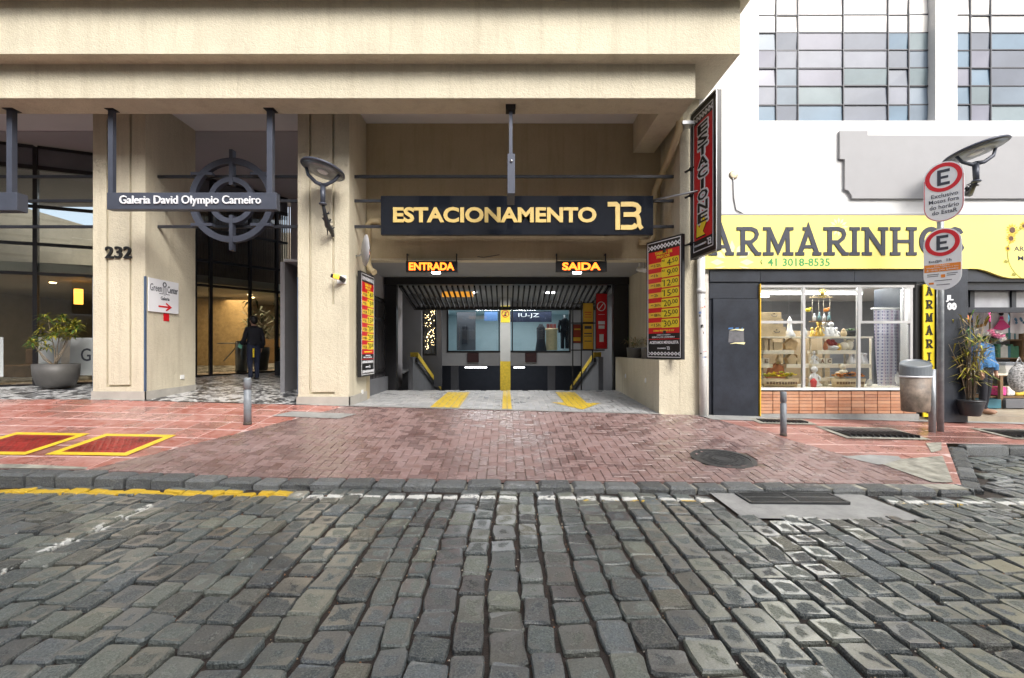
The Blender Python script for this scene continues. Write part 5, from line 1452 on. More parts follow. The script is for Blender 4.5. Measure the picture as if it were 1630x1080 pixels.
# orange sensor lamp on the middle pillar, convex mirror, camera
e = empty('beacon', (PX(543, 9.2), 9.2, PZ(446, 9.2)), 'short amber lit beacon tube sticking out of the middle pillar', 'lamp')
b = MB(); b.box(PX(537, 9.29), PX(551, 9.29), 9.272, 9.299, PZ(452, 9.29), PZ(439, 9.29)); b.build('back_plate', M_white, e)
b = MB(); b.tube([(PX(545, 9.2), 9.27, 2.94), (PX(543, 9.2), 9.16, 2.96), (PX(527, 9.1), 9.08, 3.0)], [.05, .045, .035], 10); b.build('body', M_black, e)
b = MB(); b.tube([(PX(541, 9.15), 9.12, 2.975), (PX(531, 9.1), 9.095, 2.995)], [.048, .04], 10); b.build('amber_lens', mat('amber_glow', (.8, .4, .05), .4, var=0, emis=(1, .38, .03), es=1.2), e)
e = empty('convex_mirror', (-2.85, 9.75, 3.2), 'round convex traffic mirror on the middle pillar seen edge-on', 'mirror')
Mm = Matrix.Translation((-2.80, 9.55, PZ(399, 9.55))) @ Matrix.Rotation(math.radians(118), 4, 'Z') @ Matrix.Rotation(math.radians(90), 4, 'X')
b = MB(); b.lathe((0, 0, 0), [(.0, .09), (.15, .075), (.26, .03), (.30, 0.0)], 30, M=Mm); b.build('glass', mat('mirror_glass', (.8, .82, .84), .04, metal=1, var=0), e)
b = MB(); b.lathe((0, 0, 0), [(.30, -.004), (.315, .004), (.315, -.012), (.2, -.05), (.0, -.06)], 30, M=Mm); b.build('shell', M_grelief, e)
b = MB(); b.tube([(-2.83, 9.6, 3.56), (-2.98, 9.72, 3.50), (-3.05, 9.72, 3.50)], .018, 8); b.build('arm', M_steel, e)
b = MB(); b.tube([(3.02, 10.9, 3.42), (3.10, 10.6, 3.34)], [.05, .045], 10); b.box(3.05, 3.14, 10.85, 10.95, 3.45, 3.568); o = b.build('security_camera', M_white); tag(o, 'small white security camera under the garage ceiling at right', 'camera')
# hanging cable under lintel
b = MB(); b.tube([(PX(795, 10.44) - 1.4 * 0, 10.43, 3.66), (PX(770, 10.43), 10.42, 3.60), (PX(760, 10.43), 10.43, 3.62)], .007, 5); o = b.build('loose_wire', M_text_dark); tag(o, 'short loose wire on the lintel between the two lit signs', 'wire')

# drain pipes
def pipe(pts, r, m, name, lab, cat='pipe', coup=()):
    e = empty(name, pts[-1], lab, cat)
    b = MB(); b.tube(pts, r, 14); b.build('tube', m, e)
    for c_ in coup:
        b = MB(); b.tube([(c_[0], c_[1], c_[2] - .05), (c_[0], c_[1], c_[2] + .05)], r * 1.14, 14); b.build('coupling', m, e)
    return e
xp = PX(1119, 9.18)
e = pipe([(xp - .03, 9.2, PZ(408, 9.2)), (xp - .03, 9.2, 2.4), (xp + .0, 9.2, 1.6), (xp + .02, 9.2, .3)], .072, M_pvc, 'drainpipe', 'white downpipe covered in small stickers at the joint of both buildings', coup=((xp - .028, 9.2, 2.72),))
ST = [M_text_black, M_signwhite, M_orange, M_red, mat('blue_print', (.08, .2, .5), .5, var=0)]
for i in range(26):
    z = R.uniform(1.25, 2.68); q = R.uniform(-2.6, -.6); r_ = .0735
    x_ = xp - .028 + (.03 if z < 2.0 else 0); b = MB(); s = R.uniform(.012, .03); h_ = R.uniform(.012, .035)
    pts = []
    for dq, dz_ in ((-s, -h_), (s, -h_), (s * .8, h_), (-s, h_ * .8)):
        a = q + dq / r_; pts.append((x_ + math.cos(a) * r_, 9.2 + math.sin(a) * r_, z + dz_))
    b.add(pts + [(p[0] * 1, p[1] + .001, p[2]) for p in pts], [(0, 1, 2, 3)]); b.build('sticker', R.choice(ST[:2] * 4 + ST), e, recalc=False)
pipe([(PX(604, 10.35), 10.38, PZ(352, 10.38)), (PX(592, 10.38), 10.38, PZ(352, 10.38)), (PX(586, 10.38), 10.38, PZ(357, 10.38)), (PX(586, 10.38), 10.38, PZ(420, 10.38)), (PX(590, 10.4), 10.38, PZ(430, 10.38)), (PX(596, 10.3), 10.3, PZ(434, 10.3))], .068, M_beigepvc, 'drainpipe', 'beige painted elbow pipe behind the left end of the parking sign')
pipe([(3.24, 8.95, 6.4), (3.28, 9.0, 5.75), (3.26, 9.45, 5.45), (3.24, 9.95, 5.2), (3.22, 10.3, 5.0), (3.18, 10.34, 4.4), (3.18, 10.34, 4.05), (3.12, 10.34, 3.93), (2.9, 10.34, 3.92)], .068, M_beigepvc, 'drainpipe', 'beige painted pipe running down the right corner of the garage bay')
b = MB(); b.tube([(PX(1167.5, 9.28), 9.285, PZ(283, 9.28)), (PX(1168.5, 9.28), 9.285, PZ(315, 9.28)), (PX(1172, 9.28), 9.285, PZ(334, 9.28)), (PX(1183, 9.28), 9.285, PZ(340, 9.28))], .012, 6); o = b.build('wall_cable', M_grelief); tag(o, 'thin grey cable curling down the white wall above the fascia', 'cable')
b = MB(); b.lathe((0, 0, 0), [(.09, 0), (.02, .004)], 12, M=Matrix.Translation((PX(1168, 9.28), 9.2985, PZ(279, 9.28))) @ Matrix.Rotation(math.pi / 2, 4, 'X')); o = b.build('wall_stain', mat('faint_rust_stain', (.78, .66, .46), .8, var=.05), W)
# spot under the canopy at right
b = MB(); b.box(3.30, 3.52, 8.9, 9.1, 5.80, 5.86); b.box(3.39, 3.43, 9.1, 9.3, 5.81, 5.85); o = b.build('floodlight', M_steel); tag(o, 'flat floodlight on a bracket over the projecting sign', 'lamp')

# ------------------------------------------------------------------ street lamps with disc heads
def street_lamp(c, dia, tilt, base, knee, wall, lab, mirror=1):
    e = empty('street_lamp', base, lab, 'street lamp', 'disc headed lamps on wrought iron wall brackets')
    Mt = Matrix.Translation(c) @ Matrix.Rotation(tilt, 4, 'Y') @ Matrix.Rotation(math.radians(-8), 4, 'X')
    r = dia / 2
    b = MB(); b.lathe((0, 0, 0), [(r * .92, -.015), (r, .0), (r * .97, .03), (r * .6, .07), (.0, .08)], 36, M=Mt); b.build('disc_head', M_slate, e)
    b = MB(); b.lathe((0, 0, 0), [(r * .9, -.016), (r * .5, -.03), (r * .3, -.03), (.0, -.03)], 30, M=Mt); b.build('reflector', M_galv, e)
    b = MB(); b.lathe((0, 0, 0), [(.0, -.055), (r * .20, -.05), (r * .26, -.031)], 20, M=Mt); b.build('lens', M_signwhite, e)
    k = Vector(knee)
    for s in (-1, 1):
        p = Mt @ Vector((s * r * .78, 0, -.015)); q = Mt @ Vector((s * r * .45, 0, -.22))
        b = MB(); b.tube([p, lerp(p, q, .5) + Vector((0, 0, -.03)), lerp(q, k, .45), k + Vector((0, 0, .02))], [.03, .032, .034, .04], 8, flat=.6); b.build('fork_arm', M_slate, e)
    bs = Vector(base)
    b = MB(); b.tube([k, bs], [.05, .045], 10); b.lathe(bs + Vector((0, 0, -.02)), [(.06, 0), (.075, .02), (.06, .04)], 12); b.build('stem', M_slate, e)
    w = Vector(wall)
    b = MB(); d = w - bs
    b.tube([bs, bs + d * .18 + Vector((0, 0, -.06)), bs + d * .5 + Vector((0, -.03, -.10)) * 1, bs + d * .8, w], [.03, .035, .055, .05, .03], 8)
    for i in range(10):
        t = .3 + .06 * i; p = bs + d * t; a = i * 1.7
        b.tube([p, p + Vector((math.cos(a) * .07, -.05, math.sin(a) * .06)), p + Vector((math.cos(a + 1) * .09, -.02, math.sin(a + 1) * .09)) + d * .05], [.02, .022, .006], 6)
    b.build('ornate_bracket', M_dark, e)
    return e
Yl = 8.75
street_lamp((PX(514, Yl), Yl, PZ(271, Yl)), .80, math.radians(13), (PX(514, Yl), Yl, PZ(325, Yl)), (PX(514, Yl), Yl, PZ(297, Yl)), (PX(530, 9.27), 9.28, PZ(376, 9.27)), 'disc headed lamp on the middle beige pillar')
Yl = 8.6
street_lamp((PX(1553, Yl), Yl, PZ(241, Yl)), .93, math.radians(-12), (PX(1554, Yl), Yl, PZ(289, Yl)), (PX(1553, Yl), Yl, PZ(262, Yl)), (PX(1530, 9.27), 9.28, PZ(312, 9.27)), 'disc headed lamp on the white wall behind the parking regulation signs')

# ------------------------------------------------------------------ street furniture
def bollard(x, y, h, r, lab):
    z = walk_z(x, y); e = empty('bollard', (x, y, z), lab, 'bollard', 'grey round bollards on the pavement')
    b = MB(); b.lathe((x, y, z - .02), [(r, 0), (r, h * .76), (r * .8, h * .765), (r * .8, h * .79), (r, h * .795), (r, h + .01), (r * .9, h + .022), (0, h + .024)], 18); b.build('post', M_bollard, e)
    b = MB(); b.lathe((x, y, z - .002), [(r * 1.15, 0), (r * 1.1, .02), (r * 1.02, .05)], 18); b.build('foot', mat('rusted_foot', (.07, .055, .045), .8, var=.4, vs=20), e)
def gpt(px, py, fz=walk_z): return gp(px, py, fz)
bx, by = gpt(394, 676); bollard(bx, by, .76, .058, 'grey bollard on the red paving before the gallery entrance')
bx, by = gpt(1247, 694); bollard(bx, by, .72, .048, 'grey bollard before the shop window')

def fwd(F, u, v_, d=0): return F @ Vector((u, d, v_))
# regulation sign post
e = empty('sign_post', (7.6, 8.35, .15), 'grey post with two capsule shaped parking regulation signs, letter E in a red ring', 'sign post')
px_, py_ = 7.62, 8.37
b = MB(); b.tube([(px_, py_, .12), (px_, py_, 4.75)], .05, 14); b.build('post', M_galv, e)
def capsule(F, Wd, H, off=0.0, n=16):
    r = Wd / 2; pts = []
    for i in range(n + 1): a = math.pi * i / n; pts.append((r + r * math.cos(a) , H - r + r * math.sin(a)))
    for i in range(n + 1): a = math.pi + math.pi * i / n; pts.append((r + r * math.cos(a), r + r * math.sin(a)))
    return [(lerp(r, x, 1 - off / r), lerp(H / 2, z, 1 - off / (H / 2))) for x, z in pts]
def reg_sign(Fo, Wd, H, lines, lower=False):
    F = Fo; s = empty('sign_panel', F.translation, parent=e)
    b = MB(F); b.prism(capsule(F, Wd, H), 0, .012); b.build('panel', M_signwhite, s)
    r = Wd / 2; cz_ = H - r
    b = MB(F); n = 40; b.stroke([(r + (r - .052) * math.cos(i * 2 * math.pi / n), cz_ + (r - .052) * math.sin(i * 2 * math.pi / n)) for i in range(n)], .062, -.004, -.0008, closed=True)
    if not lower:
        c = capsule(F, Wd, H, .012)[n // 2 - 2:] ; c = [p for p in capsule(F, Wd, H, .012) if p[1] < cz_ + .02]
        c = sorted([p for p in c if p[0] < r], key=lambda p: -p[1]) + sorted([p for p in c if p[0] >= r], key=lambda p: p[1]); b.stroke(c, .008, -.003, -.0008)
    b.build('red_ring', M_red, s)
    b = MB(F); hgt = Wd * .50; u0, u1 = r - Wd * .15, r + Wd * .16; z0 = cz_ - hgt / 2
    t = .048
    b.stroke([(u1, z0 + hgt - t / 2), (u0 + t / 2, z0 + hgt - t / 2), (u0 + t / 2, z0 + t / 2), (u1, z0 + t / 2)], t, -.004, -.0008); b.stroke([(u0 + t, cz_), (u1 - .02, cz_)], t * .9, -.0036, -.0008)
    for body, v0, v1, a0, a1 in lines: text(b, body, a0 * Wd, a1 * Wd, v0 * H, v1 * H, -.004, -.0008, bold=.003, res=3)
    b.build('lettering', M_text_dark, s)
    if lower:
        b = MB(F); b.box(.012, Wd - .012, -.003, -.0008, H * .30, H * .42); b.build('orange_band', M_orange, s)
        b = MB(F); text(b, 'HORÁRIO', Wd * .3, Wd * .7, H * .39, H * .41, -.006, -.0035, res=1); text(b, 'Obrigatório sempre o uso', Wd * .08, Wd * .92, H * .352, H * .38, -.006, -.0035, res=1); text(b, 'do cartão pelo aplicativo', Wd * .08, Wd * .92, H * .312, H * .342, -.006, -.0035, res=1); b.build('band_lettering', M_signwhite, s)
        b = MB(F); b.box(Wd * .15, Wd * .28, -.003, -.0008, H * .10, H * .13); b.box(Wd * .47, Wd * .58, -.003, -.0008, H * .20, H * .25); b.build('print_mark', M_orange, s)
        b = MB(F)
        for k, (a0, a1) in enumerate(((.1, .42), (.1, .40), (.62, .9), (.62, .85), (.3, .75), (.35, .7))): z_ = (.255, .225, .255, .225, .15, .08)[k] * H; b.box(Wd * a0, Wd * a1, -.0025, -.0008, z_, z_ + .012)
        b.build('fine_print', M_midgrey, s)
rv = (.545, -.838, 0)
Fq = frame((7.35, 8.40, PZ(357, 8.2) + .04), rv); reg_sign(Fq, .53, 1.02, [('Exclusivo', .41, .475, .2, .86), ('Motos fora', .32, .385, .14, .88), ('do horário', .22, .29, .16, .88), ('do EstaR', .13, .195, .22, .84)])
Fq = frame((7.35, 8.40, PZ(460, 8.2) - .02), rv); reg_sign(Fq, .50, 1.06, [('Est@R', .445, .49, .15, .50), ('1h', .455, .50, .62, .74)], True)
b = MB(); b.box(7.45, 7.68, 8.30, 8.42, 3.95, 3.99); b.box(7.45, 7.68, 8.30, 8.42, 2.95, 2.99); b.build('clamp', M_galv, e)

# litter bin on its own short post
bx, by = gpt(1484, 688)
e = empty('litter_bin', (bx, by, walk_z(bx, by)), 'grey litter bin with scuffed clear brown body beside the sign post', 'litter bin')
b = MB(); b.tube([(bx, by, walk_z(bx, by) - .02), (bx, by, 1.25)], .052, 12); b.build('post', M_galv, e)
cxb, cyb = bx - .31, by - .02; z0b = PZ(655, by); z1b = PZ(573, by)
b = MB(); b.lathe((cxb, cyb, z0b), [(.20, 0), (.215, .02), (.235, .70 * (z1b - z0b))], 24, sy=.8); b.build('body', mat('scuffed_brown_plastic', (.20, .155, .12), .5, var=.6, vs=6, dirt=.6), e)
hh = z1b - z0b
prof_M = Matrix.Translation((cxb, cyb, z0b + hh * .70))
b = MB(); n = 28; vs = []; fs = []
for i in range(n):
    q = 2 * math.pi * i / n; x_, y_ = math.cos(q) * .24, math.sin(q) * .19
    zt_ = hh * .30 - (.5 - .5 * math.sin(q)) * .10 - (.03 * math.cos(q) * -1)
    vs += [(x_, y_, 0), (x_, y_, zt_ - .02), (x_ * .93, y_ * .93, zt_), (x_ * .86, y_ * .86, zt_ - .03)]
for i in range(n):
    a = 4 * i; c_ = 4 * ((i + 1) % n)
    for k in range(3): fs.append((a + k, c_ + k, c_ + k + 1, a + k + 1))
fs.append(tuple(4 * i + 3 for i in range(n)))
b.add(vs, fs, prof_M, smooth=False); b.build('lid', mat('bin_grey_lid', (.17, .19, .21), .35, var=.1), e)
b = MB(); b.lathe((cxb, cyb, z0b + hh * .66), [(.243, 0), (.25, .015), (.243, .03)], 24, sy=.8); b.build('rim', M_signwhite, e)
b = MB(); b.box(cxb + .2, bx, by - .03, by + .03, z0b + hh * .70, z0b + hh * .76); b.box(cxb + .2, bx, by - .03, by + .03, z0b + .1, z0b + .14); b.build('bracket', M_galv, e)

# ------------------------------------------------------------------ plants
def pot(b, c, r0, r1, h, n=26): b.lathe(c, [(r0 * .9, 0), (r0, .02), (r1, h * .75), (r1, h), (r1 * .92, h), (r1 * .90, h - .06), (0, h - .06)], n)
Yp = 10.9; c0 = (PX(90, Yp), Yp, floor_z(PX(90, Yp), Yp)); c0 = (c0[0], c0[1], PZ(617, Yp))
e = empty('potted_shrub', c0, 'yellow green shrub in a round charcoal pot before the left glazing', 'plant')
b = MB(); b.lathe(c0, [(.24, 0), (.34, .06), (.41, .30), (.42, .54), (.395, .54), (.385, .48), (0, .47)], 30); b.build('pot', M_pot, e)
rr = random.Random(5)
stems = MB(); fol = MB()
base = Vector(c0) + Vector((0, 0, .47))
tips = []
for (x_, z_) in ((-.62, .62), (-.45, .78), (-.5, 1.1), (-.28, .95), (-.35, 1.3), (-.15, 1.12), (.0, 1.42), (.05, 1.15), (.16, 1.32), (.22, 1.05), (.30, 1.25), (.42, 1.0), (.45, 1.18), (.55, .92), (.3, .85), (-.1, .88), (-.3, .7), (.12, .9), (.6, 1.08), (-.62, .9), (-.05, 1.3), (.35, 1.4), (-.42, .55)):
    tips.append(base + Vector((x_ * .92, rr.uniform(-.3, .3), z_ * .78)))
for t in tips:
    sb = base + Vector((rr.uniform(-.06, .06), rr.uniform(-.06, .06), 0)); m1 = lerp(sb, t, .45) + Vector((rr.uniform(-.06, .06), 0, -.05)); stems.tube([sb, m1, t], [.018, .012, .006], 5) if len(tips) and (tips.index(t) % 4 == 0) else stems.tube([min((q for q in tips if tips.index(q) % 4 == 0), key=lambda q: (q - t).length) * .75 + base * .25, t], [.008, .005], 4)
    for k in range(34):
        a = rr.uniform(0, 6.28); el = rr.uniform(-.35, .9); d = Vector((math.cos(a) * math.cos(el), math.sin(a) * math.cos(el), math.sin(el)))
        fol.mat(0 if rr.random() < .6 else 1); fol.leaf(t + d * .01, d, rr.uniform(.13, .24), rr.uniform(.032, .05))
for k in range(9):
    stems.tube([base + Vector((.12 + .02 * k, 0, 0)), base + Vector((.08 + .025 * k, .02, .45)), base + Vector((.02 + .04 * k, .0, .85))], .006, 4)
stems.build('stems', M_bark, e); fol.build('foliage', [M_leafy, M_leaf], e, kind='stuff', recalc=False)

def blade_plant(e, c, n, h, spread, ms, ln=(.3, .5), w=.03, seed=1, stem=True, name='foliage'):
    r_ = random.Random(seed); s = MB(); f = MB()
    for i in range(n):
        a = r_.uniform(0, 6.28); q = r_.uniform(.1, 1); top = Vector(c) + Vector((math.cos(a) * spread * q, math.sin(a) * spread * q * .7, h * r_.uniform(.55, 1)))
        b0 = Vector(c) + Vector((math.cos(a) * .05, math.sin(a) * .05, 0)); mid = lerp(b0, top, .6) - Vector((math.cos(a), math.sin(a), 0)) * spread * .15
        if stem: s.tube([b0, mid, top], [.010, .008, .004], 4)
        for k in range(r_.randint(6, 11)):
            t = r_.uniform(.25, 1); p = lerp(b0, mid, t / .6) if t < .6 else lerp(mid, top, (t - .6) / .4)
            aa = r_.uniform(0, 6.28); el = r_.uniform(-.1, 1.0); d = Vector((math.cos(aa) * math.cos(el), math.sin(aa) * math.cos(el), math.sin(el)))
            f.mat(r_.randrange(len(ms))); L_ = r_.uniform(*ln); m1 = p + d * L_ * .55; e1 = p + d * L_ - Vector((0, 0, L_ * .28)); sd_ = d.cross(Vector((0, 0, 1))).normalized() * w / 2
            f.add([p, m1 + sd_, e1, m1 - sd_], [(0, 1, 3), (1, 2, 3)], smooth=False)
    if stem: s.build('stems', M_bark, e)
    f.build(name, ms, e, kind='stuff', recalc=False)
Yq = 9.02; c0 = (PX(1545, Yq), Yq, PZ(662, Yq))
e = empty('potted_palm', c0, 'tall thin leaved palm in a black plastic pot by the slate door pillar', 'plant')
b = MB(); pot(b, c0, .145, .20, .30); b.lathe((c0[0], c0[1], c0[2] + .26), [(.205, 0), (.215, .015), (.205, .04)], 24); b.build('pot', M_plpot, e)
blade_plant(e, (c0[0], c0[1], c0[2] + .27), 34, 1.75, .36, [M_leafy, M_leafy, M_leaf, M_straw], (.22, .5), .026, 8)
# dry plants on the planter wall
for i, (px, lb) in enumerate(((991, 'rear grey trough of dry spiky plants on the planter wall'), (1016, 'front grey trough of straw coloured plants on the planter wall'))):
    Yt = 11.9 - i * 1.3; xx = 3.2; z_ = 1.255
    e = empty('planter_trough', (xx, Yt, z_), lb, 'plant', 'grey planters on the planter wall')
    b = MB(); b.lathe((xx, Yt, z_), [(.16, 0), (.20, .02), (.23, .34), (.24, .38), (.21, .38), (.20, .32), (0, .32)], 18, sy=1.5 if i else 1.2, sx=.75); b.build('pot', M_pot, e)
    blade_plant(e, (xx, Yt, z_ + .32), 22, .30, .24, [M_straw, M_straw, M_leaf], (.14, .26), .012, 20 + i, stem=False)
# lobby plants
for i, (x_, y_, h_, lb) in enumerate(((-8.05, 15.7, 1.5, 'dark palm in the lobby left of the waiting person'), (-7.35, 15.9, 1.8, 'dark palm in the lobby right of the waiting person'))):
    z_ = floor_z(x_, y_); e = empty('lobby_palm', (x_, y_, z_), lb, 'plant', 'dark palms in the gallery lobby')
    b = MB(); pot(b, (x_, y_, z_), .2, .26, .75); b.build('pot', M_pot, e); blade_plant(e, (x_, y_, z_ + .7), 16, h_, .7, [M_leafd, M_leaf], (.4, .75), .07, 40 + i)
x_, y_ = -6.35, 14.3; z_ = floor_z(x_, y_); e = empty('corner_plant', (x_, y_, z_), 'low dark leafy plant in a trough beside the gallery inner wall', 'plant')
b = MB(); b.box(x_ - .5, x_ + .35, y_ - .15, y_ + .15, z_, z_ + .42); b.build('trough', M_dark, e); blade_plant(e, (x_, y_, z_ + .4), 14, .45, .45, [M_leafd, M_leaf], (.2, .35), .05, 51)
# lobby turnstile
x_, y_ = -8.25, 14.9; z_ = floor_z(x_, y_); e = empty('turnstile', (x_, y_, z_), 'steel cylinder turnstile in the lobby left of the person', 'turnstile')
b = MB(); b.lathe((x_, y_, z_), [(.17, 0), (.17, .92), (.15, .98), (0, .98)], 20); b.build('drum', M_steel, e)
b = MB(); b.tube([(x_ - .1, y_, z_ + .9), (x_ - .8, y_ + .1, z_ + .9)], .018, 8); b.tube([(x_ - .1, y_, z_ + .85), (x_ - .55, y_, z_ + .35)], .018, 8); b.build('arms', M_steel, e)

# ------------------------------------------------------------------ iron fence at the left of the ramp
e = empty('iron_fence', (-3.25, 11.8, .5), 'black iron fence on a low grey wall left of the garage ramp', 'fence')
b = MB(); b.box(-3.42, -3.20, 10.76, 13.0, .2, .86); b.build('low_wall', M_midgrey, e, bevel=.006)
for k in range(16):
    yy = 10.9 + k * .135; b = MB(); b.box(-3.32, -3.295, yy, yy + .025, .86, 2.95); b.build('bar', M_black, e, recalc=False)
for z_ in (1.0, 2.35, 2.85): b = MB(); b.box(-3.335, -3.28, 10.8, 13.05, z_, z_ + .05); b.build('rail', M_black, e)
# lattice and notice boards at right behind the gate
e = empty('metal_lattice', (2.5, 14.6, 1.2), 'thin black metal lattice right of the boutique window', 'lattice')
for x_ in (2.02, 2.28, 2.62): b = MB(); b.box(x_, x_ + .035, 14.5, 14.53, .2 if x_ < 2.6 else 1.2, 3.05); b.build('upright', M_black, e)
for z_ in (2.95, 2.37, 1.55): b = MB(); b.box(1.98, 3.0, 14.46, 14.499, z_, z_ + .035); b.build('crossbar', M_black, e)
def notice(x0, x1, z0, z1, Y, m, lab, rows, tm):
    s = empty('notice_board', ((x0 + x1) / 2, Y, z0), lab, 'sign', 'notice boards at the right of the garage ramp')
    b = MB(); b.box(x0, x1, Y, Y + .03, z0, z1); b.build('board', m, s)
    b = MB(); w = x1 - x0; h = z1 - z0; b.box(x0 - .015, x0 - .001, Y - .01, Y + .04, z0 - .015, z1 + .015); b.box(x1 + .001, x1 + .015, Y - .01, Y + .04, z0 - .015, z1 + .015); b.box(x0, x1, Y - .01, Y + .04, z1 + .001, z1 + .015); b.box(x0, x1, Y - .01, Y + .04, z0 - .015, z0 - .001); b.build('frame', M_black, s)
    b = MB()
    for f0, f1, wd_ in rows: b.box(x0 + w * (.5 - wd_ / 2), x0 + w * (.5 + wd_ / 2), Y - .004, Y - .001, z0 + h * f0, z0 + h * f1)
    b.build('print', tm, s)
    return s
Y1, Y2 = 13.9, 14.3
s = notice(PX(949, Y1), PX(966, Y1), PZ(555, Y1), PZ(468, Y1), Y1, M_red, 'tall red notice with a white prohibition ring at right of the ramp', ((.62, .625, .6), (.44, .50, .62), (.36, .42, .55), (.12, .26, .4)), M_signwhite)
b = MB(); cxn, czn = PX(957, Y1), PZ(488, Y1); b.stroke([(cxn + .115 * math.cos(i * math.pi / 12), czn + .13 * math.sin(i * math.pi / 12)) for i in range(24)], .022, Y1 - .006, Y1 - .001, closed=True); b.stroke([(cxn - .07, czn - .09), (cxn + .07, czn + .09)], .02, Y1 - .0065, Y1 - .001); b.build('prohibition_ring', M_signwhite, s)
notice(PX(928, Y2), PX(944, Y2), PZ(513, Y2), PZ(483, Y2), Y2, M_amber, 'upper yellow notice left of the tall red notice', ((.5, .54, .7), (.38, .41, .6), (.25, .28, .7)), M_red)
notice(PX(928, Y2), PX(944, Y2), PZ(556, Y2), PZ(516, Y2), Y2, M_amber, 'lower yellow notice left of the tall red notice', ((.8, .92, .7), (.6, .64, .8), (.5, .53, .8), (.3, .33, .7)), M_text_dark)
Y3 = 14.9
notice(PX(912, Y3), PX(926, Y3), PZ(546, Y3), PZ(517, Y3), Y3, mat('dark_red_print', (.30, .04, .02), .5, var=0), 'small dark red notice beside the yellow ones', ((.7, .78, .7), (.1, .3, .9)), M_amber)
for px, lb in ((753.0, 'small unlit red sign on the beam left of the column'), (845, 'small unlit red sign on the beam right of the column')):
    b = MB(); b.box(PX(px - 9, 19.9), PX(px + 9, 19.9), 19.88, 19.97, PZ(577, 19.9), PZ(562, 19.9)); o = b.build('beam_sign', mat('dark_maroon_case', (.035, .008, .010), .4, var=0)); tag(o, lb, 'sign', 'unlit signs on the garage beam')

# boutique contents
def bot(px, py, Y): return (PX(px, Y), Y, PZ(py, Y))
Yb = 21.0
e = empty('suit_mannequin', bot(899, 556, Yb), 'headless mannequin in a black trouser suit in the boutique window', 'mannequin')
c = Vector(bot(899, 556, Yb))
b = MB(); b.tube([c + Vector((-.02, 0, 1.35)), c + Vector((0, 0, 1.2)), c + Vector((0, 0, .95)), c + Vector((0, 0, .75))], [.10, .21, .17, .20], 12, flat=.6)
for s in (-1, 1): b.tube([c + Vector((s * .19, 0, 1.27)), c + Vector((s * .26, 0, 1.0)), c + Vector((s * .24, -.05, .72))], [.07, .055, .045], 8)
b.build('jacket', M_cloth_blk, e)
b = MB()
for s in (-1, 1): b.tube([c + Vector((s * .09, 0, .78)), c + Vector((s * .10, 0, .4)), c + Vector((s * .10, 0, .02))], [.11, .085, .08], 8)
b.build('trousers', M_cloth_blk, e); b = MB(); b.tube([c + Vector((0, 0, 1.3)), c + Vector((0, 0, 1.5))], [.055, .045], 8); b.build('neck', M_porcelain, e)
b = MB(); b.lathe(c + Vector((0, 0, -.02)), [(.2, 0), (.2, .02)], 16); b.build('stand', M_steel, e)
def banner(x0, x1, z0, z1, Y, m, lab, txt=None, tm=None, cat='banner'):
    s = empty('banner', ((x0 + x1) / 2, Y, z0), lab, cat); b = MB(); b.box(x0, x1, Y, Y + .02, z0, z1); b.build('cloth', m, s)
    if txt: b = MB(); text(b, txt, x0 + (x1 - x0) * .2, x1 - (x1 - x0) * .3, z0 + (z1 - z0) * .3, z1 - (z1 - z0) * .3, Y - .006, Y - .001, bold=.0, res=2); b.build('lettering', tm, s)
    return s
banner(PX(812, 21.5), PX(878, 21.5), PZ(513, 21.5), PZ(493, 21.5), 21.5, M_cloth_navy, 'dark banner with pale characters across the boutique window', 'IU-JZ', M_signwhite)
banner(PX(771, 21.5), PX(792, 21.5), PZ(511, 21.5), PZ(494, 21.5), 21.5, mat('blue_poster', (.10, .20, .42), .5, var=.1), 'small blue poster in the boutique window left of the column')
for a0, a1, b0, b1, m, lb in ((727, 757, 558, 497, M_dgrey, 'dark boutique partition with a jacket rack'), (736, 744, 548, 520, M_cloth_blk, 'black jacket on the rack')):
    b = MB(); b.box(PX(a0, 21.8), PX(a1, 21.8), 21.8 - (.1 if m is M_cloth_blk else 0), 21.9 - (.1 if m is M_cloth_blk else 0) - .002, PZ(b0, 21.8), PZ(b1, 21.8)); o = b.build('clothes_partition' if m is M_dgrey else 'hung_jacket', m, bevel=.02); tag(o, lb, 'partition' if m is M_dgrey else 'clothing')
c = Vector(bot(861, 560, 21.6)); b = MB(); b.tube([c + Vector((0, 0, 1.25)), c + Vector((0, 0, 1.05)), c + Vector((0, 0, .5)), c + Vector((0, 0, .02))], [.07, .2, .19, .26], 12, flat=.6); o = b.build('hung_dress', M_cloth_blk); tag(o, 'black dress on display right of the column in the boutique', 'clothing')
c = Vector(bot(878, 558, 21.8)); b = MB(); b.lathe(c, [(.26, 0), (.26, .9), (.3, .92), (.3, 1.0), (0, 1.0)], 16); b.build('display_stool', M_mdf); bpy.data.objects['display_stool']['label'] = 'round pale display stand in the boutique'; bpy.data.objects['display_stool']['category'] = 'stand'
for i in range(3): b = MB(); b.box(c.x - .22 + i * .15, c.x - .10 + i * .15, 21.72, 21.9, c.z + 1.005, c.z + 1.2); o = b.build('gift_box', mat('rose_box', (.22, .05, .05), .5, var=.1), bevel=.01); tag(o, ['left', 'middle', 'right'][i] + ' of the three small dark red boxes on the boutique stand', 'box', 'red boxes on the boutique stand')
rl = random.Random(3)
for nm, (xa, xb), yy, lb in (('left', (-4.9, -3.15), 16.95, 'fairy lights twinkling on the inner wall left of the ramp'),):
    b = MB()
    for i in range(70): b.ball((rl.uniform(-2.93, -2.58), 17.4, rl.uniform(1.6, 3.1)), rl.uniform(.008, .016), 5, 3)
    o = b.build('fairy_lights', M_warm, kind='stuff', recalc=False); tag(o, 'cluster of twinkling fairy lights in the corner window', 'lights')
b = MB(); b.box(-3.2, -2.4, 17.9, 18.0, .2, 3.5); b.build('inner_wall', M_dgrey, G)
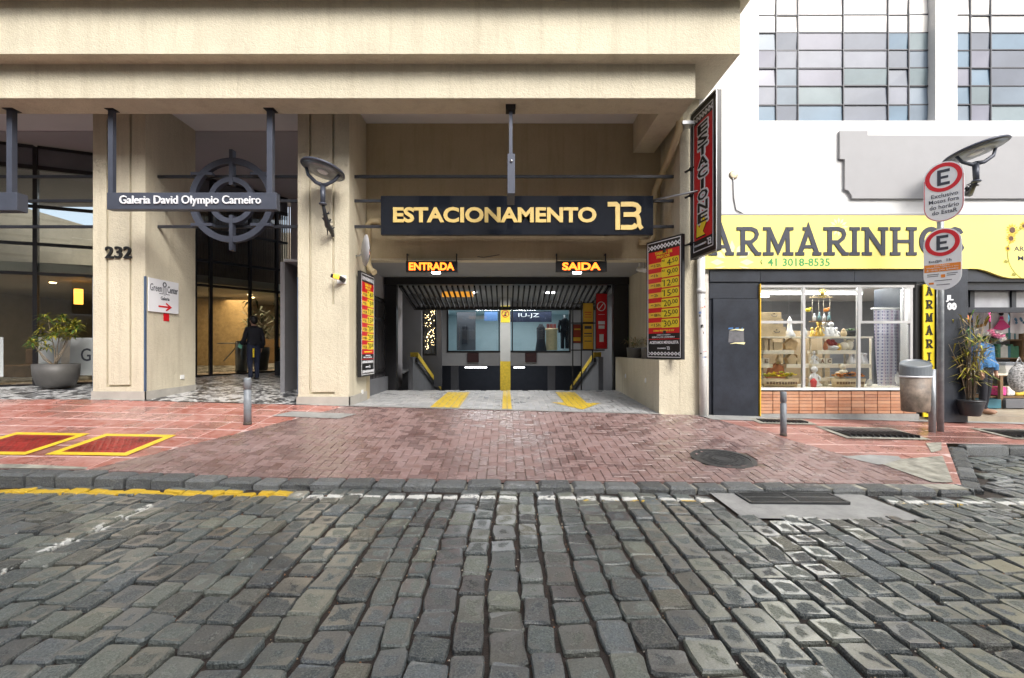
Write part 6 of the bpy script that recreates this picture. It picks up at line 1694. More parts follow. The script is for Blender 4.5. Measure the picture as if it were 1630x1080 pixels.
# ------------------------------------------------------------------ people and dressed figures
def skinned(name, joints, edges, root, m, parent=None, sub=2, loc=None):
    names = list(joints); idx = {n: i for i, n in enumerate(names)}
    o0 = Vector(loc) if loc is not None else Vector((0, 0, 0))
    me = bpy.data.meshes.new(name); me.from_pydata([tuple(Vector(joints[n][0])) for n in names], [(idx[a], idx[b]) for a, b in edges], [])
    ob = bpy.data.objects.new(name, me); col.objects.link(ob)
    md = ob.modifiers.new('skin', 'SKIN'); md.use_smooth_shade = True
    for i, n in enumerate(names):
        r = joints[n][1]; r = r if isinstance(r, tuple) else (r, r)
        me.skin_vertices[0].data[i].radius = r; me.skin_vertices[0].data[i].use_root = (n == root)
    sb = ob.modifiers.new('sub', 'SUBSURF'); sb.levels = sub; sb.render_levels = sub
    dg = bpy.context.evaluated_depsgraph_get(); m2 = bpy.data.meshes.new_from_object(ob.evaluated_get(dg))
    bpy.data.objects.remove(ob)
    m2.materials.clear(); m2.materials.append(m); m2.name = name
    for p in m2.polygons: p.use_smooth = True
    o2 = bpy.data.objects.new(name, m2); place(o2, parent, o0)
    return o2
def figure(c, yaw, label, cat, name, top, bottom, skin, hair=True, arms='lower', head=True, grp=None, nm_head=True):
    """standing figure 1.70 m; c: feet point. local x right, y forward (facing), z up"""
    e = empty(name, c, label, cat, grp)
    Rz = Matrix.Rotation(yaw, 3, 'Z')
    def W_(x, y, z): return Rz @ Vector((x, y, z))
    L = {'pelvis': ((0, 0, .93), (.15, .11)), 'belly': ((0, .01, 1.08), (.135, .10)), 'chest': ((0, .02, 1.28), (.16, .115)), 'neck0': ((0, .0, 1.42), (.07, .065)), 'neck1': ((0, .02, 1.48), (.052, .055)),
         'head0': ((0, .045, 1.545), (.068, .085)), 'head1': ((0, .035, 1.63), (.075, .095)), 'head2': ((0, .03, 1.68), (.045, .06))}
    E = [('pelvis', 'belly'), ('belly', 'chest'), ('chest', 'neck0'), ('neck0', 'neck1'), ('neck1', 'head0'), ('head0', 'head1'), ('head1', 'head2')]
    for s, n in ((-1, 'l'), (1, 'r')):
        if arms == 'reach' and s == -1:
            A_ = [((s * .17, .0, 1.37), .06), ((s * .23, .02, 1.12), .045), ((s * .21, .20, 1.02), .034), ((s * .20, .27, 1.02), (.036, .018))]
        else:
            A_ = [((s * .17, .0, 1.37), .06), ((s * .235, -.01, 1.10), .045), ((s * .225, .06, .88), .034), ((s * .22, .08, .80), (.036, .018))]
        for k, (p, r) in enumerate(A_): L['arm%s%d' % (n, k)] = (p, r)
        E += [('chest', 'arm%s0' % n)] + [('arm%s%d' % (n, k), 'arm%s%d' % (n, k + 1)) for k in range(3)]
        hand = Vector(A_[3][0]); wr = Vector(A_[2][0]); d = (hand - wr).normalized()
        for f in range(4):
            off = Vector((0, (f - 1.5) * .019 * (1 if abs(d.z) > .5 else 0), (f - 1.5) * .019 * (0 if abs(d.z) > .5 else 1)))
            ln = (.05, .058, .054, .042)[f]
            L['f%s%da' % (n, f)] = (tuple(hand + off + d * .035), .0085); L['f%s%db' % (n, f)] = (tuple(hand + off + d * (.035 + ln) + Vector((-s * .016, 0, 0))), .0065)
            E += [('arm%s3' % n, 'f%s%da' % (n, f)), ('f%s%da' % (n, f), 'f%s%db' % (n, f))]
        L['th%s' % n] = (tuple(hand + Vector((-s * .03, .02, 0)) + d * .03), .008); E.append(('arm%s3' % n, 'th%s' % n))
        hx = s * .09; step = .05 * s
        for k, (p, r) in enumerate([((hx, 0, .86), .095), ((hx * 1.1, .02 + step * .5, .48), .062), ((hx * 1.15, -.01 + step, .09), .042), ((hx * 1.2, .11 + step, .035), (.042, .03))]): L['leg%s%d' % (n, k)] = (p, r)
        E += [('pelvis', 'leg%s0' % n)] + [('leg%s%d' % (n, k), 'leg%s%d' % (n, k + 1)) for k in range(3)]
    if not head:
        for k in ('head0', 'head1', 'head2'): L.pop(k)
        E = [x for x in E if not any(h in x for h in ('head0', 'head1', 'head2'))]
    J = {k: (W_(*p), r) for k, (p, r) in L.items()}
    body = skinned('body', J, E, 'pelvis', skin, e, 2, c)
    # clothes: the body's own surface in that region, pushed outward
    segs = [(Vector(J[a][0]), Vector(J[b_][0]), a, b_) for a, b_ in E]
    def region(p):
        best = None
        for A_, B_, a, b_ in segs:
            t = max(0, min(1, (p - A_).dot(B_ - A_) / max(1e-9, (B_ - A_).length_squared))); d = (p - A_.lerp(B_, t)).length
            if best is None or d < best[0]: best = (d, a, b_)
        z = p.z
        if 'arm' in best[1] and 'arm' in best[2]:
            return 'jacket' if not (best[1][-1] == '2') else 'skin'
        if best[1].startswith('arm') or best[1].startswith('f') or best[1].startswith('th'): return 'skin'
        if 'leg' in best[2]: return 'trousers' if z > .07 and best[2][-1] in '012' or z > .10 else 'skin'
        if z > 1.45: return 'skin'
        return 'jacket' if z > .97 else 'trousers'
    me = body.data; reg = [region(v.co) for v in me.vertices]
    for nm, m_, grow in (('jacket', top, .017), ('trousers', bottom, .011)):
        fs_ = [tuple(p.vertices) for p in me.polygons if sum(reg[i] == nm for i in p.vertices) * 2 >= len(p.vertices)]
        used = sorted({i for f in fs_ for i in f}); ix = {v: k for k, v in enumerate(used)}
        hem = .03 if nm == 'jacket' else 0
        b = MB(Matrix.Translation(Vector(c)))
        hemz = lambda p: Vector((p.x, p.y, .945)) if nm == 'jacket' and p.z < 1.0 and abs((Rz.transposed() @ p).x) < .17 else p
        b.add([hemz(p) for p in [me.vertices[i].co + me.vertices[i].normal * (grow + (hem * max(0, 1 - abs(me.vertices[i].co.z - .98) / .12) if nm == 'jacket' else 0)) for i in used]], [tuple(ix[i] for i in f) for f in fs_], smooth=True)
        b.build(nm, m_, e, recalc=False)
    if head and hair:
        b = MB(); Mh = Matrix.Translation(Vector(c)) @ Matrix.Rotation(yaw, 4, 'Z')
        b.ball((0, .012, 1.655), (.098, .112, .098), 16, 10, Mh); b.ball((0, -.03, 1.61), (.09, .075, .10), 14, 8, Mh); b.build('hair', M_hair, e)
        b = MB(); b.lathe((0, 0, 0), [(.001, -.02), (.014, -.012), (.011, .012), (.001, .02)], 8, M=Mh @ Matrix.Translation((0, .142, 1.585)))
        b.build('nose', skin, e)
        for s in (-1, 1):
            b = MB(); b.ball((s * .032, .118, 1.61), (.012, .006, .008), 8, 5, Mh); b.build('eye', M_black, e)
            b = MB(); b.ball((s * .082, .03, 1.59), (.012, .02, .032), 8, 6, Mh); b.build('ear', skin, e)
        b = MB(); b.ball((0, .125, 1.545), (.024, .006, .006), 8, 4, Mh); b.build('mouth', M_terracotta, e)
    for s, n in ((-1, 'l'), (1, 'r')):
        p = L['leg%s3' % n][0]; b = MB(); Mh = Matrix.Translation(Vector(c)) @ Matrix.Rotation(yaw, 4, 'Z')
        b.ball((p[0], p[1] - .03, .045), (.052, .135, .045), 12, 7, Mh); b.build('shoe', M_black if head else M_skin, e)
    return e
Yw = 12.9; cw = (PX(404, Yw), Yw, floor_z(PX(404, Yw), Yw))
fig = figure(cw, math.radians(50), 'person in dark jacket and navy trousers seen from behind holding a pale green cloth', 'person', 'person', M_cloth_blk, M_cloth_navy, M_skin, arms='reach')
hand = Vector(cw) + Matrix.Rotation(math.radians(50), 3, 'Z') @ Vector((-.20, .29, .98))
b = MB(); b.box(-.06, .05, -.015, .015, -.12, .05, Matrix.Translation(hand) @ Matrix.Rotation(.4, 4, 'Y')); o = b.build('green_cloth', mat('pale_green_cloth', (.18, .50, .36), .8, var=.2, vs=20), bevel=.01); tag(o, 'pale green cloth held in the left hand of the person', 'cloth')
b = MB(); b.box(cw[0] + .06, cw[0] + .10, cw[1] - .17, cw[1] - .155, cw[2] + .62, cw[2] + .86); o = b.build('yellow_tag', M_yellow); tag(o, 'yellow strip hanging from the back pocket of the person', 'tag')

# clothing mannequin in the shop doorway
Ym = 9.75; cm = (PX(1566, Ym), Ym, .287)
mq = figure(cm, math.radians(195), 'headless mannequin in a denim jacket and black trousers beside the potted palm', 'mannequin', 'mannequin', M_denim, M_cloth_blk, M_skin, head=False)
e = empty('flower_bouquet', (cm[0], cm[1], cm[2] + 1.48), 'bunch of pink and white flowers topping the denim mannequin', 'flowers')
rf = random.Random(9)
def blossom(b, p, r, n=7):
    for i in range(n):
        a = i * 6.28 / n + rf.random(); el = rf.uniform(-.2, 1.0); d = Vector((math.cos(a) * math.cos(el), math.sin(a) * math.cos(el), math.sin(el))); b.leaf(Vector(p), d, r, r * .8, droop=-.1)
    b.ball(p, r * .35, 6, 4)
MP = mat('pink_petal', (.75, .30, .45), .6, var=.2, vs=20); MW = mat('white_petal', (.78, .76, .74), .6, var=.1, vs=20)
for m_, pts, nm in ((MP, [(.08, -.1, .08), (.18, -.05, .05), (.12, -.16, .02), (.02, -.12, .12), (.22, -.14, .0)], 'pink_flowers'), (MW, [(.28, -.1, .0), (.2, -.18, -.03), (.3, 0, .06), (-.05, -.1, .08)], 'white_flowers')):
    b = MB()
    for p in pts:
        for k in range(3): blossom(b, (cm[0] + p[0] + rf.uniform(-.03, .03), cm[1] + p[1], cm[2] + 1.53 + p[2] + rf.uniform(-.03, .03)), .075)
    b.build(nm, m_, e, recalc=False)
b = MB()
for k in range(70):
    a = rf.uniform(0, 6.28); el = rf.uniform(-.3, .6); d = Vector((math.cos(a) * math.cos(el), math.sin(a) * math.cos(el) * .6, math.sin(el))); b.leaf(Vector((cm[0] + .02 + d.x * .12, cm[1], cm[2] + 1.52)), d, rf.uniform(.1, .22), .06)
b.build('leaves', M_leaf, e, kind='stuff', recalc=False)

# ------------------------------------------------------------------ goods in the shop window
DY = 9.75
def gx(px, Y=DY): return PX(px, Y)
def gz(py, Y=DY): return PZ(py, Y)
SH = empty('display_shelves', (6.2, 10.0, .84), 'cream shelving with staggered boards inside the shop window', 'shelf')
def shelf(px0, px1, py0, py1, y0=9.8, y1=10.15):
    b = MB(); b.box(PX(px0, y0), PX(px1, y0), y0, y1, PZ(py1, y0), PZ(py0, y0)); b.build('board', M_cream, SH, bevel=.003)
for a in ((1207, 1390, 536, 538.5), (1216, 1264, 558, 564), (1207, 1230, 580, 586), (1252, 1288, 580, 586), (1302, 1363, 558, 564), (1293, 1335, 580, 586), (1345, 1387, 580, 586), (1306, 1345, 602, 607)): shelf(*a)
for px in (1214, 1249, 1290, 1312, 1346, 1387):
    b = MB(); b.box(PX(px, 9.99) - .012, PX(px, 9.99) + .012, 9.985, 10.03, .836, PZ(538.6, 9.8) - .001 if px not in () else 2); b.build('upright', M_cream if px in (1290, 1387) else M_alu, SH)
GR = 'goods on the cream display shelves'
def item(name, lab, cat, mb, m, bevel=0): o = mb.build(name, m, bevel=bevel); tag(o, lab, cat, GR); return o
ztop = PZ(536, 9.8) + .001
for k, (a, c_, lo, hi) in enumerate(((1209, 1250, 0, .195), (1209, 1246, .197, .36), (1211, 1243, .362, .50))):
    e = empty('wooden_case', (PX((a + c_) / 2, 9.85), 9.95, ztop + lo), ['bottom', 'middle', 'top'][k] + ' raw wood case of the stack of three on the shelf', 'box', 'stacked raw wood cases')
    b = MB(); b.box(PX(a, 9.85), PX(c_, 9.85), 9.83, 10.12, ztop + lo + .001, ztop + hi); b.build('case', M_mdf, e, bevel=.004)
    b = MB(); xm = PX(a + (c_ - a) * .66, 9.83); zm = ztop + (lo + hi) / 2; b.tube([(xm - .06, 9.825, zm + .015), (xm - .04, 9.80, zm - .015), (xm + .04, 9.80, zm - .015), (xm + .06, 9.825, zm + .015)], .006, 5); b.box(xm - .012, xm + .012, 9.822, 9.829, zm + .03, zm + .05); b.build('handle', M_iron, e)
def vase(px, y, z, prof, m=M_porcelain, lab='', name='vase', n=16, sx=1):
    b = MB(); b.lathe((PX(px, y), y, z + .001), prof, n, sx=sx); item(name, lab, 'ornament', b, m)
def figurine(px, y, z, h, m, lab, name='figurine'):
    X_ = PX(px, y); b = MB(); b.lathe((X_, y, z + .001), [(h * .24, 0), (h * .26, h * .08), (h * .16, h * .35), (h * .13, h * .55), (h * .05, h * .68)], 12); b.ball((X_, y, z + h * .82), h * .16, 10, 7)
    for s in (-1, 1): b.tube([(X_ + s * h * .10, y, z + h * .58), (X_ + s * h * .25, y - .02, z + h * .42), (X_ + s * h * .18, y - .05, z + h * .28)], [h * .06, h * .055, h * .04], 6); b.tube([(X_ + s * h * .08, y, z + h * .12), (X_ + s * h * .2, y - h * .2, z + h * .08)], [h * .09, h * .06], 6)
    item(name, lab, 'ornament', b, m)
vase(1257, 9.9, ztop, [(.10, 0), (.11, .03), (.05, .14), (.035, .3), (.045, .34), (.02, .38), (.001, .42)], lab='tall white finial ornament right of the wood cases')
for px, h, m, lb in ((1293, .20, M_goldp, 'small crouching gold figurine on the top shelf'), (1304, .34, M_goldp, 'tall gold figurine on the top shelf'), (1313, .32, M_porcelain, 'left white angel figurine on the top shelf'), (1323, .31, M_porcelain, 'middle white angel figurine on the top shelf'), (1331, .20, M_porcelain, 'small white seated figurine right of the angels')): figurine(px, 9.92, ztop, h, m, lb)
vase(1364, 9.9, ztop, [(.05, 0), (.06, .04), (.03, .1), (.01, .16), (.001, .17)], lab='small white bell ornament at the centre mullion')
# bowl with greenery
e = empty('planted_bowl', (PX(1354, 9.95), 9.95, ztop), 'dark bowl with green leaves on the top shelf', 'plant', GR)
b = MB(); b.lathe((PX(1354, 9.95), 9.95, ztop + .001), [(.08, 0), (.16, .08), (.17, .12), (.14, .12), (0, .10)], 16); b.build('bowl', M_plpot, e)
b = MB()
for k in range(40): a = rf.uniform(0, 6.28); el = rf.uniform(.0, .9); d = Vector((math.cos(a) * math.cos(el), math.sin(a) * math.cos(el), math.sin(el))); b.leaf(Vector((PX(1354, 9.95), 9.95, ztop + .11)), d, rf.uniform(.08, .17), .035)
b.build('leaves', M_leaf, e, recalc=False, kind='stuff')
# shelves below
z1_ = PZ(558, 9.8) + .001
for i, (a, c_, h) in enumerate(((1217, 1222, .26), (1225, 1230, .24), (1231, 1245, .17))):
    b = MB(); b.box(PX(a, 9.85), PX(c_, 9.85), 9.84, 10.08, z1_, z1_ + h); item('wood_box', ['thin upright', 'second upright', 'square'][i] + ' raw wood box on the upper left shelf', 'box', b, M_mdf, .004)
b = MB(); b.prism([(PX(1250, 9.9), z1_ + .02), (PX(1266, 9.9), z1_ + .0), (PX(1270, 9.9), z1_ + .16), (PX(1259, 9.9), z1_ + .25), (PX(1249, 9.9), z1_ + .14)], 9.88, 9.98); item('birdhouse', 'brown wooden birdhouse hanging at the upper left shelf end', 'ornament', b, M_wood, .004)
z2_ = PZ(580, 9.8) + .001
b = MB(); b.prism([(PX(1254, 9.9), z2_), (PX(1265, 9.9), z2_), (PX(1268, 9.9), z2_ + .12), (PX(1259, 9.9), z2_ + .22), (PX(1251, 9.9), z2_ + .12)], 9.86, 10.0); item('birdhouse', 'small raw wood birdhouse on the middle left shelf', 'ornament', b, M_mdf, .004)
e = empty('wood_box', (PX(1276, 9.9), 9.95, z2_), 'lidded raw wood box left of the centre mullion', 'box', GR)
b = MB(); b.box(PX(1269, 9.86), PX(1284, 9.86), 9.86, 10.06, z2_, z2_ + .17); b.build('body', M_mdf, e, bevel=.004); b = MB(); b.box(PX(1268, 9.86), PX(1285, 9.86), 9.85, 10.07, z2_ + .171, z2_ + .20); b.build('lid', M_mdf, e, bevel=.004)
def block(px, z, ch, lab):
    X_ = PX(px, 9.86); e = empty('letter_block', (X_, 9.9, z), lab, 'letter block', 'pale letter blocks on the shelves'); b = MB(); b.box(X_ - .06, X_ + .06, 9.86, 9.94, z, z + .12); b.build('block', M_cream, e, bevel=.003)
    b = MB(); text(b, ch, X_ - .038, X_ + .038, z + .02, z + .10, 9.853, 9.859, bold=.04, res=2); b.build('letter', M_walnut, e)
block(1209, z2_, 'A', 'letter block A at the left end of the shop window'); block(1220, z2_, 'E', 'letter block E at the left end of the shop window')
block(1301, z2_, 'L', 'pale letter block right of the centre mullion, first of three'); block(1309, z2_, 'A', 'pale letter block A right of the centre mullion'); block(1320, z2_, 'C', 'pale letter block C right of the centre mullion')
figurine(1296, 9.9, z2_ + .0, .28, M_porcelain, 'white statuette behind the letter blocks')
for i, (px, s) in enumerate(((1354, 1), (1362.5, 1.15), (1371, .95), (1377, .9))):
    vase(px, 9.9, z2_, [(.065 * s, 0), (.07 * s, .05 * s), (.03 * s, .16 * s), (.028 * s, .2 * s), (.045 * s, .22 * s), (.04 * s, .24 * s), (.02 * s, .245 * s)], lab=['leftmost', 'second', 'third', 'rightmost'][i] + ' of four white porcelain bottles on the right shelf')
vase(1314, 9.9, z1_, [(.03, 0), (.045, .06), (.02, .17), (.005, .19)], M_terracotta, 'slim pinkish vase at the left end of the upper right shelf')
b = MB(); b.lathe((PX(1326, 9.9), 9.9, z1_), [(.06, 0), (.11, .05), (.09, .09), (.03, .1)], 14); item('pot', 'white ornament pot with frilled rim on the upper right shelf', 'ornament', b, M_porcelain)
b = MB()
for k in range(8): b.ball((PX(1326, 9.9) + rf.uniform(-.08, .08), 9.9 + rf.uniform(-.04, .04), z1_ + .13 + rf.uniform(0, .06)), .045, 7, 5)
item('red_flowers', 'dark red blooms in the white pot on the upper right shelf', 'flowers', b, mat('dark_red_petal', (.35, .03, .02), .6, var=.2))
b = MB(); b.ball((PX(1343, 9.9), 9.9, z1_ + .085), (.10, .07, .085), 12, 8); b.ball((PX(1352, 9.9), 9.9, z1_ + .11), (.08, .06, .11), 12, 8); b.ball((PX(1355, 9.9), 9.87, z1_ + .2), .035, 8, 5); item('swan_ornament', 'cream rounded ornament pair on the upper right shelf', 'ornament', b, M_cream)
zf_ = .837
figurine(1296, 9.75, zf_, .42, M_porcelain, 'large white statuette on the window floor beside the centre mullion'); b = MB(); b.lathe((PX(1293, 9.66), 9.62, zf_), [(.05, 0), (.06, .12), (.02, .17), (.001, .18)], 12); item('red_ornament', 'small red and white ornament on the window floor', 'ornament', b, M_red)
b = MB()
for k in range(14): b.ball((PX(1338, 9.8) + rf.uniform(-.10, .10), 9.8 + rf.uniform(-.05, .05), zf_ + .25 + rf.uniform(-.08, .16)), rf.uniform(.035, .07), 8, 5)
b.lathe((PX(1338, 9.8), 9.8, zf_), [(.09, 0), (.11, .1), (.07, .2)], 12); item('floral_figurine', 'pale floral figurine behind the orange flower basket', 'ornament', b, M_cream)
b = MB(); b.prism([(PX(1222, 9.9), zf_ + .20), (PX(1250, 9.9), zf_ + .20), (PX(1246, 9.9), zf_ + .40), (PX(1237, 9.9), zf_ + .47), (PX(1226, 9.9), zf_ + .38)], 9.88, 10.0); b.box(PX(1222, 9.9), PX(1250, 9.9), 9.88, 10.0, zf_, zf_ + .198); item('toy_house', 'terracotta coloured toy house behind the yellow flower basket', 'ornament', b, M_terracotta, .005)
figurine(1254, 9.72, zf_ + .0, .30, M_cream, 'cream figurine right of the toy house')
def basket(px0, px1, Y, m_f, lab, labf, seed):
    x0, x1 = PX(px0, Y), PX(px1, Y); e = empty('basket', ((x0 + x1) / 2, Y, zf_), lab, 'basket', 'wooden trays of flowers on the window floor')
    b = MB(); xm = (x0 + x1) / 2; hw = (x1 - x0) / 2
    b.lathe((xm, Y, zf_), [(hw * .88, 0), (hw, .17), (hw * .96, .17), (hw * .85, .02), (0, .02)], 24, sy=.28); b.build('tray', M_mdf, e)
    b = MB()
    for k in range(11): X_ = lerp(x0 + .1, x1 - .1, k / 10); yy = Y - .28 * hw * math.sqrt(max(0, 1 - ((X_ - xm) / hw) ** 2)) - .004; b.box(X_ - .014, X_ + .014, yy - .006, yy + .02, zf_ + .06, zf_ + .11)
    b.build('cutouts', M_walnut, e)
    r_ = random.Random(seed); b = MB()
    for k in range(46):
        a = r_.uniform(0, 6.28); q = math.sqrt(r_.random()) * .9; p = Vector((xm + math.cos(a) * q * hw * .95, Y + math.sin(a) * q * hw * .25, zf_ + .20 + r_.uniform(0, .09) * (1.3 - q)))
        b.mat(0 if r_.random() < .72 else 1)
        for i in range(7): aa = i * .9 + r_.random(); el = r_.uniform(0, .9); d = Vector((math.cos(aa) * math.cos(el), math.sin(aa) * math.cos(el), math.sin(el))); b.leaf(p, d, .055, .045, droop=0)
    o = b.build('flowers', m_f, kind=None, recalc=False); tag(o, labf, 'flowers', 'flowers heaped in the wooden trays')
basket(1211, 1272, 9.62, [mat('yellow_petal', (.85, .68, .03), .6, var=.2, vs=15), mat('lime_petal', (.55, .62, .08), .6, var=.2)], 'wooden tray holding yellow flowers', 'yellow flowers heaped in the left tray', 1)
basket(1322, 1378, 9.62, [mat('orange_petal', (.80, .32, .03), .6, var=.2, vs=15), mat('dark_petal', (.06, .05, .07), .6, var=.2)], 'wooden tray holding orange flowers', 'orange and dark flowers heaped in the right tray', 2)
# hanging mobile
e = empty('hanging_mobile', (PX(1308, 9.8), 9.8, 2.1), 'little hanging shelf with bottles and paper birds in the shop window', 'ornament')
xm = PX(1307, 9.8); b = MB()
for s in (-1, 1): b.tube([(xm, 9.8, 2.82), (xm + s * .19, 9.8, 2.66)], .005, 4); b.tube([(xm + s * .18, 9.8, 2.66), (xm + s * .18, 9.8, 2.18)], .004, 4); b.tube([(xm + s * .05, 9.8, 2.66), (xm + s * .05, 9.8, 2.18)], .004, 4)
b.build('cords', M_cream, e); b = MB(); b.box(xm - .22, xm + .22, 9.78, 9.82, 2.655, 2.672); b.build('beam', M_mdf, e); b = MB(); b.box(xm - .2, xm + .2, 9.72, 9.88, 2.155, 2.178); b.build('plank', M_walnut, e)
for i in range(4): b = MB(); b.lathe((xm - .15 + i * .10, 9.78, 2.179), [(.03, 0), (.03, .09), (.012, .12), (.012, .15 + .03 * (i % 2))], 10); b.build('bottle', M_porcelain if i % 2 == 0 else mat('teal_glass', (.18, .32, .34), .2, var=0), e)
for (dx, z_, m_) in ((-.28, 2.4, M_yellow), (.09, 2.40, M_orange)): b = MB(); b.ball((xm + dx, 9.78, z_), (.06, .03, .04), 8, 5); b.ball((xm + dx + .05, 9.78, z_ + .035), .024, 6, 4); b.build('paper_bird', m_, e)
b = MB()
flw = [(xm, 9.74, 2.74)]
b.ball((xm, 9.76, 2.74), (.05, .02, .05), 10, 6); 
for i in range(12): a = i * .5236; b.leaf(Vector((xm + math.cos(a) * .04, 9.755, 2.74 + math.sin(a) * .04)), Vector((math.cos(a), 0, math.sin(a))), .07, .035, up=Vector((0, 1, 0)), droop=0)
b.build('paper_sunflower', mat('olive_felt', (.30, .22, .03), .7, var=.2), e, recalc=False)
# patterned cloth
def cloth_mat():
    m, nt, N, L = nodes_of('patterned_cotton')
    b = N.new('ShaderNodeBsdfPrincipled'); o = N.new('ShaderNodeOutputMaterial'); L.new(b.outputs[0], o.inputs[0]); g = N.new('ShaderNodeNewGeometry'); s = N.new('ShaderNodeSeparateXYZ'); L.new(g.outputs['Position'], s.inputs[0])
    f = 30.0
    a = val(nt, val(nt, s.outputs[0], 'ADD', s.outputs[2]), 'MULTIPLY', f * 1.6); c = val(nt, val(nt, s.outputs[0], 'SUBTRACT', s.outputs[2]), 'MULTIPLY', f * 1.6)
    p = val(nt, val(nt, a, 'SINE'), 'MULTIPLY', val(nt, c, 'SINE'))
    q = mapr(nt, p, .35, .6, 0, 1)
    line = mapr(nt, val(nt, val(nt, s.outputs[0], 'MULTIPLY', 42), 'SINE'), .6, .8, 0, .4)
    cc = mix(nt, q, (.72, .72, .82), (.22, .22, .42)); cc = mix(nt, line, cc, (.62, .42, .50))
    L.new(cc, b.inputs['Base Color']); b.inputs['Roughness'].default_value = .9
    return m
vs = []; fs = []; nu, nv = 40, 14
for j in range(nv + 1):
    t = j / nv; z = lerp(2.40, .86, t); 
    for i in range(nu + 1):
        u = i / nu; x0 = lerp(PX(1389, 9.7), PX(1396, 9.7), t); x1 = lerp(PX(1441, 9.7), PX(1446, 9.7), t)
        vs.append((lerp(x0, x1, u), 9.68 + .022 * math.sin(u * 19 + .6 * math.sin(t * 3)), z))
for j in range(nv):
    for i in range(nu): a = j * (nu + 1) + i; fs.append((a, a + 1, a + nu + 2, a + nu + 1))
e = empty('fabric_length', (PX(1417, 9.7), 9.7, .86), 'white patterned fabric length hanging at the right of the shop window', 'fabric')
b = MB(); b.add(vs, fs, smooth=True); b.build('cloth', cloth_mat(), e, recalc=False); b = MB(); b.tube([(PX(1386, 9.7), 9.68, 2.42), (PX(1446, 9.7), 9.68, 2.42)], .018, 8); b.build('rod', M_white, e)
b = MB(); b.lathe((0, 0, 0), [(.16, 0), (.16, .012)], 28, M=Matrix.Translation((PX(1438, 9.5), 9.52, PZ(603, 9.5))) @ Matrix.Rotation(math.pi / 2, 4, 'X')); o = b.build('round_plaque', M_porcelain); tag(o, 'white round plaque half hidden by the litter bin', 'sign')

# ------------------------------------------------------------------ goods in the doorway
def towel(px0, px1, lab, art):
    Y = 10.3; x0, x1 = PX(px0, Y), PX(px1, Y); z1 = PZ(493, Y); z0 = PZ(530, Y)
    e = empty('tea_towel', ((x0 + x1) / 2, Y, z0), lab, 'tea towel', 'printed tea towels strung across the doorway')
    n = 10; vs = []; fs = []
    for i in range(n + 1):
        u = i / n; yy = Y + .015 * math.sin(u * 8); vs += [(lerp(x0, x1, u), yy, z0 - .02 * math.sin(u * 3)), (lerp(x0, x1, u), yy, z1 - .02 * math.sin(u * math.pi))]
    for i in range(n): fs.append((2 * i, 2 * i + 2, 2 * i + 3, 2 * i + 1))
    b = MB(); b.add(vs, fs, smooth=True); b.build('cloth', M_signwhite, e, recalc=False)
    xm, zm = (x0 + x1) / 2, (z0 + z1) / 2
    if art == 0: b = MB(); b.stroke([(xm - .12, zm - .12), (xm + .05, zm - .08), (xm + .14, zm + .10)], .06, Y - .03, Y - .022); b.build('print', mat('ochre_print', (.42, .24, .06), .7, var=.3, vs=20), e)
    if art == 1:
        b = MB(); b.prism([(xm - .17, zm - .17), (xm + .02, zm - .20), (xm + .20, zm - .13), (xm + .06, zm + .02), (xm - .03, zm + .02)], Y - .03, Y - .022); b.prism([(xm - .04, zm + .03), (xm + .06, zm + .03), (xm + .04, zm + .10), (xm - .02, zm + .10)], Y - .03, Y - .022); b.build('dress_print', mat('magenta_print', (.80, .05, .28), .6, var=.1), e)
        b = MB(); b.ball((xm + .01, Y - .02, zm + .16), (.055, .004, .045), 10, 6); b.build('hair_print', M_cloth_blk, e)
    if art == 2: b = MB(); [b.ball((xm + rf.uniform(-.1, .1), Y - .02, zm + rf.uniform(-.05, .06)), (.03, .004, .03), 7, 4) for _ in range(7)]; b.build('flower_print', mat('teal_print', (.10, .25, .40), .6, var=.3, vs=20), e)
towel(1549, 1575, 'white tea towel with an ochre print, leftmost of those on the string', 0); towel(1577, 1606, 'white tea towel with a lady in a magenta dress', 1); towel(1608, 1636, 'white tea towel with blue flowers at the right photo edge', 2)
b = MB(); b.tube([(8.9, 10.3, PZ(492, 10.3)), (12.6, 10.3, PZ(494, 10.3))], .006, 5); o = b.build('string', M_cream); tag(o, 'thin string carrying the printed tea towels', 'string')
BS = empty('book_shelf', (12.2, 12.4, .3), 'brown open shelf of upright magazines at the back of the shop', 'shelf')
for z_ in (.9, 1.35, 1.82, 2.3): b = MB(); b.box(10.9, 14, 12.2, 12.5, z_, z_ + .03); b.build('board', M_walnut, BS)
for x_ in (10.88, 11.6, 12.4, 13.2): b = MB(); b.box(x_, x_ + .03, 12.19, 12.5, .3, 2.6); b.build('upright', M_walnut, BS)
bk_m = [mat('book_%s' % n, c, .6, var=.1) for n, c in (('teal', (.05, .18, .24)), ('blue', (.05, .10, .28)), ('white', (.6, .6, .58)), ('grey', (.25, .27, .3)), ('green', (.06, .2, .12)))]
for z_ in (1.38, 1.85):
    x_ = 10.95
    while x_ < 13.1:
        w_ = R.uniform(.03, .09); 
        if not any(abs(x_ - u) < .11 for u in (11.6, 12.4, 13.2)):
            b = MB(); h_ = R.uniform(.26, .38); b.box(x_, x_ + w_ - .005, 12.2, 12.42, z_ + .001, z_ + h_); m_ = R.choice(bk_m); o = b.build('magazine', m_, recalc=False); tag(o, 'upright %s magazine on the %s row of the shelf at the back of the shop' % (m_.name.split('_')[1], 'lower' if z_ < 1.5 else 'upper'), 'magazine', 'magazines on the back shelf of the shop')
        x_ += w_
T = empty('counter_table', (11.2, 10.9, .3), 'brown counter table stacked with papers in the shop', 'table')
b = MB(); b.box(10.25, 13, 10.5, 11.2, 1.02, 1.06); b.build('table_top', M_cream, T); 
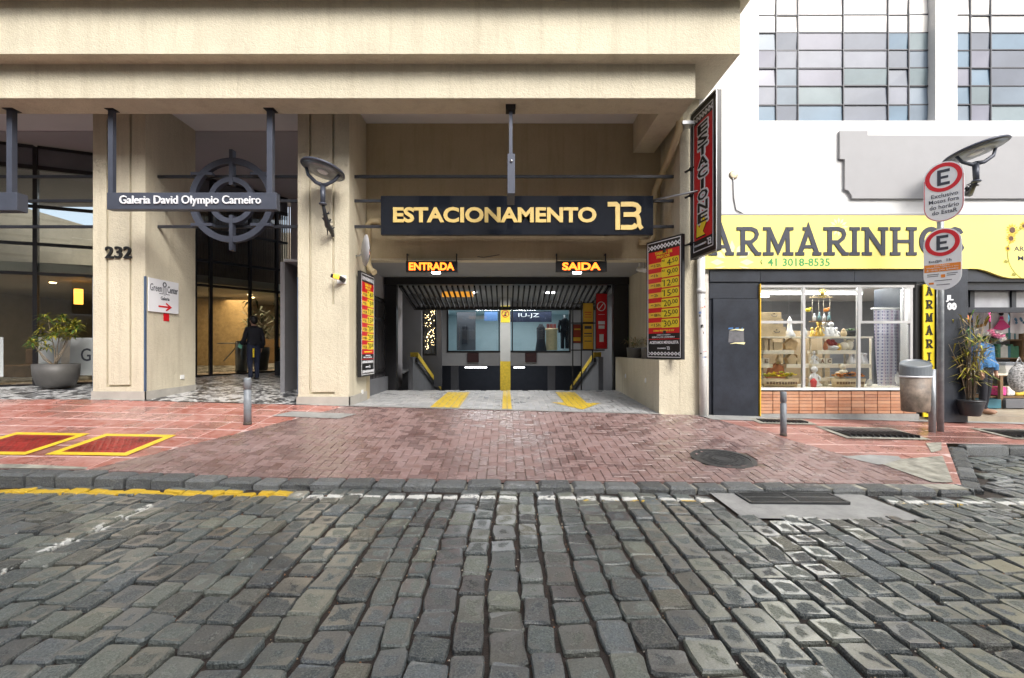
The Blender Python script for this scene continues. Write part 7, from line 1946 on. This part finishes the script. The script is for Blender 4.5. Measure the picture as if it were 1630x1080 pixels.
for x_ in (10.9, 12.4): b = MB(); b.box(x_, x_ + .06, 10.52, 10.58, .29, 1.019); b.build('leg', M_walnut, T)
b = MB(); b.box(10.25, 13, 10.6, 11.2, .52, .55); b.build('lower_shelf', M_walnut, T)
for i, (x0, x1, k) in enumerate(((10.3, 10.82, 9), (11.05, 11.6, 7))):
    for j in range(k):
        b = MB(); dx = R.uniform(-.02, .02); b.box(x0 + dx, x1 + dx, 10.55, 10.95, 1.061 + j * .035, 1.094 + j * .035); o = b.build('paper_pack', bk_m[2] if R.random() < .75 else bk_m[3], recalc=False); tag(o, ('%s paper pack of the %s stack on the shop counter' % ('lowest' if j == 0 else 'topmost' if j == k - 1 else 'flat middle', 'left' if i == 0 else 'right')), 'paper pack', 'paper packs stacked on the counter')
for i, (x0, x1, m_, lb) in enumerate(((10.35, 10.85, bk_m[0], 'dark teal storage box under the counter'), (10.95, 11.5, M_midgrey, 'grey storage box with a pale tag under the counter'))): b = MB(); b.box(x0, x1, 10.45, 10.95, .30 + .001, .9 - .39 * 0 - .4 + .0); o = b.build('storage_box', m_, bevel=.01); tag(o, lb, 'box')
b = MB(); b.ball((PX(1622, 10.1), 10.1, .98), (.22, .12, .3), 14, 9); b.tube([(PX(1622, 10.1) - .1, 10.1, 1.22), (PX(1622, 10.1), 10.1, 1.42), (PX(1622, 10.1) + .1, 10.1, 1.22)], .015, 6); o = b.build('floral_bag', cloth_bw if 'cloth_bw' in globals() else mat('speckled_fabric', (.3, .3, .3), .8, var=.9, vs=28)); tag(o, 'black and white speckled bag hanging at the right photo edge', 'bag')
# letters stuck on the slate door pillar
b = MB(); text(b, '00', PX(1508, 9.11), PX(1523, 9.11), PZ(494, 9.11), PZ(482, 9.11), 9.112, 9.1185, bold=.06, res=2); text(b, 'JL', PX(1506, 9.11), PX(1518, 9.11), PZ(481, 9.11), PZ(470, 9.11), 9.112, 9.1185, bold=.05, res=2); o = b.build('pillar_lettering', M_signwhite); tag(o, 'torn white characters stuck high on the slate door pillar', 'lettering')

# haberdashery stock hung along the doorway
hc = [(.75, .08, .30), (.10, .35, .55), (.80, .55, .08), (.20, .45, .20), (.55, .12, .50), (.75, .72, .68), (.70, .20, .08), (.12, .16, .40)]
for i in range(12):
    X_ = 9.15 + i * .33; m_ = mat('yarn_%d' % (i % 8), hc[i % 8], .8, var=.3, vs=30, bump=.6, bs=90)
    b = MB(); z_ = 2.34 + (i % 3) * .03; b.ball((X_, 11.6, z_), (.11, .07, .15), 12, 8); b.tube([(X_, 11.6, z_ + .13), (X_, 11.6, 2.72)], .006, 4)
    o = b.build('yarn_skein', m_); tag(o, '%s yarn skein hanging over the counter behind the tea towels' % ['magenta', 'blue', 'ochre', 'green', 'purple', 'white', 'red', 'navy'][i % 8], 'yarn', 'yarn skeins hung behind the tea towels')
for i, (px, z_, m_, lb) in enumerate(((1583, .56, 'yarn_0', 'magenta folded fabric on the lower shelf of the shop counter'), (1597, .56, 'yarn_5', 'white folded fabric on the lower shelf of the shop counter'), (1611, .56, 'yarn_2', 'ochre folded fabric on the lower shelf of the shop counter'), (1624, .56, 'yarn_3', 'green folded fabric on the lower shelf of the shop counter'))):
    b = MB(); X_ = PX(px, 10.8)
    b.box(X_ - .09, X_ + .09, 10.62, 10.95, z_, z_ + .2); o = b.build('folded_fabric', MATS[m_], bevel=.03); tag(o, lb, 'fabric', 'folded fabrics under the counter')

for i, (px, z_, m_, nm, lb) in enumerate(((1258, zf_, M_terracotta, 'jar', 'small terracotta jar at the right of the yellow flower tray'), (1284, zf_, M_mdf, 'jar', 'raw wood jar on the window floor left of the first mullion'), (1314, zf_, M_cream, 'jar', 'cream jar on the window floor right of the statuette'), (1384, zf_, M_porcelain, 'jar', 'white jar at the right end of the window floor'),
        (1240, z2_, M_mdf, 'jar', 'raw wood jar on the middle left shelf'), (1335, z1_, M_goldp, 'jar', 'small gold jar on the upper right shelf'), (1280, ztop, M_porcelain, 'jar', 'white jar on the top shelf left of the first mullion'), (1343, ztop, M_mdf, 'jar', 'raw wood jar on the top shelf beside the planted bowl'))):
    b = MB(); s_ = R.uniform(.8, 1.15); b.lathe((PX(px, 9.86), 9.86, z_ + .001), [(.04 * s_, 0), (.06 * s_, .04), (.055 * s_, .10 * s_), (.035 * s_, .12 * s_), (.045 * s_, .13 * s_), (.02 * s_, .16 * s_), (.001, .17 * s_)], 14); item(nm, lb, 'ornament', b, m_)
